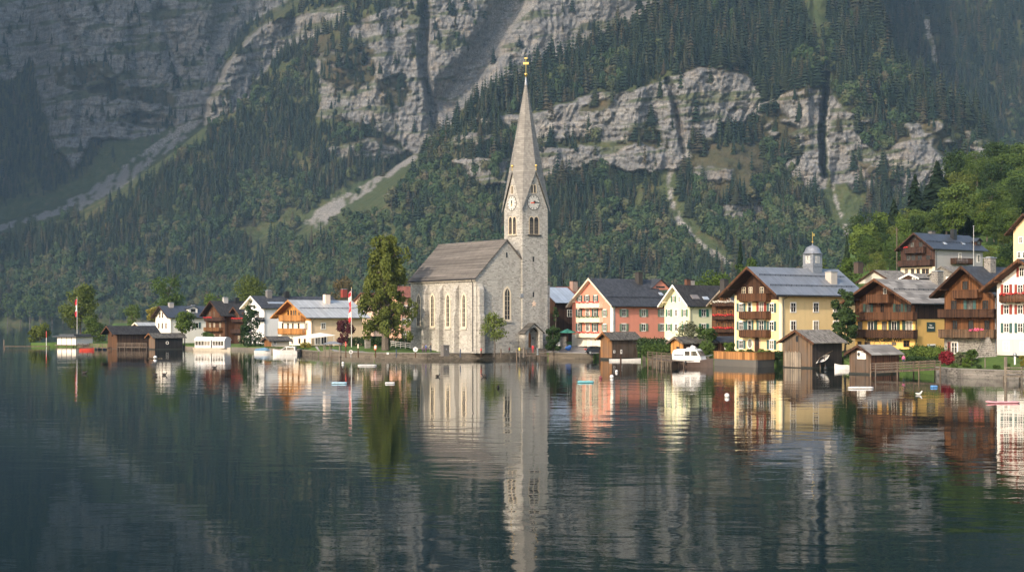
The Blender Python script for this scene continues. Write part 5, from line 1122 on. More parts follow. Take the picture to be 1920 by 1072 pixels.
def strip(name, a, b, w0, w1, mat, lift=.05):
    pxs = np.arange(a, b + 1, 5.0); V = []; F = []
    for i, px in enumerate(pxs):
        d0 = float(shore_d(px)) + np.interp(px, *w0); d1 = float(shore_d(px)) + np.interp(px, *w1)
        for k in range(9): d = d0 + (d1 - d0) * k / 8; x = (px - 960) / FPX * d; V.append((x, d, gz1(x, d) + lift))
    for i in range(len(pxs) - 1):
        for k in range(8): q = i * 9 + k; F.append((q, q + 9, q + 10, q + 1))
    return meta(np_mesh(name, V, F, mat), kind='structure')
def make_paths():
    t = NT('paving'); c = t.coord('Object'); t.set(t.ramp(t.noise(c, 1.2, 6, .7), [(.3, (.17, .16, .15)), (.6, (.25, .235, .22)), (.8, (.32, .30, .27))]), .9, spec=.15); t.bump(t.noise(c, 9, 4), .4, .04)
    strip('quay_path', 545, 1128, ([0, 9999], [.35, .35]), ([545, 780, 860, 900, 1000, 1030, 1128], [2.0, 2.4, 4, 6, 7.5, 24, 24]), t.m)
    strip('garden_path', 1755, 2050, ([0, 9999], [.35, .35]), ([1755, 2050], [2.6, 2.2]), t.m)
make_paths()
def shore_wall(name, label, a, b, mat, top=.98, th=.55, step=6, cat='wall', coping=None):
    pxs = np.arange(a, b + .1, step); b_ = MB(); P = [((px - 960) / FPX * float(shore_d(px)), float(shore_d(px))) for px in pxs]; v = []; n = len(P)
    for x, y in P: v += [(x, y - .12, -1.5), (x, y - .02, top), (x, y + th, top), (x, y + th, -1.5)]
    f = []
    for i in range(n - 1):
        for k in range(4): f.append((i * 4 + k, i * 4 + 4 + k, i * 4 + 4 + (k + 1) % 4, i * 4 + (k + 1) % 4))
    f += [(0, 1, 2, 3), ((n - 1) * 4 + 3, (n - 1) * 4 + 2, (n - 1) * 4 + 1, (n - 1) * 4)]
    e = empty(name, (0, 0, 0), 0, label, cat); b_.add(v, f).build('wall_face', mat, e)
    if coping:
        c = MB(); v = []
        for x, y in P: v += [(x, y - .16, top + .004), (x, y - .16, top + .12), (x, y + th, top + .12), (x, y + th, top + .004)]
        c.add(v, f).build('coping', coping, e)
    return e
QST = stonework((.125, .105, .08), .7, .3, 'quay_stone', .4, (.12, .10, .08)); QST2 = stonework((.21, .19, .165), .6, .24, 'garden_wall_stone', .45, (.16, .15, .13)); COP = plain((.20, .185, .16), .85, name='coping_stone')
shore_wall('quay_wall', 'long low brown stone quay edge in front of the church lawn', 548, 1118, QST, .95, coping=COP)
shore_wall('garden_wall', 'rough grey stone shore wall below the brown chalet garden', 1756, 2060, QST2, 1.0, .5, 5, coping=COP)
shore_wall('bank_wall', 'low stone bank beside the plank jetty and hedge', 1204, 1330, QST, 1.3, .5)
shore_wall('low_shore_wall', 'low grey bank wall beneath the left village houses', 340, 546, plain((.16, .14, .11), .9, name='bank_stone'), .75, .4)
# terrace in front of the yellow house
def terrace():
    A, B, C = W(1339, 684, 226), W(1417.5, 688.5, 217.0), W(1452, 686, 221.0)
    e = empty('terrace_wall', (B.x, B.y, 0), 0, 'grey concrete terrace wall under the orange board fence', 'wall'); f = empty('board_fence', (B.x, B.y, 1.3), 0, 'orange vertical board fence around the yellow house terrace', 'fence')
    m = MB(); q = MB(); top = 1.15; ft = 2.25
    for p0, p1 in ((A, B), (B, C)):
        dv = Vector((p1.x - p0.x, p1.y - p0.y, 0)); L = dv.length; u = dv / L; nrm = Vector((u.y, -u.x, 0)); a = Vector((p0.x - B.x, p0.y - B.y, 0))
        b2 = a + dv
        m.add([tuple(a + Vector((0, 0, -1.5))), tuple(b2 + Vector((0, 0, -1.5))), tuple(b2 - nrm * .4 + Vector((0, 0, -1.5))), tuple(a - nrm * .4 + Vector((0, 0, -1.5))), tuple(a + Vector((0, 0, top))), tuple(b2 + Vector((0, 0, top))), tuple(b2 - nrm * .4 + Vector((0, 0, top))), tuple(a - nrm * .4 + Vector((0, 0, top)))],
              [(0, 3, 2, 1), (4, 5, 6, 7), (0, 1, 5, 4), (1, 2, 6, 5), (2, 3, 7, 6), (3, 0, 4, 7)])
        n = int(L / .2)
        for i in range(n):
            c = a + u * (L * (i + .5) / n) + nrm * .06; q.bar(c + Vector((0, 0, top - 1.3 - .05)), c + Vector((0, 0, ft - 1.3)), .175, .03, up=tuple(nrm))
        q.bar(a + nrm * .07 + Vector((0, 0, ft - 1.27)), b2 + nrm * .07 + Vector((0, 0, ft - 1.27)), .14, .06)
        q.bar(a + nrm * .02 + Vector((0, 0, .4)), b2 + nrm * .02 + Vector((0, 0, .4)), .06, .1)
    m.build('wall_face', plaster((.12, .11, .095), .4), e); q.build('boards', W_FENCE, f)
terrace()
# ------------------------------------------------------------------ trees and plants
LM = {}
def leaves(key):
    P = dict(pale=[(.11, .145, .030), (.16, .195, .045), (.22, .25, .07)], olive=[(.072, .098, .022), (.112, .14, .030), (.165, .18, .044)], fresh=[(.052, .090, .016), (.082, .125, .023), (.12, .165, .036)], mid=[(.045, .080, .020), (.070, .112, .026), (.105, .145, .036)], dark=[(.022, .045, .015), (.036, .064, .020), (.055, .088, .027)],
             brown=[(.085, .065, .030), (.12, .09, .04), (.16, .13, .06)], purple=[(.045, .012, .016), (.075, .02, .025), (.11, .035, .035)], yellow=[(.14, .13, .02), (.21, .18, .03), (.26, .22, .05)], red=[(.16, .015, .02), (.24, .03, .04), (.30, .05, .05)], grey=[(.075, .085, .045), (.11, .12, .065), (.15, .155, .09)], spruce=[(.010, .022, .012), (.018, .033, .016), (.030, .046, .02)])
    if key not in LM: LM[key] = leaf_mat(key + '_leaves', P[key], trans=.3)
    return LM[key]
def tree(name, label, px, d, py_top, w_px, leaf='mid', kind='round', n=2600, size=None, seed=1, py_base=None, cat='tree', group=None, trunk=.30, tr_r=None):
    r = np.random.default_rng(seed); k = FPX / d
    p = on_ground(px, d) if py_base is None else W(px, py_base, d)
    H = HCAM + (HOR - py_top) / k - p.z; Wm = w_px / k
    e = empty(name, p, r.uniform(0, 6.28) if kind not in ('tall',) else 0, label, cat, group)
    cs, rs = [], []; size = size or max(.28, .0085 * d * .16)
    if kind == 'round':
        c0 = trunk + (1 - trunk) * .5
        for i in range(26):
            a = r.uniform(0, 6.28); u = r.uniform(-.95, .95); q = math.sqrt(max(0, 1 - u * u)) * r.uniform(.45, .78)
            cs.append((q * math.cos(a) * Wm / 2, q * math.sin(a) * Wm / 2, H * (c0 + u * (1 - trunk) * .40))); rs.append(Wm * r.uniform(.11, .2))
        for i in range(5): cs.append((r.normal() * Wm * .08, r.normal() * Wm * .08, H * (c0 + r.uniform(-.25, .25) * (1 - trunk)))); rs.append(Wm * .24)
    elif kind == 'column':
        for i in range(26): z = r.uniform(.06, .95); q = Wm / 2 * .62 * (1 - z) ** .5; a = r.uniform(0, 6.28); cs.append((q * math.cos(a), q * math.sin(a), H * z)); rs.append(Wm * .26 * (1.05 - z) ** .5)
    elif kind == 'tall':
        prof = lambda z: np.interp(z, [.10, .22, .35, .5, .65, .78, .9, 1], [.84, .98, 1.0, .92, .78, .66, .50, .16])
        for i in range(40):
            z = .16 + .80 * (i + r.uniform(-.4, .4)) / 40; a = i * 2.4 + r.uniform(-.5, .5); q = Wm / 2 * prof(z) * r.uniform(.62, 1.06)
            for k in range(6):
                f = r.uniform(.35, 1.0); s_ = Wm * r.uniform(.04, .078) * (1.1 - .25 * z); cs.append((q * f * math.cos(a) + r.normal() * .3, q * f * math.sin(a) + r.normal() * .3, H * z + Wm * (.07 * f - .16 * f ** 3) + r.normal() * .25)); rs.append((s_, s_, s_ * r.uniform(.9, 1.9)))
        for i in range(9): cs.append((r.normal() * .3, r.normal() * .3, H * (.2 + .08 * i))); rs.append((Wm * .13,) * 3)
    elif kind == 'layer':
        for i in range(34): z = r.choice([.34, .46, .57, .69, .80, .91]) + r.normal() * .012; a = r.uniform(0, 6.28); q = Wm / 2 * np.interp(z, [.3, .42, .7, .95], [.7, 1, .62, .12]) * r.uniform(.2, .9); cs.append((q * math.cos(a), q * math.sin(a), H * z)); rs.append((Wm * .13, Wm * .13, H * .03))
    elif kind == 'bush':
        for i in range(18): a = r.uniform(0, 6.28); z = r.uniform(.15, .8); q = Wm / 2 * math.sqrt(1 - (z - .3) ** 2 / .6) * r.uniform(.3, .68); cs.append((q * math.cos(a), q * math.sin(a), H * z)); rs.append(Wm * r.uniform(.14, .2))
    elif kind == 'ball':
        cs, rs = [(0, 0, H * .52)], [(Wm * .5, Wm * .5, H * .5)]
        for i in range(6): a = r.uniform(0, 6.28); cs.append((Wm * .24 * math.cos(a), Wm * .24 * math.sin(a), H * r.uniform(.35, .7))); rs.append(Wm * .27)
    if kind == 'spruce':
        V, F = conifer_arrays(seed, 22, 15, 1.0, .5); V = V * np.array([Wm, Wm, H]); V += r.normal(size=V.shape) * np.array([.09, .09, .05]) * Wm * .25
        np_mesh('crown', V, F, leaves('spruce' if leaf == 'mid' else leaf), e); MB().tube([(0, 0, -.6), (0, 0, H * .5), (0, 0, H * .97)], [.022 * H * .6, .012 * H * .6, .02], 7).build('trunk', M_BARK, e); return e
    if kind == 'bare':
        b = MB()
        def br(p0, dr, L, rad, lv):
            p1 = p0 + dr * L * .5; p2 = p1 + (dr + Vector(r.normal(size=3)) * .16).normalized() * L * .5; b.tube([p0, p1, p2], [rad, rad * .8, rad * .6], 5 if lv < 3 else 3, False)
            if lv < 5:
                for i in range(3 if lv else 5): nd = (dr + Vector(r.normal(size=3)) * .55 + Vector((0, 0, .12))).normalized(); br(p1.lerp(p2, r.uniform(.1, 1)), nd, L * r.uniform(.55, .8), rad * .58, lv + 1)
        br(Vector((0, 0, -.5)), Vector((0, 0, 1)), H * .36, H * .016, 0); b.build('branches', M_BARK, e); return e
    tr = MB(); rad = tr_r or max(.07, H * .013)
    if kind not in ('ball',):
        zt = H * (.62 if kind in ('round', 'bush') else .93); m = [(0, 0, -.6)] + [(r.normal() * rad * .8, r.normal() * rad * .8, zt * q) for q in (.3, .6, 1)]; tr.tube(m, [rad * 1.35, rad, rad * .72, rad * .3], 8)
        for c in cs[:: 2 if kind != 'tall' else 5]:
            z0 = max(.12 * H, min(c[2] - math.hypot(c[0], c[1]) * .45, zt * .97)); mid = (c[0] * .5, c[1] * .5, (z0 + c[2]) * .5 + .04 * H); tr.tube([(0, 0, z0), mid, c], [rad * .4, rad * .26, rad * .1], 5, False)
    else: tr.tube([(0, 0, -.4), (0, 0, H * .5)], [.08, .05], 6)
    tr.build('trunk', M_BARK, e)
    R3 = np.array([x if isinstance(x, tuple) else (x, x, x * .8) for x in rs])
    V, F = leaf_cloud(r, cs, R3, n, size, drop=.35 if kind == 'tall' else 0); 
    V[:, 2] = np.maximum(V[:, 2], .02); np_mesh('crown', V, F, leaves(leaf), e); return e
def plants():
    T = tree
    T('birch_tree', 'very tall olive green tree with drooping foliage beside the church', 723, 277, 432, 116, 'olive', 'tall', 21000, .30, 3, trunk=.12, tr_r=.62)
    T('young_tree', 'small pale green tree with layered branches before the church gable', 927, 264, 585, 58, 'pale', 'round', 1900, .25, 4, trunk=.28, tr_r=.13)
    T('cypress', 'dark green pointed cypress between the church tower and the pink house', 1041, 276, 572, 25, 'dark', 'column', 2600, .26, 5)
    T('yew_bush', 'rounded dark yew at the foot of the cypress', 1037, 271, 601, 33, 'dark', 'bush', 2400, .26, 6, cat='bush')
    T('willow_bush', 'rounded light green willow at the tip of the wooden pier', 75, 402, 603, 45, 'olive', 'bush', 2600, .38, 7, cat='bush')
    T('birch', 'tall olive tree behind the white bathing pavilion', 152, 412, 526, 78, 'olive', 'round', 5200, .42, 8, trunk=.1)
    T('alder_bush', 'dark leafy tree between the pavilion and the long dark boathouse', 178, 396, 590, 54, 'mid', 'bush', 3000, .36, 9, cat='tree')
    T('maple_tree', 'fresh green small maple on the grass by the white tour boat', 346, 356, 578, 46, 'fresh', 'round', 3000, .34, 10, trunk=.32)
    T('lime_tree', 'large dark tree behind the white lakeside house', 316, 470, 503, 74, 'mid', 'round', 4000, .45, 11, trunk=.2)
    T('bare_tree', 'brown bare tree behind the dark brown chalet', 386, 480, 520, 66, kind='bare', seed=12)
    T('walnut_tree', 'broad rounded olive tree behind the long dark roof', 471, 480, 513, 82, 'olive', 'round', 4600, .45, 13, trunk=.2)
    T('spruce_tree', 'dark conifer before the white house with the long dark roof', 471, 338, 561, 44, 'dark', 'column', 3400, .34, 14)
    T('beech_tree', 'tan brown tree behind the red tin roof', 642, 540, 510, 56, 'brown', 'round', 2600, .5, 15, trunk=.2)
    T('plum_tree', 'dark purple leaved tree beside the flagpole', 648, 298, 592, 44, 'purple', 'bush', 2800, .28, 16, cat='tree')
    T('laburnum_tree', 'yellow leaved small tree behind the white lakeside house', 285, 420, 567, 28, 'yellow', 'round', 1400, .4, 17)
    T('garden_bush', 'green bush between the dark chalet and the white tour boat', 388, 356, 620, 36, 'mid', 'bush', 1300, .34, 18, cat='bush')
    T('ash_tree', 'mid green tree behind the boathouses at the edge of the meadow', 247, 470, 568, 38, 'mid', 'round', 1600, .42, 19)
    T('lilac_bush', 'light green bush behind the white lakeside house roof', 400, 440, 545, 50, 'fresh', 'round', 1600, .42, 20)
    T('apple_tree', 'grey green loose tree in front of the pale green house', 1287, 241, 597, 48, 'grey', 'round', 1500, .22, 21, trunk=.15)
    T('cherry_bush', 'leafy green bush right of the grey green tree by the pale green house', 1322, 240, 604, 50, 'mid', 'bush', 2400, .26, 22, cat='bush')
    T('clipped_bush', 'clipped round green bush behind the cabin boat', 1325, 230, 636, 32, 'mid', 'ball', 1700, .2, 23, cat='bush'); T('box_bush', 'rounded green bush near the corner of the yellow house', 1367, 229, 636, 30, 'fresh', 'bush', 1400, .22, 24, cat='bush')
    T('chestnut_tree', 'dark green tree between the yellow house and the mustard inn', 1584, 221, 531, 58, 'dark', 'round', 6000, .30, 25, trunk=.1)
    T('elm_tree', 'broad green tree behind the pale green house roof', 1342, 300, 497, 84, 'fresh', 'round', 4200, .34, 26, trunk=.3); T('green_tree', 'green tree against the dark spruce behind the yellow house', 1402, 318, 478, 52, 'mid', 'round', 2600, .36, 27, trunk=.3)
    T('spruce', 'pointed dark spruce behind the yellow house gable', 1388, 335, 441, 42, kind='spruce', seed=28); T('bare_ash', 'bare branched tree behind the yellow house ridge', 1478, 320, 474, 60, kind='bare', seed=29)
    T('ridge_tree', 'green tree just behind the right end of the grey metal roof', 1592, 330, 480, 50, 'fresh', 'round', 2200, .36, 30, trunk=.3); T('turret_tree', 'green tree standing right behind the clock turret', 1541, 330, 478, 30, 'mid', 'round', 1200, .34, 31, trunk=.3); T('small_spruce', 'small spruce between the clock turret and the hillside', 1588, 420, 437, 26, kind='spruce', seed=32)
    T('roof_spruce', 'small spruce top above the red tiled roof beside the tower', 1057, 330, 519, 22, kind='spruce', seed=33)
    for i, (px, w) in enumerate(((1723, 26), (1737, 28), (1758, 30))): T('round_shrub', ['round clipped green shrub nearest the mustard inn wall', 'middle round green shrub of the three by the footbridge', 'round green shrub nearest the red bush'][i], px, 205 - i * 3, 646 + i, w + 13, ['mid', 'fresh', 'fresh'][i], 'ball', 1500, .2, 40 + i, cat='bush', group='round shrubs by the footbridge')
    T('red_bush', 'crimson red leaved bush at the end of the footbridge', 1776, 192, 656, 36, 'red', 'bush', 1500, .2, 44, cat='bush')
    for i, (px, t_, w, c) in enumerate(((1800, 655, 26, 'grey'), (1822, 652, 30, 'mid'), (1812, 668, 20, 'fresh'))): T('garden_shrub', ['grey green shrub below the brown chalet balcony', 'taller green shrub in front of the brown chalet door', 'low light green shrub at the brown chalet path'][i], px, 189 - 2 * i, t_, w, c, 'bush', 900, .2, 46 + i, cat='bush', group='shrubs in the chalet garden')
    for i, (px, t_, w, c) in enumerate(((1790, 680, 16, 'mid'), (1836, 683, 14, 'dark'), (1868, 684, 18, 'mid'), (1889, 680, 14, 'fresh'))): T('border_plant', ['low green plant on the garden wall nearest the footbridge', 'small dark plant halfway along the garden wall', 'broad green plant below the rubble stair', 'light green plant nearest the edge landing'][i], px, 184 - i * 2, t_, w, c, 'bush', 420, .16, 90 + i, cat='plant', group='plants along the garden wall')
    T('orange_flowers', 'clump of orange flowers on the lawn of the white house', 1916, 180, 661, 14, 'yellow', 'bush', 500, .14, 49, cat='flowers')
    for i, (px, py, w) in enumerate(((1377, 657, 14), (1392, 656, 22), (1405, 654, 18), (1427, 652, 20), (1440, 656, 18))): T('terrace_plant', 'leafy green garden plant behind the orange board fence', px, 222.5, py, w, ['mid', 'mid', 'dark', 'fresh', 'mid'][i], 'bush', 700, .18, 50 + i, cat='plant', group='plants on the terrace', py_base=666)
    # hedges
    def hedge(name, label, x0, x1, d0, d1, top, leaf, n, depth=1.2):
        A, B = on_ground(x0, d0), on_ground(x1, d1); e = empty(name, A, 0, label, 'hedge'); r = np.random.default_rng(int(x0)); L = (B - A).length; u = (B - A) / L; H = top - A.z; m = max(2, int(L / 1.0)); cs = []
        for i in range(m):
            for z in (.3, .72): cs.append(tuple(u * (L * (i + .5) / m) + Vector((r.normal() * .1, r.normal() * .1, H * z))))
        V, F = leaf_cloud(r, cs, [(.75, depth * .6, H * .36)] * len(cs), n, .22); np_mesh('foliage', V, F, leaves(leaf), e); 
        b = MB()
        for i in range(m): q = u * (L * (i + .5) / m); b.tube([q + Vector((0, 0, -.3)), q + Vector((0, 0, H * .7))], .05, 5)
        b.build('stems', M_BARK, e)
    hedge('clipped_hedge', 'bright clipped hedge right of the shingled boathouse', 1206, 1256, 246, 243, W(1, 645, 245).z, 'mid', 4200); hedge('tall_hedge', 'dark tall hedge behind the bright clipped hedge', 1197, 1250, 256, 252, W(1, 635, 253).z, 'dark', 3600)
    hedge('lawn_hedge', 'dark hedge behind the church lawn and stone pillar', 655, 770, 290, 290, W(1, 632, 290).z, 'dark', 6000, 1.6); hedge('fence_hedge', 'dark hedge at the end of the orange board fence', 1450, 1466, 222, 221, W(1, 660, 221).z, 'dark', 1000)
    hedge('bridge_hedge', 'low dark hedge along the bank behind the footbridge', 1702, 1762, 203, 197, W(1, 670, 200).z, 'dark', 2600, 1.6); hedge('inn_hedge', 'low green hedge between the mustard inn and the small boathouse', 1625, 1706, 210, 206, W(1, 657, 208).z, 'mid', 3000, 1.4)
    hedge('quay_hedge', 'low hedge on the shore before the orange chalet', 500, 606, 303, 293, W(1, 651, 298).z, 'mid', 2600, .9)
    # flower clumps on the orange chalet terrace
    T('terrace_flowers', 'clump of orange and yellow flowers under the white awning', 573, 303, 642, 26, 'yellow', 'bush', 700, .2, 61, cat='flowers')
    # ---- the wooded slope on the right: every tree its own object
    kinds = {}
    def proto(key, leaf, kind, H, Wm, n, seed):
        r = np.random.default_rng(seed); d = 450
        kinds[key] = (leaf, kind, n, seed)
    R2 = np.random.default_rng(77); made = {}
    spots = []
    for (x0, x1, y0, y1, n, sz) in ((1612, 1700, 392, 452, 15, 62), (1690, 1800, 385, 440, 17, 66), (1790, 1925, 268, 400, 34, 88), (1865, 1990, 240, 330, 20, 96), (1640, 1700, 440, 478, 8, 46), (1790, 1890, 400, 445, 12, 55), (1850, 1960, 372, 425, 16, 60), (1850, 1902, 418, 448, 11, 50), (1880, 1950, 330, 380, 8, 70)):
        for i in range(n): spots.append((R2.uniform(x0, x1), R2.uniform(y0, y1), R2.uniform(.75, 1.15) * sz))
    looks = ['mid', 'olive', 'mid', 'fresh', 'dark', 'dark']; names = {'fresh': 'bright green broadleaf tree on the wooded slope', 'olive': 'olive green broadleaf tree on the wooded slope', 'mid': 'mid green broadleaf tree on the wooded slope', 'dark': 'deep green broadleaf tree on the wooded slope'}
    protos = []
    for i, (px, ty, hp) in enumerate(sorted(spots, key=lambda q: q[1])):
        lk = looks[i % 6]; d = float(np.interp(ty + hp, [330, 400, 460, 520], [600, 520, 440, 390])); k = FPX / d
        base = on_ground(px, d); top = W(px, ty, d).z; H = max(9, min(24, top - base.z if 7 < top - base.z < 26 else hp / k)); wm = H * R2.uniform(.62, .85)
        if i < 9:
            o = tree('broadleaf_tree', names[lk], px, d, HOR - (base.z + H - HCAM) * k, wm * k, lk, 'round', 4600, .5, 200 + i, group='trees on the wooded slope', trunk=.12); o.rotation_euler.z = 0; protos.append((lk, o, H))
        else:
            c = [q for q in protos if q[0] == lk]; q = c[int(R2.integers(len(c)))]; o = copy_tree(q[1]); o.location = base; o.rotation_euler = (0, 0, R2.uniform(0, 6.28)); s = H / q[2]; o.scale = (s * R2.uniform(.9, 1.15), s * R2.uniform(.9, 1.15), s)
    for i in range(16):
        px, d = R2.uniform(1846, 1912), R2.uniform(338, 400); lk = looks[i % 6]; c = [q for q in protos if q[0] == lk]; q = c[int(R2.integers(len(c)))]; o = copy_tree(q[1]); o.location = on_ground(px, d); s = R2.uniform(7, 11) / q[2]; o.scale = (s * 1.2, s * 1.2, s); o.rotation_euler = (0, 0, R2.uniform(0, 6.28))
    for i in range(22):
        px, py = R2.uniform(1840, 1915), R2.uniform(432, 476); ds = np.arange(300, 560, 2.0); xs = (px - 960) / FPX * ds; rows = HOR - (gz(xs, ds) - HCAM) / ds * FPX; hit = np.where(rows <= py)[0]
        if not len(hit): continue
        d = float(ds[hit[0]]); lk = looks[i % 6]; c = [q for q in protos if q[0] == lk]; q = c[int(R2.integers(len(c)))]; o = copy_tree(q[1]); o.location = on_ground(px, d); s = R2.uniform(5, 9) / q[2]; o.scale = (s * 1.3, s * 1.3, s); o.rotation_euler = (0, 0, R2.uniform(0, 6.28))
    lab = 'dark spruce rising above the broadleaf trees on the slope'; sp = None
    for i, (px, ty, w, d) in enumerate(((1716, 322, 44, 500), (1757, 298, 50, 520), (1676, 370, 40, 450), (1738, 345, 34, 530), (1862, 262, 34, 620), (1780, 330, 36, 540), (1672, 400, 34, 440), (1690, 420, 30, 430), (1880, 300, 36, 600))):
        o = tree('slope_spruce', ['slender dark spruce third tallest on the slope', 'tallest dark spruce on the wooded slope', 'dark spruce leaning over the birches nearest the grey hillside house', 'short spruce between the two tallest spruces', 'spruce tip highest up on the slope', 'spruce just right of the tallest one', 'small spruce low on the slope edge', 'lowest spruce beside the grey hillside house', 'dark spruce near the top of the slope'][i], px, d, ty, w * 2.1, kind='spruce', seed=300 + i, group='spruces on the wooded slope')
    for i, (px, ty, w, d) in enumerate(((1772, 398, 60, 430), (1845, 335, 60, 470))): tree('bare_slope_tree', ['pale bare tree above the grey hillside house roof', 'grey bare tree higher up among the green slope trees'][i], px, d, ty, w, kind='bare', seed=320 + i, group='bare trees on the slope')
    # ---- trees along the far shore, seen left of the village
    pr = None; R3 = np.random.default_rng(5)
    for i, (px, top, w) in enumerate(((14, 545, 30), (38, 560, 26), (56, 542, 34), (76, 548, 26), (98, 556, 26), (118, 560, 24), (205, 562, 28), (226, 572, 22), (262, 575, 24), (-14, 552, 30), (88, 575, 16), (45, 585, 16))):
        fd = float(mt_lookup('D', np.array([px * 1.0]), np.array([606.0]))[0]) - 6; p = W(px, 607, fd); o = tree('far_tree', 'hazy green tree standing on the far lake shore', px, fd, top, w, 'mid', 'round', 700, 2.2, 400 + i, py_base=608, group='trees on the far shore', trunk=.14) if pr is None or i < 3 else copy_tree(pr)
        if pr is None: pr = o
        elif i >= 3: o.location = p; s = (607 - top) / 62; o.scale = (s * w / 30 * 1.0, s, s); o.rotation_euler = (0, 0, R3.uniform(0, 6))
plants()
# ------------------------------------------------------------------ boats, floats, posts, people
def wd(py): return HCAM * FPX / (py - HOR)
def hull_mesh(b, L, Bm, Hh, bow=.35, n=10, z0=-.15, flare=.75, stern=.85):
    "an open-topped hull as a closed shell, bow towards +X"
    rows = []
    for i in range(n + 1):
        t = i / n; x = -L / 2 + L * t; w = Bm / 2 * (stern + (1 - stern) * math.sin(math.pi * min(1, t / .5) / 2)) if t < .5 else Bm / 2 * max(.02, 1 - ((t - .5) / .5) ** 2.4)
        zt = Hh * (1 + bow * max(0, t - .45) ** 2 * 2.4); rows.append([(x, -w, zt), (x, -w * flare, z0 + .12), (x, -w * .3, z0), (x, w * .3, z0), (x, w * flare, z0 + .12), (x, w, zt)])
    k0 = len(b.v); b.v += [p for r in rows for p in r]
    for i in range(n):
        for j in range(5): a = k0 + i * 6 + j; b.f.append((a, a + 6, a + 7, a + 1))
    b.f.append(tuple(k0 + j for j in range(6))); b.f.append(tuple(k0 + n * 6 + j for j in range(5, -1, -1))); return rows
def deck_faces(b, rows, drop=.06, inset=.93):
    k = len(b.v)
    for r in rows: b.v += [(r[0][0], r[0][1] * inset, r[0][2] - drop), (r[5][0], r[5][1] * inset, r[5][2] - drop)]
    for i in range(len(rows) - 1): a = k + 2 * i; b.f.append((a, a + 1, a + 3, a + 2))
HULLW = plain((.62, .60, .57), .3, name='white_gelcoat'); NAVY = plain((.03, .05, .09), .45, name='navy_canvas'); BLUEC = plain((.10, .20, .30), .7, name='blue_canvas'); PALEB = plain((.36, .52, .60), .5, name='pale_blue_plastic'); TEALP = plain((.15, .42, .45), .5, name='teal_plastic'); PINKP = plain((.62, .28, .30), .5, name='pink_plastic'); REDP = plain((.50, .06, .04), .45, name='red_plastic'); HULLB = plain((.075, .05, .04), .5, name='brown_hull')
def cabin_boat():
    p = W(1301, 688, 219); p.z = 0; e = empty('cabin_boat', p, R(-33), 'white cabin boat with dark brown hull and windscreen at the plank jetty', 'boat')
    b = MB(); rows = hull_mesh(b, 6.6, 2.5, 1.0, .55, 12); b.build('hull', HULLB, e); d = MB(); deck_faces(d, rows, .03, .98); d.build('deck', HULLW, e)
    MB().box(-3.36, 1.6, -1.21, -1.13, .80, 1.02).box(-3.36, 1.6, 1.13, 1.21, .80, 1.02).build('rubbing_strake', HULLW, e)
    # cabin body: profile pushed across the beam
    pr = [(-3.2, 1.0), (1.75, 1.0), (1.5, 1.7), (.95, 2.55), (.6, 2.8), (-2.4, 2.75), (-3.05, 2.55), (-3.25, 2.0)]; w = 1.08
    MB().prism([(x, -w, z) for x, z in pr], (0, -2 * w, 0)).build('cabin', plain((.64, .62, .58), .4, name='cabin_white'), e, bevel=.12)
    g = MB().prism([(.05, -w - .02, 1.75), (1.22, -w - .02, 1.75), (.85, -w - .02, 2.45), (.05, -w - .02, 2.45)], (0, -.018, 0)); g.build('side_window', M_GLASS, e)
    MB().prism([(-1.0, -w - .02, 1.78), (-.2, -w - .02, 1.78), (-.2, -w - .02, 2.42), (-1.0, -w - .02, 2.42)], (0, -.018, 0)).build('side_window', M_GLASS, e)
    for y0, y1 in ((-.95, -.05), (.05, .95)): MB().add([(1.52 + .03, y0, 1.72), (1.52 + .03, y1, 1.72), (1.0 + .03, y1, 2.5), (1.0 + .03, y0, 2.5), (1.49, y0, 1.7), (1.49, y1, 1.7), (.97, y1, 2.48), (.97, y0, 2.48)], [(0, 1, 2, 3), (7, 6, 5, 4), (0, 4, 5, 1), (1, 5, 6, 2), (2, 6, 7, 3), (3, 7, 4, 0)]).build('windscreen', M_GLASS, e)
    sign_text('Motorboot', .34, NAVY, e, (-2.05, -w - .02, 1.85), 0); sign_text('Boot', .2, GREYM, e, (-2.1, -w - .02, 2.35), 0)
    MB().box(-1.0, .3, -.5, .5, 2.76, 3.0).ball((-.3, .1, 3.05), .3, 10).ball((.2, -.2, 3.02), .22, 10).build('roof_hatch', HULLW, e)
    r = MB().tube([(1.8, -.9, 1.1), (1.9, -.9, 1.6), (3.0, -.25, 1.9), (3.15, 0, 1.95), (3.0, .25, 1.9), (1.9, .9, 1.6)], .03, 5); r.build('bow_rail', GREYM, e)
    f = MB().tube([(-3.5, -.3, -.3), (-3.5, -.3, .9)], .16, 8).box(-3.75, -3.36, -.55, -.05, .5, 1.15); f.build('outboard_motor', BLACK, e)
    for x in (-2.2, -.8): MB().lathe([(.02, -.3), (.14, -.22), (.14, .22), (.02, .3)], 8, (x, -1.32, .7)).build('fender', BLACK, e)
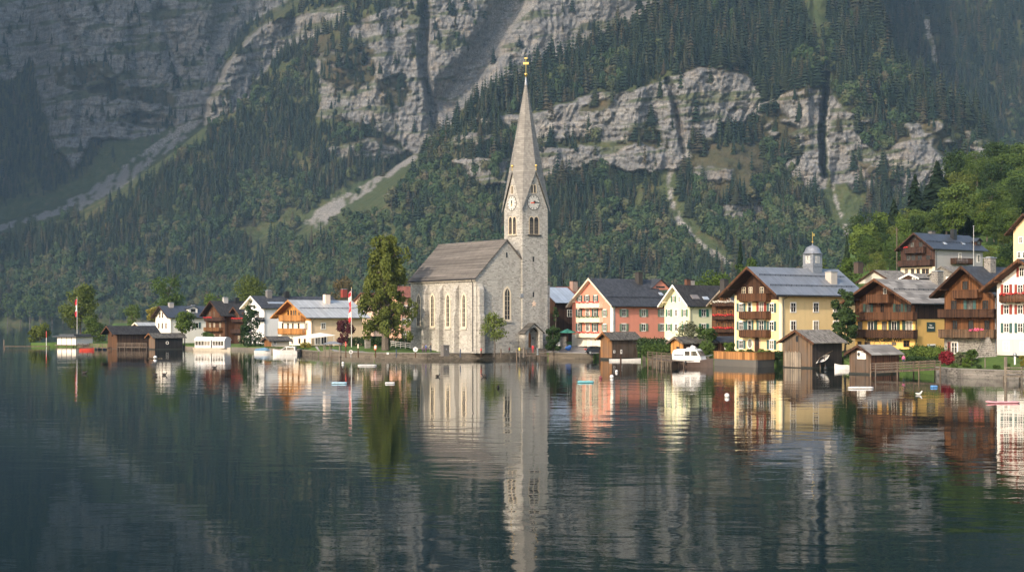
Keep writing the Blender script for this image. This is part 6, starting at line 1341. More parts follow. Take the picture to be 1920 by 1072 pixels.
def motorboat():
    p = W(535, 664.5, wd(664.8)); p.z = 0; e = empty('motorboat', p, R(178), 'white motorboat with raked cabin windows moored below the orange chalet', 'boat')
    b = MB(); rows = hull_mesh(b, 5.2, 2.0, .85, .5, 12); b.build('hull', HULLW, e); d = MB(); deck_faces(d, rows, .02, .98); d.build('deck', HULLW, e)
    pr = [(-2.3, .8), (1.1, .86), (-.1, 1.62), (-.5, 1.75), (-2.2, 1.72)]; w = .82; MB().prism([(x, -w, z) for x, z in pr], (0, -2 * w, 0)).build('cabin', HULLW, e, bevel=.1)
    for sg in (-1, 1):
        k = w + .015; MB().prism([(x, sg * k, z) for x, z in [(-.35, 1.0), (.7, 1.0), (-.1, 1.52), (-.35, 1.55)]], (0, sg * .013, 0)).build('side_window', M_GLASS, e)
        MB().prism([(x, sg * k, z) for x, z in [(-2.0, 1.0), (-.5, 1.0), (-.5, 1.56), (-1.9, 1.56)]], (0, sg * .013, 0)).build('side_window', M_GLASS, e)
    MB().box(-2.95, -2.62, -.25, .25, .1, 1.1).build('outboard_motor', BLACK, e)
def covered_boat():
    p = W(493, 662.5, wd(662.5)); p.z = 0; e = empty('covered_boat', p, R(-8), 'small boat under a blue canvas cover beside the white motorboat', 'boat'); b = MB(); hull_mesh(b, 3.6, 1.6, .6, .4); b.build('hull', HULLW, e)
    MB().add([(-1.8, -.72, .6), (1.2, -.78, .62), (1.75, 0, .75), (1.2, .78, .62), (-1.8, .72, .6), (-1.6, 0, 1.0), (.6, 0, 1.35), (-1.8, 0, .5)], [(0, 1, 6, 5), (1, 2, 6), (2, 3, 6), (3, 4, 5, 6), (0, 5, 4), (4, 3, 2, 1, 0)]).build('cover', BLUEC, e)
def tour_boat():
    p = W(400, 657.5, wd(657.8)); p.z = 0; e = empty('tour_boat', p, R(-24), 'white glazed tour boat with two barrel roofed cabins at the grass bank', 'boat')
    b = MB(); rows = hull_mesh(b, 9.6, 3.0, .75, .2, 12, stern=.95); b.build('hull', plain((.55, .48, .38), .5, name='cream_hull'), e); d = MB(); deck_faces(d, rows, .02, .99); d.build('deck', W_PALE, e)
    for x0, x1, n in ((-4.3, .2, 5), (.6, 4.0, 4)):
        pr = [(-1.3, .74), (1.3, .74), (1.3, 2.45), (1.0, 2.9), (.5, 3.12), (0, 3.18), (-.5, 3.12), (-1.0, 2.9), (-1.3, 2.45)]
        c = MB().prism([(x0, y, z) for y, z in pr], (-(x1 - x0), 0, 0)).build('cabin', HULLW, e)
        MB().prism([(x0 - .12, y * 1.05, z + .02) for y, z in [(-1.34, 2.44), (-1.0, 2.92), (-.5, 3.15), (0, 3.21), (.5, 3.15), (1.0, 2.92), (1.34, 2.44), (1.34, 2.5), (1.03, 3.0), (.5, 3.23), (0, 3.29), (-.5, 3.23), (-1.03, 3.0), (-1.34, 2.5)]], (-(x1 - x0 + .24), 0, 0)).build('cabin_roof', plain((.74, .72, .68), .5, name='white_roof'), e)
        for i in range(n): xa = x0 + .18 + (x1 - x0 - .3) * i / n; xb = xa + (x1 - x0 - .3) / n - .16; MB().box(xa, xb, -1.335, -1.303, 1.35, 2.3).build('pane', M_GLASS, c)
        for y0, y1 in ((-1.1, -.2), (.2, 1.1)): MB().box(x0 - .035, x0 - .003, y0, y1, 1.35, 2.3).build('pane', M_GLASS, c)
def small_boats():
    def row(name, label, px, py, L, rz, mat, seats=True, dy=0, canvas=None, Bm=1.35, H=.5):
        p = W(px, py, wd(py)); p.z = 0; p.y += dy; e = empty(name, p, R(rz), label, 'boat'); b = MB(); rows = hull_mesh(b, L, Bm, H, .5); b.build('hull', mat, e); d = MB(); deck_faces(d, rows, .22, .86); d.build('floor', W_PALE if mat is not REDP else REDP, e)
        for x in (-L * .25, L * .05): MB().box(x - .12, x + .12, -Bm * .42, Bm * .42, H - .1, H - .04).build('bench', W_GREY if canvas is None else canvas, e)
        return e
    row('red_boat', 'small red rowing boat beside the white pavilion', 163, 657, 3.4, 4, REDP); row('dark_rowing_boat', 'dark rowing boat in front of the long dark boathouse bushes', 190, 655, 3.0, 8, NAVY, H=.42)
    row('white_rowing_boat', 'white rowing boat between the weathered and the small boathouse', 1581, 692, 2.5, 172, HULLW, H=.62); row('flat_skiff', 'long white skiff moored along the shingled boathouse', 1172, 676.5, 5.6, 2, HULLW, Bm=1.0, H=.35)
    # canoe resting on a stand beside the weathered boathouse
    p = W(1541, 674, 214); e = empty('canoe', p, R(35), 'pale canoe tilted on a stand beside the weathered boathouse', 'canoe'); b = MB(); hull_mesh(b, 2.6, .8, .4, .5, stern=.1); o = b.build('hull', HULLW, e); o.rotation_euler = (R(65), R(-22), 0)
    s = empty('canoe_stand', (p.x, p.y, .4), R(35), 'wooden trestle under the pale canoe', 'stand'); MB().bar((-.6, -.3, -.8), (-.5, 0, 1.2), .08).bar((.5, -.3, -.8), (.5, 0, 1.5), .08).bar((-.7, 0, 1.0), (2.6, .2, 2.2), .09).build('trestle', W_GREY, s)
    def floatboard(name, label, px0, px1, py, mat, thick=.32, wy=.6, group=None, cat='float', up=False):
        thick *= .62; d = wd(py + 1.5); x0, x1 = (px0 - 960) / FPX * d, (px1 - 960) / FPX * d; L = x1 - x0; e = empty(name, ((x0 + x1) / 2, d, 0), R(3), label, cat, group); n = 10; b = MB(); pts = [(-L / 2 + L * i / n, 0, thick * .38 + (.0 if not up else (.5 * max(0, .12 - i / n) * 6))) for i in range(n + 1)]
        b.tube(pts, [wy * .32] + [wy * .5] * (n - 1) + [wy * .34], 12); k = b.build('body', mat, e, smooth=True); k.scale = (1, 1, thick / wy)
        k.location = (0, 0, .05); MB().box(-L * .12, -L * .08, -wy * .5, wy * .5, thick * .62, thick * .72).box(L * .2, L * .24, -wy * .5, wy * .5, thick * .62, thick * .72).build('strap', GREYM, e)
    floatboard('float_board', 'white floating pontoon board off the church lawn', 671, 706, 684, HULLW, .42, .8); floatboard('float_board', 'pale blue paddle board floating left of the tall tree reflection', 622, 650, 717.5, PALEB, .38, .7); floatboard('float_board', 'small white paddle board with blue underside floating off the lawn', 722, 740, 717.5, HULLW, .36, .7)
    floatboard('float_board', 'teal paddle board floating in the pink house reflection', 1083, 1113, 715.5, TEALP, .42, .7); floatboard('float_board', 'long white paddle board in front of the small boathouse', 1590, 1637, 726.5, HULLW, .40, .75); floatboard('float_board', 'pink paddle board with an upturned tip at the picture edge', 1850, 1911, 754, PINKP, .32, .6, up=True); floatboard('float_board', 'short blue float near the mustard reflection', 1745, 1757, 724.5, plain((.10, .25, .50), .5, name='blue_plastic'), .42, .6)
    def buoy(label, px, py, r, mat, base=False, name='buoy'):
        r *= .78; d = wd(py); e = empty(name, ((px - 960) / FPX * d, d, 0), 0, label, 'buoy'); MB().ball((0, 0, r * .6), r, 14).build('ball', mat, e, smooth=True); MB().lathe([(r * .2, r * 1.5), (r * .18, r * 1.78), (r * .05, r * 1.85)], 8).build('shackle', DARKM, e)
        if base: hb = MB(); hull_mesh(hb, 2.6, .9, .14, .2, z0=-.05); hb.build('float', W_PALE, e)
    buoy('round white mooring buoy on a flat float near the black boathouse', 291, 672, .46, HULLW, True); buoy('white buoy near the shingled boathouse', 1147, 708, .32, HULLW); buoy('white buoy with blue band off the yellow house reflection', 1363, 744, .30, HULLW); buoy('dark barrel buoy at the weathered boathouse', 1548, 693, .36, BLACK); buoy('small reddish buoy beside the white one by the shingled boathouse', 1126, 709, .25, plain((.22, .05, .06), .5, name='dark_red_plastic')); buoy('small white buoy left of the white pontoon board', 643, 682, .3, HULLW); buoy('flat white buoy below the shingled boathouse', 1156, 697.5, .26, HULLW)
    # ducks
    DK = plain((.025, .022, .02), .7, name='dark_feathers'); DW = plain((.6, .58, .54), .7, name='white_feathers')
    def duck(label, px, py, mat, s=1, rz=0):
        d = wd(py); e = empty('duck', ((px - 960) / FPX * d, d, 0), R(rz), label, 'duck', 'ducks on the lake'); k = s
        V = [(-.26, 0, .12), (-.12, 0, .08), (.08, 0, .08), (.2, 0, .12), (.25, 0, .24), (.29, 0, .3), (.36, 0, .29)]; rad = [.03, .10, .125, .09, .05, .065, .02]
        me = bpy.data.meshes.new('body'); me.from_pydata([tuple(c * k for c in v) for v in V], [(i, i + 1) for i in range(6)], []); o = bpy.data.objects.new('body', me); COL.objects.link(o); md = o.modifiers.new('s', 'SKIN'); o.modifiers.new('u', 'SUBSURF').levels = 1
        for sv, r in zip(me.skin_vertices[0].data, rad): sv.radius = (r * k, r * k)
        me.skin_vertices[0].data[0].use_root = True; me2 = bpy.data.meshes.new_from_object(o.evaluated_get(bpy.context.evaluated_depsgraph_get())); bpy.data.objects.remove(o); me2.materials.clear(); me2.materials.append(mat); q = bpy.data.objects.new('body', me2); COL.objects.link(q); q.parent = e
        MB().add([(-.2 * k, -.09 * k, .17 * k), (.1 * k, -.12 * k, .16 * k), (.1 * k, .12 * k, .16 * k), (-.2 * k, .09 * k, .17 * k), (-.3 * k, 0, .2 * k), (0, 0, .24 * k)], [(0, 1, 5), (1, 2, 5), (2, 3, 5), (3, 4, 5), (4, 0, 5), (4, 3, 2, 1, 0)]).build('wings', DK if mat is DW else W_DARK, e)
    for i, (l, px, py, m, s, rz) in enumerate((('dark duck swimming left of its white-buoy neighbour group', 291, 704, DK, 1.2, 180), ('dark duck just right of the other duck near the black boathouse', 308, 703, DK, 1.2, 0), ('lone dark duck near the red boat reflection', 158, 700, DK, 1.4, 10), ('dark duck in front of the church nave reflection', 820, 706, DK, 1.1, 30), ('duck with a pale breast below the small tree by the church', 934, 727, DK, 1.2, 80), ('black and white duck off the small boathouse', 1722, 739.5, DW, 1.15, 0), ('small dark duck off the far tour boat', 402, 690, DK, 1.3, 0), ('dark duck left of the duck with the pale breast', 908, 706, DK, 1.3, 160))): duck(l, px, py, m, s, rz)
cabin_boat(); motorboat(); covered_boat(); tour_boat(); small_boats()
# ------------------------------------------------------------------ piers, jetties, bridge
def pier(name, label, A, B, width, zdeck, rail=None, cat='jetty', mat=None, post=1.8, rail_sides=(-1,)):
    A, B = Vector(A), Vector(B); e = empty(name, (A.x, A.y, 0), 0, label, cat); dv = B - A; dv.z = 0; L = dv.length; u = dv / L; n = Vector((-u.y, u.x, 0)); mat = mat or W_PALE; b = MB(); m = int(L / .22)
    dz = B.z - A.z
    for i in range(m): c = u * (L * (i + .5) / m) + Vector((0, 0, A.z + dz * (i + .5) / m)); b.bar(c - n * width / 2, c + n * width / 2, .19, .07)
    for s in (-1, 1): b.bar(n * s * (width / 2 - .1) + Vector((0, 0, A.z - .12)), u * L + n * s * (width / 2 - .1) + Vector((0, 0, B.z - .12)), .12, .16)
    b.build('deck', mat, e); k = max(1, int(L / post))
    for i in range(k + 1):
        q = u * (L * i / k) + Vector((0, 0, A.z + dz * i / k))
        for s in (-1, 1):
            w = q + n * s * (width / 2 - .02); MB().tube([(w.x, w.y, -1.2), (w.x, w.y, w.z + (rail or .02) + (.06 if rail else 0))] if (rail and s in rail_sides) else [(w.x, w.y, -1.2), (w.x, w.y, w.z - .04)], .085, 7).build('post', mat, e)
    if rail:
        r = MB()
        for s in rail_sides:
            for f in (.35, .68, 1.0): o = n * s * (width / 2 + .1); r.bar(o + Vector((0, 0, A.z + rail * f)), o + u * L + Vector((0, 0, B.z + rail * f)), .05, .11)
        r.build('railing', mat, e)
    return e
def V3(px, py, z): d = (HCAM - z) * FPX / (py - HOR); return Vector(((px - 960) / FPX * d, d, z))
pier('wooden_pier', 'long low wooden pier reaching out at the far left of the village', V3(8, 648.5, .55), V3(92, 648.5, .55), 1.2, .55, post=6, mat=W_GREY)
pier('plank_jetty', 'grey plank jetty with handrail beside the cabin boat', V3(1226, 672.5, 1.0), V3(1270, 677, 1.0), 2.0, 1.0, rail=1.15, mat=W_GREY, post=2.6)
pier('footbridge', 'grey wooden footbridge with rails running from the small boathouse to the garden path', V3(1637, 696, .7), V3(1758, 690, 1.05), 1.5, 1.0, rail=.95, mat=W_GREY, cat='footbridge', rail_sides=(-1, 1), post=2.4)
pier('church_jetty', 'small dark plank landing in front of the church porch', V3(972, 666, .95), V3(1027, 665.5, .95), 1.8, .95, rail=1.0, mat=W_GREY, rail_sides=(1,))
pier('boathouse_walkway', 'weathered walkway with rail in front of the long dark boathouse', V3(222, 649.8, .7), V3(277, 650.2, .7), 1.0, .7, rail=.95, mat=W_GREY)
pier('edge_jetty', 'wooden landing with thick posts at the picture edge below the white house', V3(1883, 703, .85), V3(1945, 703.5, .85), 1.8, .85, rail=.9, mat=W_PALE)
pier('shore_railing_deck', 'narrow plank landing with rail on the bank left of the dark boathouse', V3(150, 650, .6), V3(205, 651, .6), 1.2, .6, rail=.8, mat=W_GREY)
def posts():
    def post(name, label, px, py, h, r, mat, cap=None, cat='post', d=None, head=None, hs=.4, group=None):
        p = V3(px, py, 1.02) if d is None else W(px, py, d)
        if d is not None: p.z = -1.0; h = h + 1.0
        e = empty(name, p, 0, label, cat, group); MB().tube([(0, 0, -.3), (0, 0, h)], r, 9).build('shaft', mat, e)
        if cap: MB().lathe([(r * 1.2, 0), (r * 1.25, h * .3), (r * .6, h * .36)], 9, (0, 0, h * .68)).build('cap', cap, e)
        if head:
            n = 20; y = -r - .03
            MB().prism([(hs * math.cos(6.2832 * i / n), y, h - hs * .4 + hs * math.sin(6.2832 * i / n)) for i in range(n)], (0, -.06, 0)).build('disc', head, e)
        return e
    post('mooring_post', 'wooden quay post with red painted top beside the canopied landing', 648.5, 667, 2.4, .1, W_BROWN, REDP); post('quay_post', 'brown wooden quay post with pale lamp box on the lawn edge', 671.5, 667, 2.0, .1, W_BROWN, CREAM)
    e = post('rescue_post', 'quay post carrying an orange and white lifebuoy case', 704, 667, 1.5, .1, W_BROWN); MB().lathe([(.05, 0), (.25, .08), (.27, .5), (.22, .8), (.08, .9)], 10, (0, 0, 1.0)).build('case', plain((.75, .16, .04), .5, name='orange_case'), e); MB().box(-.17, .17, -.3, -.272, 1.25, 1.75).build('label', HULLW, e)
    post('quay_post', 'thin dark blue quay post on the lawn edge', 743, 667, 1.15, .08, NAVY); e = post('round_sign', 'round white sign with dark rim on a short post near the walkers', 779, 667, 1.3, .09, W_BROWN, head=HULLW, hs=.42, cat='sign'); MB().tube([(0, -.2, .98), (.1, -.2, 1.28)], .06, 6).build('mark', BLACK, e)
    e = post('lifebuoy_stand', 'white ring lifebuoy on a stand at the lawn edge by the flagpole', 658, 667, .9, .07, GREYM, cat='lifebuoy'); q = MB(); n = 14
    for i in range(n): a0, a1 = 6.2832 * i / n, 6.2832 * (i + 1) / n; q.bar((.27 * math.cos(a0), -.14, .7 + .27 * math.sin(a0)), (.27 * math.cos(a1), -.14, .7 + .27 * math.sin(a1)), .16, .14)
    q.build('ring', HULLW, e)
    e = empty('bench_box', V3(727, 664, 1.0), 0, 'small white box lying on the lawn below the tall tree', 'box'); MB().box(-.2, .2, -.15, .15, 0, .3).build('body', HULLW, e); MB().box(-.22, .22, -.17, .17, .303, .36).build('lid', HULLW, e)
    post('bollard', 'dark bollard nearest the stone kiosk on the church quay', 863, 666.5, 1.15, .11, NAVY, cat='bollard', group='bollards on the church quay'); post('bollard', 'dark bollard with red cap before the small tree', 902, 666, 1.2, .12, W_DARK, REDP, cat='bollard', group='bollards on the church quay'); post('bollard', 'grey bollard right of the small tree', 939.5, 665.5, 1.1, .12, W_GREY, cat='bollard', group='bollards on the church quay')
    e = post('yellow_bin', 'grey landing post with yellow top in front of the porch', 974, 666, 1.3, .14, W_PALE, plain((.6, .5, .08), .6, name='yellow_paint'), cat='post'); post('landing_post', 'thick stone like landing post right of the yellow topped post', 982, 667, 1.5, .17, W_PALE); e = post('grey_bin', 'grey litter bin on the quay by the red dressed walker', 1008, 663, .95, .22, plain((.2, .24, .25), .6, name='bin_grey'), cat='bin'); MB().lathe([(.25, 0), (.25, .08), (.1, .14)], 10, (0, 0, .95)).build('lid', GREYM, e)
    for i, (px, py, h) in enumerate(((1124.5, 677, 2.0), (1164, 688, 1.9))): post('mooring_pile', ['dark mooring pile left of the shingled boathouse', 'dark mooring pile with white foot in front of the shingled boathouse'][i], px, py, h, .13, W_DARK, d=wd(py), group='mooring piles by the shingled boathouse', cat='pile', cap=None if i == 0 else None)
    post('mooring_pile', 'tall grey mooring pile by the landing at the picture edge', 1885.5, 715, 2.9, .19, W_PALE, d=wd(715), cat='pile'); post('pier_post', 'pale post at the outer end of the wooden pier', 7.5, 650, 1.9, .16, W_PALE, d=388, cat='post'); post('pier_lamp', 'white post with red top near the root of the wooden pier', 87, 650, 4.0, .09, HULLW, REDP, d=390, cat='post')
    e = post('round_lamp', 'round grey lamp on a white post at the edge landing', 1903, 690, 1.6, .12, HULLW, cat='lamp'); MB().ball((0, 0, 1.75), .26, 12).build('globe', GREYM, e, smooth=True)
    e = post('dish_post', 'white round disc on a brown drum on the chalet lawn', 1856, 677, .75, .1, W_BROWN, cat='post', head=HULLW, hs=.36); post('path_post', 'thin pale post on the chalet garden path', 1847, 690, 1.3, .07, W_PALE)
    # stone kiosk and pillar
    p = V3(837, 665.5, 1.0); e = empty('stone_kiosk', p, R(35), 'dark stone box kiosk with slab top on the quay by the nave', 'kiosk'); MB().box(-.6, .6, 0, 1.0, -.2, 1.65).build('body', plain((.13, .115, .10), .85, name='dark_stone'), e); MB().box(-.68, .68, -.08, 1.08, 1.653, 1.8).build('slab', plain((.17, .155, .14), .85, name='slab_stone'), e); MB().box(-.1, .1, -.02, -.003, .9, 1.2).build('plate', GREYM, e)
    p = on_ground(689, 282); e = empty('stone_pillar', p, R(20), 'square rubble stone pillar with cap at the lawn hedge', 'pillar'); MB().box(-.5, .5, -.5, .5, -.3, 1.7).build('shaft', STONE_RUB, e); MB().box(-.6, .6, -.6, .6, 1.703, 1.9).build('cap', plain((.22, .20, .16), .9, name='cap_stone'), e)
    # white rail fence behind the lawn
    A, B = on_ground(733, 285), on_ground(769, 283); e = empty('rail_fence', A, 0, 'white three rail fence between the tall tree and the church', 'fence'); dv = B - A
    r = MB()
    for z in (.35, .72, 1.08): r.bar(Vector((0, 0, z)), dv + Vector((0, 0, z)), .05, .13)
    r.build('rails', WHITE, e)
    for i in range(5): q = dv * (i / 4); MB().box(q.x - .06, q.x + .06, q.y - .035, q.y + .035, q.z - .2, q.z + 1.2).build('post', WHITE, e)
    A, B = on_ground(1562, 222), on_ground(1594, 222); e = empty('garden_fence', A, 0, 'grey rail fence on the grass between the two plank boathouses', 'fence'); dv = B - A; r = MB()
    for z in (.4, .85): r.bar(Vector((0, 0, z)), dv + Vector((0, 0, z)), .05, .1)
    r.build('rails', W_PALE, e)
    for i in range(4): q = dv * (i / 3); MB().box(q.x - .07, q.x + .07, q.y - .05, q.y + .05, q.z - .2, q.z + 1.05).build('post', W_PALE, e)
    # flagpoles with red-white-red flags
    RW = NT('flag_cloth'); co = RW.n('ShaderNodeTexCoord'); sx = RW.n('ShaderNodeSeparateXYZ'); RW.l(co.outputs['UV'], sx.inputs[0]); RW.set(RW.ramp(sx.outputs[1], [(0, (.55, .03, .04)), (.32, (.55, .03, .04)), (.34, (.75, .72, .70)), (.65, (.75, .72, .70)), (.67, (.55, .03, .04)), (1, (.55, .03, .04))]), .8); RWm = RW.m
    def flagpole(label, px, d, ytop, yf0, yf1, wpx, flabel, bands=1):
        b = on_ground(px, d); k = FPX / d; H = HCAM + (HOR - ytop) / k - b.z; e = empty('flagpole', b, 0, label, 'flagpole'); MB().tube([(0, 0, -.4), (0, 0, H * .6), (0, 0, H)], [.09, .075, .05], 8).build('pole', plain((.55, .53, .5), .4, .3, name='pole_paint'), e); MB().ball((0, 0, H + .08), .1, 8).build('finial', GOLD, e)
        z1, z0 = HCAM + (HOR - yf0) / k - b.z, HCAM + (HOR - yf1) / k - b.z; n, m = 5, 26; V = []; F = []; uv = []
        for i in range(m + 1):
            t = i / m; z = z1 + (z0 - z1) * t
            for j in range(n + 1): s = j / n; wv = wpx / k * (.55 + .45 * abs(math.sin(t * 5.2 + .6))); V.append((-.08 - wv * s, .22 * math.sin(s * 4 + t * 9) * s, z - .35 * s)); uv.append((s, (1 - t) * bands % 1 if bands > 1 else 1 - t))
        for i in range(m):
            for j in range(n): q = i * (n + 1) + j; F.append((q, q + 1, q + n + 2, q + n + 1))
        fo = np_mesh('flag', V, F, RWm, smooth=True); fo.location = b; L_ = fo.data.uv_layers.new(name='uv')
        L_.data.foreach_set('uv', np.array([uv[i] for i in np.array(F).ravel()], np.float32).ravel()); sd = fo.modifiers.new('cloth', 'SOLIDIFY'); sd.thickness = .015; meta(fo, flabel, 'flag')
    flagpole('white flagpole on the lawn by the purple tree', 659, 284, 540, 545, 603, 5.0, 'long hanging red and white flag beside the purple tree', 2); flagpole('white flagpole behind the bathing pavilion', 144.5, 383, 557, 560, 593, 3, 'red and white flag hanging over the bathing pavilion', 1)
    # signboard
    p = on_ground(1046.5, 271); e = empty('info_sign', p, 0, 'white board sign with red lettering on a post near the parked car', 'sign'); MB().tube([(0, 0, -.3), (0, 0, 2.3)], .06, 7).build('pole', GREYM, e); b = MB().box(-.36, .36, -.1, -.065, 1.35, 2.42).build('board', HULLW, e); sign_text('P', .5, REDP, b, (0, -.11, 2.12), 0); sign_text('NUR', .26, BLACK, b, (0, -.11, 1.66), 0)
    # green parasol and the blue tarpaulin bundle
    p = on_ground(1064, 281); e = empty('parasol', p, 0, 'green garden parasol by the left wall of the pink house', 'parasol'); H = W(1, 616.5, 281).z - p.z; MB().lathe([(1.75, -.75), (1.72, -.65), (.9, -.3), (.05, 0), (.02, .08)], 8, (0, 0, H)).build('canopy', plain((.04, .22, .16), .8, name='green_canvas'), e); MB().tube([(0, 0, -.2), (0, 0, H - .1)], .04, 6).build('pole', W_WARM, e)
    p = on_ground(1065, 277); e = empty('blue_tarpaulin', p, 0, 'crumpled blue tarpaulin bundle under the green parasol', 'tarpaulin'); MB().ball((0, 0, .55), .55, 9, (1.1, .7, .8)).ball((.35, -.1, .8), .35, 8).build('cloth', plain((.04, .14, .42), .7, name='blue_tarp'), e)
    # awning and canopied landing
    A = [W(546, 632.5, 309), W(578, 634, 304), W(629, 628, 306.5), W(600, 623.5, 311)]; c = sum(A, Vector()) / 4; g = gz1(c.x, c.y); e = empty('patio_awning', (c.x, c.y, g), 0, 'white canvas awning over the terrace of the orange chalet', 'awning'); o_ = Vector((c.x, c.y, g)); b = MB(); b.add([tuple(p - o_) for p in A] + [tuple(p - o_ - Vector((0, 0, .12))) for p in A], [(0, 1, 2, 3), (7, 6, 5, 4), (0, 4, 5, 1), (1, 5, 6, 2), (2, 6, 7, 3), (3, 7, 4, 0)]); b.build('canvas', plain((.72, .66, .56), .8, name='awning_canvas'), e)
    for p in A: q = p - o_; MB().tube([(q.x * .93, q.y * .93, -.3), (q.x * .93, q.y * .93, q.z - .1)], .06, 6).build('post', WHITE, e)
    A, B = V3(606, 668, .9), V3(638, 668, .9); e = empty('canopied_landing', (A.x, A.y, 0), 0, 'wooden landing stage with grey canvas canopy on posts', 'landing stage'); L = (B - A).length; MB().box(0, L, -.2, 1.9, .78, .9).build('deck', W_GREY, e); z = W(1, 645, A.y).z
    for x in (.12, L * .4, L - .12):
        for y in (-.1, 1.8): MB().tube([(x, y, -1.2), (x, y, z)], .08, 7).build('post', W_PALE, e)
    MB().add([(-.2, -.4, z), (L + .2, -.4, z), (L + .2, 2.1, z), (-.2, 2.1, z), (L * .35, .8, z + .5), (L * .65, .8, z + .5)], [(0, 1, 5, 4), (1, 2, 5), (2, 3, 4, 5), (3, 0, 4), (3, 2, 1, 0)]).build('canopy', plain((.16, .17, .18), .8, name='grey_canvas'), e)
    r = MB()
    for i in range(8): r.box(.12 + i * .17, .22 + i * .17, -.22, -.16, .9, 2.0)
    r.box(.05, 1.5, -.15, -.1, 1.9, 2.05).box(L * .4, L, -.2, -.14, 1.7, 1.8); r.build('slats', W_PALE, e)
    # telegraph pole / mast by the grey hillside house
    p = W(1825.5, 498, 312); e = empty('white_mast', p, 0, 'tall thin white mast in front of the grey hillside house', 'mast'); MB().tube([(0, 0, -2), (0, 0, 8.6)], [.09, .06], 8).build('pole', plain((.36, .36, .35), .5, name='mast_paint'), e); MB().ball((0, 0, 8.65), .14, 8).build('cap', GREYM, e)
    p = on_ground(1681.5, 360); e = empty('utility_pole', p, 0, 'grey wooden utility pole left of the grey hillside house', 'pole'); H = W(1, 426, 360).z - p.z; MB().tube([(0, 0, -1), (0, 0, H)], [.16, .11], 7).build('shaft', W_GREY, e); MB().box(-.5, .5, -.05, .05, H - .7, H - .58).build('crossarm', W_GREY, e)
    # rubble stair beside the brown chalet
    p = W(1868, 676, 189); e = empty('rubble_stair', p, R(0), 'grey rubble stone stair climbing between the chalet and the white house', 'stair'); b = MB()
    for i in range(11): b.box(-.28 * (11 - i) + .2, .3, .0 + i * .35, i * .35 + .349, -.5, .30 + i * .28)
    b.build('steps', STONE_RUB, e); MB().tube([(-2.6, -.05, 1.2), (.1, 3.8, 4.2)], .035, 5).build('handrail', DARKM, e)
posts()
def car():
    p = on_ground(1118, 262); e = empty('parked_car', p, R(8), 'dark blue parked hatchback half hidden behind the shingled boathouse', 'car'); PT = NT('car_paint'); PT.set((.018, .022, .032), .25, .3, .6)
    pr = [(-2.0, .35), (2.0, .35), (2.05, .75), (1.9, .92), (1.1, 1.0), (.45, 1.45), (.1, 1.52), (-1.25, 1.5), (-1.75, 1.1), (-2.05, .95)]
    MB().prism([(x, -.85, z) for x, z in pr], (0, -1.7, 0)).build('body', PT.m, e, bevel=.1)
    for y, s in ((-.852, -1), (.852, 1)): MB().prism([(x, y + s * .008, z) for x, z in [(-1.4, 1.02), (.85, 1.02), (.38, 1.38), (-1.15, 1.38)]], (0, s * .006, 0)).build('side_window', M_GLASS, e)
    MB().add([(-2.02, -.65, 1.02), (-2.02, .65, 1.02), (-1.42, .6, 1.45), (-1.42, -.6, 1.45), (-1.95, -.65, 1.0), (-1.95, .65, 1.0), (-1.36, .6, 1.42), (-1.36, -.6, 1.42)], [(0, 1, 2, 3), (7, 6, 5, 4), (0, 4, 5, 1), (1, 5, 6, 2), (2, 6, 7, 3), (3, 7, 4, 0)]).build('rear_window', M_GLASS, e)
    for y in (-.78, .6): MB().box(-2.1, -1.96, y, y + .18, .78, 1.05).build('tail_light', REDP, e)
    MB().box(-2.1, -2.04, -.25, .25, .55, .68).build('number_plate', HULLW, e)
    for x in (-1.3, 1.3):
        for y in (-.78, .78): w = MB().tube([(x, y - .1, .32), (x, y + .1, .32)], .32, 16).build('wheel', BLACK, e); MB().tube([(x, y - .115 if y < 0 else y + .101, .32), (x, y - .101 if y < 0 else y + .115, .32)], .2, 12).build('rim', GREYM, w)
car()
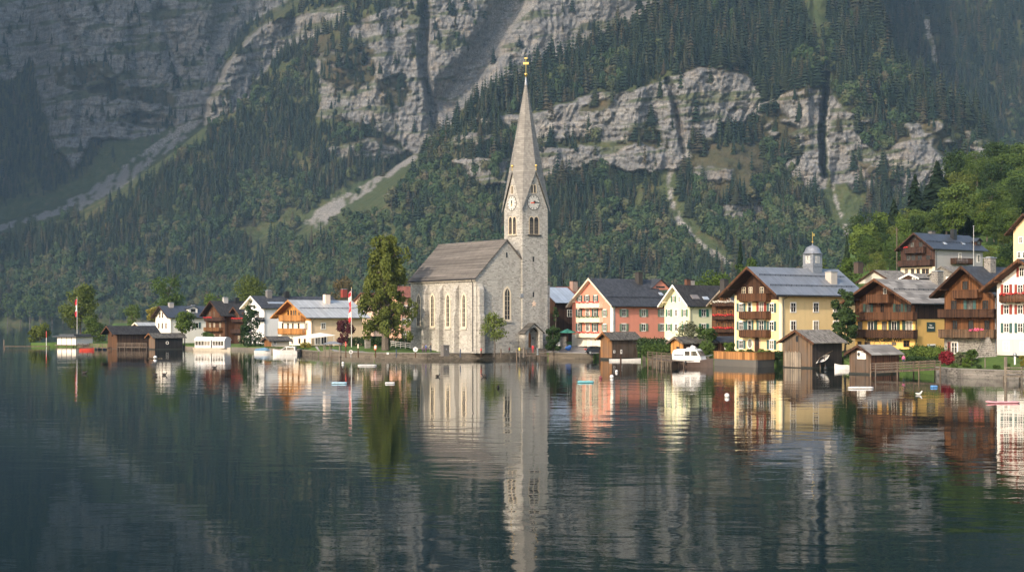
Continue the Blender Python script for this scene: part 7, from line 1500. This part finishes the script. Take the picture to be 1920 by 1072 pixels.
# ------------------------------------------------------------------ people: one skinned body each, dressed by material zones
SKIN = plain((.42, .25, .17), .6, name='skin'); HAIRD = plain((.03, .022, .016), .7, name='dark_hair')
def person(label, px, d, rz, top, legs, h=1.72, stride=.18, arms=(.15, -.15), py=None, bag=None, hair=HAIRD, bz=None):
    p = on_ground(px, d) if bz is None else Vector(((px - 960) / FPX * d, d, bz)); p.z += .05 if bz is None else 0
    e = empty('person', p, R(rz), label, 'person'); s = h / 1.72; f, bk = stride, -stride
    J = [((0, 0, .92), .13), ((0, 0, 1.12), .135), ((0, 0, 1.36), .15), ((0, 0, 1.48), .06), ((.01, 0, 1.58), .085), ((.015, 0, 1.68), .075),
         ((f * .5, .09, .5), .07), ((f, .09, .08), .045), ((f + .16, .09, .035), .035), ((bk * .4, -.09, .5), .07), ((bk, -.09, .08), .045), ((bk + .16, -.09, .035), .035), ((0, .10, .86), .10), ((0, -.10, .86), .10),
         ((0, .19, 1.40), .06), ((arms[0] * .5, .24, 1.15), .045), ((arms[0] + .08, .23, .90), .035), ((arms[0] + .12, .23, .80), .028), ((0, -.19, 1.40), .06), ((arms[1] * .5, -.24, 1.15), .045), ((arms[1] + .08, -.23, .90), .035), ((arms[1] + .12, -.23, .80), .028)]
    E = [(0, 1), (1, 2), (2, 3), (3, 4), (4, 5), (0, 12), (12, 6), (6, 7), (7, 8), (0, 13), (13, 9), (9, 10), (10, 11), (2, 14), (14, 15), (15, 16), (16, 17), (2, 18), (18, 19), (19, 20), (20, 21)]
    me = bpy.data.meshes.new('body'); me.from_pydata([tuple(c * s for c in j[0]) for j in J], E, []); o = bpy.data.objects.new('b', me); COL.objects.link(o); o.modifiers.new('s', 'SKIN'); o.modifiers.new('u', 'SUBSURF').levels = 1
    for sv, j in zip(me.skin_vertices[0].data, J): sv.radius = (j[1] * s, j[1] * s)
    me.skin_vertices[0].data[0].use_root = True
    m2 = bpy.data.meshes.new_from_object(o.evaluated_get(bpy.context.evaluated_depsgraph_get())); bpy.data.objects.remove(o); m2.materials.clear()
    for m in (SKIN, top, legs, BLACK): m2.materials.append(m)
    for q in m2.polygons:
        z = q.center.z / s; y = abs(q.center.y) / s
        q.material_index = 3 if z < .1 else 2 if z < .95 and y < .2 else 1 if .86 < z < 1.48 else 0; q.use_smooth = True
    b = bpy.data.objects.new('body', m2); COL.objects.link(b); b.parent = e
    MB().ball((-.012 * s, 0, 1.665 * s), .098 * s, 10, (1.05, 1, .95)).build('hair', hair, e, smooth=True)
    if bag: MB().box(-.30 * s, -.13 * s, -.16 * s, .16 * s, 1.0 * s, 1.45 * s).build('backpack', bag, e, bevel=.05)
NAVYC = plain((.02, .03, .07), .8, name='navy_cloth'); PINKC = plain((.55, .12, .25), .8, name='pink_cloth'); BLUECL = plain((.04, .08, .30), .8, name='blue_cloth'); BLKC = plain((.02, .02, .022), .8, name='black_cloth'); REDC = plain((.45, .03, .04), .8, name='red_cloth'); KHAKI = plain((.30, .25, .18), .8, name='khaki_cloth'); PURP = plain((.12, .04, .12), .8, name='purple_cloth')
def people():
    person('walker in khaki jacket and purple skirt nearest the round white sign', 794 - 1, 270.5, 20, KHAKI, PURP, 1.6); person('walker in bright blue jacket in the middle of the quay group', 798.5, 270, 20, BLUECL, PURP, 1.68, arms=(.3, -.1)); person('person in black jacket and navy trousers facing the blue jacketed walker', 808, 270.3, 195, BLKC, NAVYC, 1.78, arms=(.35, .1))
    person('child in red top on the quay near the small tree', 955, 269.5, 160, REDC, BLKC, 1.15, stride=.22); person('person in long red clothes standing at the church landing', 999, 269, 90, REDC, REDC, 1.6, .05); person('person in dark blue walking past the stone wall with a dark bag', 1035, 276, 170, NAVYC, NAVYC, 1.78, .25, bag=BLKC)
    person('person in pink top on the wooden footbridge', 1694, 200.5, -90, PINKC, NAVYC, 1.35, .05, bz=.98)
people()
# low stone wall behind the walker, at the foot of the cypress
def yard_wall():
    A, B = on_ground(1022, 279), on_ground(1062, 281); e = empty('yard_wall', A, 0, 'dark rough stone wall behind the cypress and yew', 'wall'); dv = B - A; n = Vector((-dv.y, dv.x, 0)).normalized() * .4; z = 2.2; b = MB()
    b.add([tuple(q + Vector((0, 0, h))) for h in (-1.0, z) for q in (Vector(), dv, dv + n, n)], [(0, 3, 2, 1), (4, 5, 6, 7), (0, 1, 5, 4), (1, 2, 6, 5), (2, 3, 7, 6), (3, 0, 4, 7)]); b.build('wall_face', STONE_RUB, e)
    c = MB(); c.add([tuple(q + Vector((0, 0, h))) for h in (z + .003, z + .12) for q in (-n * .1, dv - n * .1, dv + n * 1.1, n * 1.1)], [(0, 3, 2, 1), (4, 5, 6, 7), (0, 1, 5, 4), (1, 2, 6, 5), (2, 3, 7, 6), (3, 0, 4, 7)]); c.build('coping', COP, e)
yard_wall()
# ------------------------------------------------------------------ haze
HAZE_DENS = .00005
def make_haze():
    m = bpy.data.materials.new('haze'); m.use_nodes = True; t = m.node_tree; t.nodes.remove(t.nodes['Principled BSDF'])
    v = t.nodes.new('ShaderNodeVolumePrincipled'); v.inputs['Color'].default_value = (.46, .72, 1, 1); v.inputs['Density'].default_value = HAZE_DENS; v.inputs['Anisotropy'].default_value = 0
    t.links.new(v.outputs[0], t.nodes['Material Output'].inputs['Volume'])
    o = MB().box(-5200, 5200, -300, 5000, -8, 3200).build('haze', m); meta(o, kind='stuff')
make_haze()
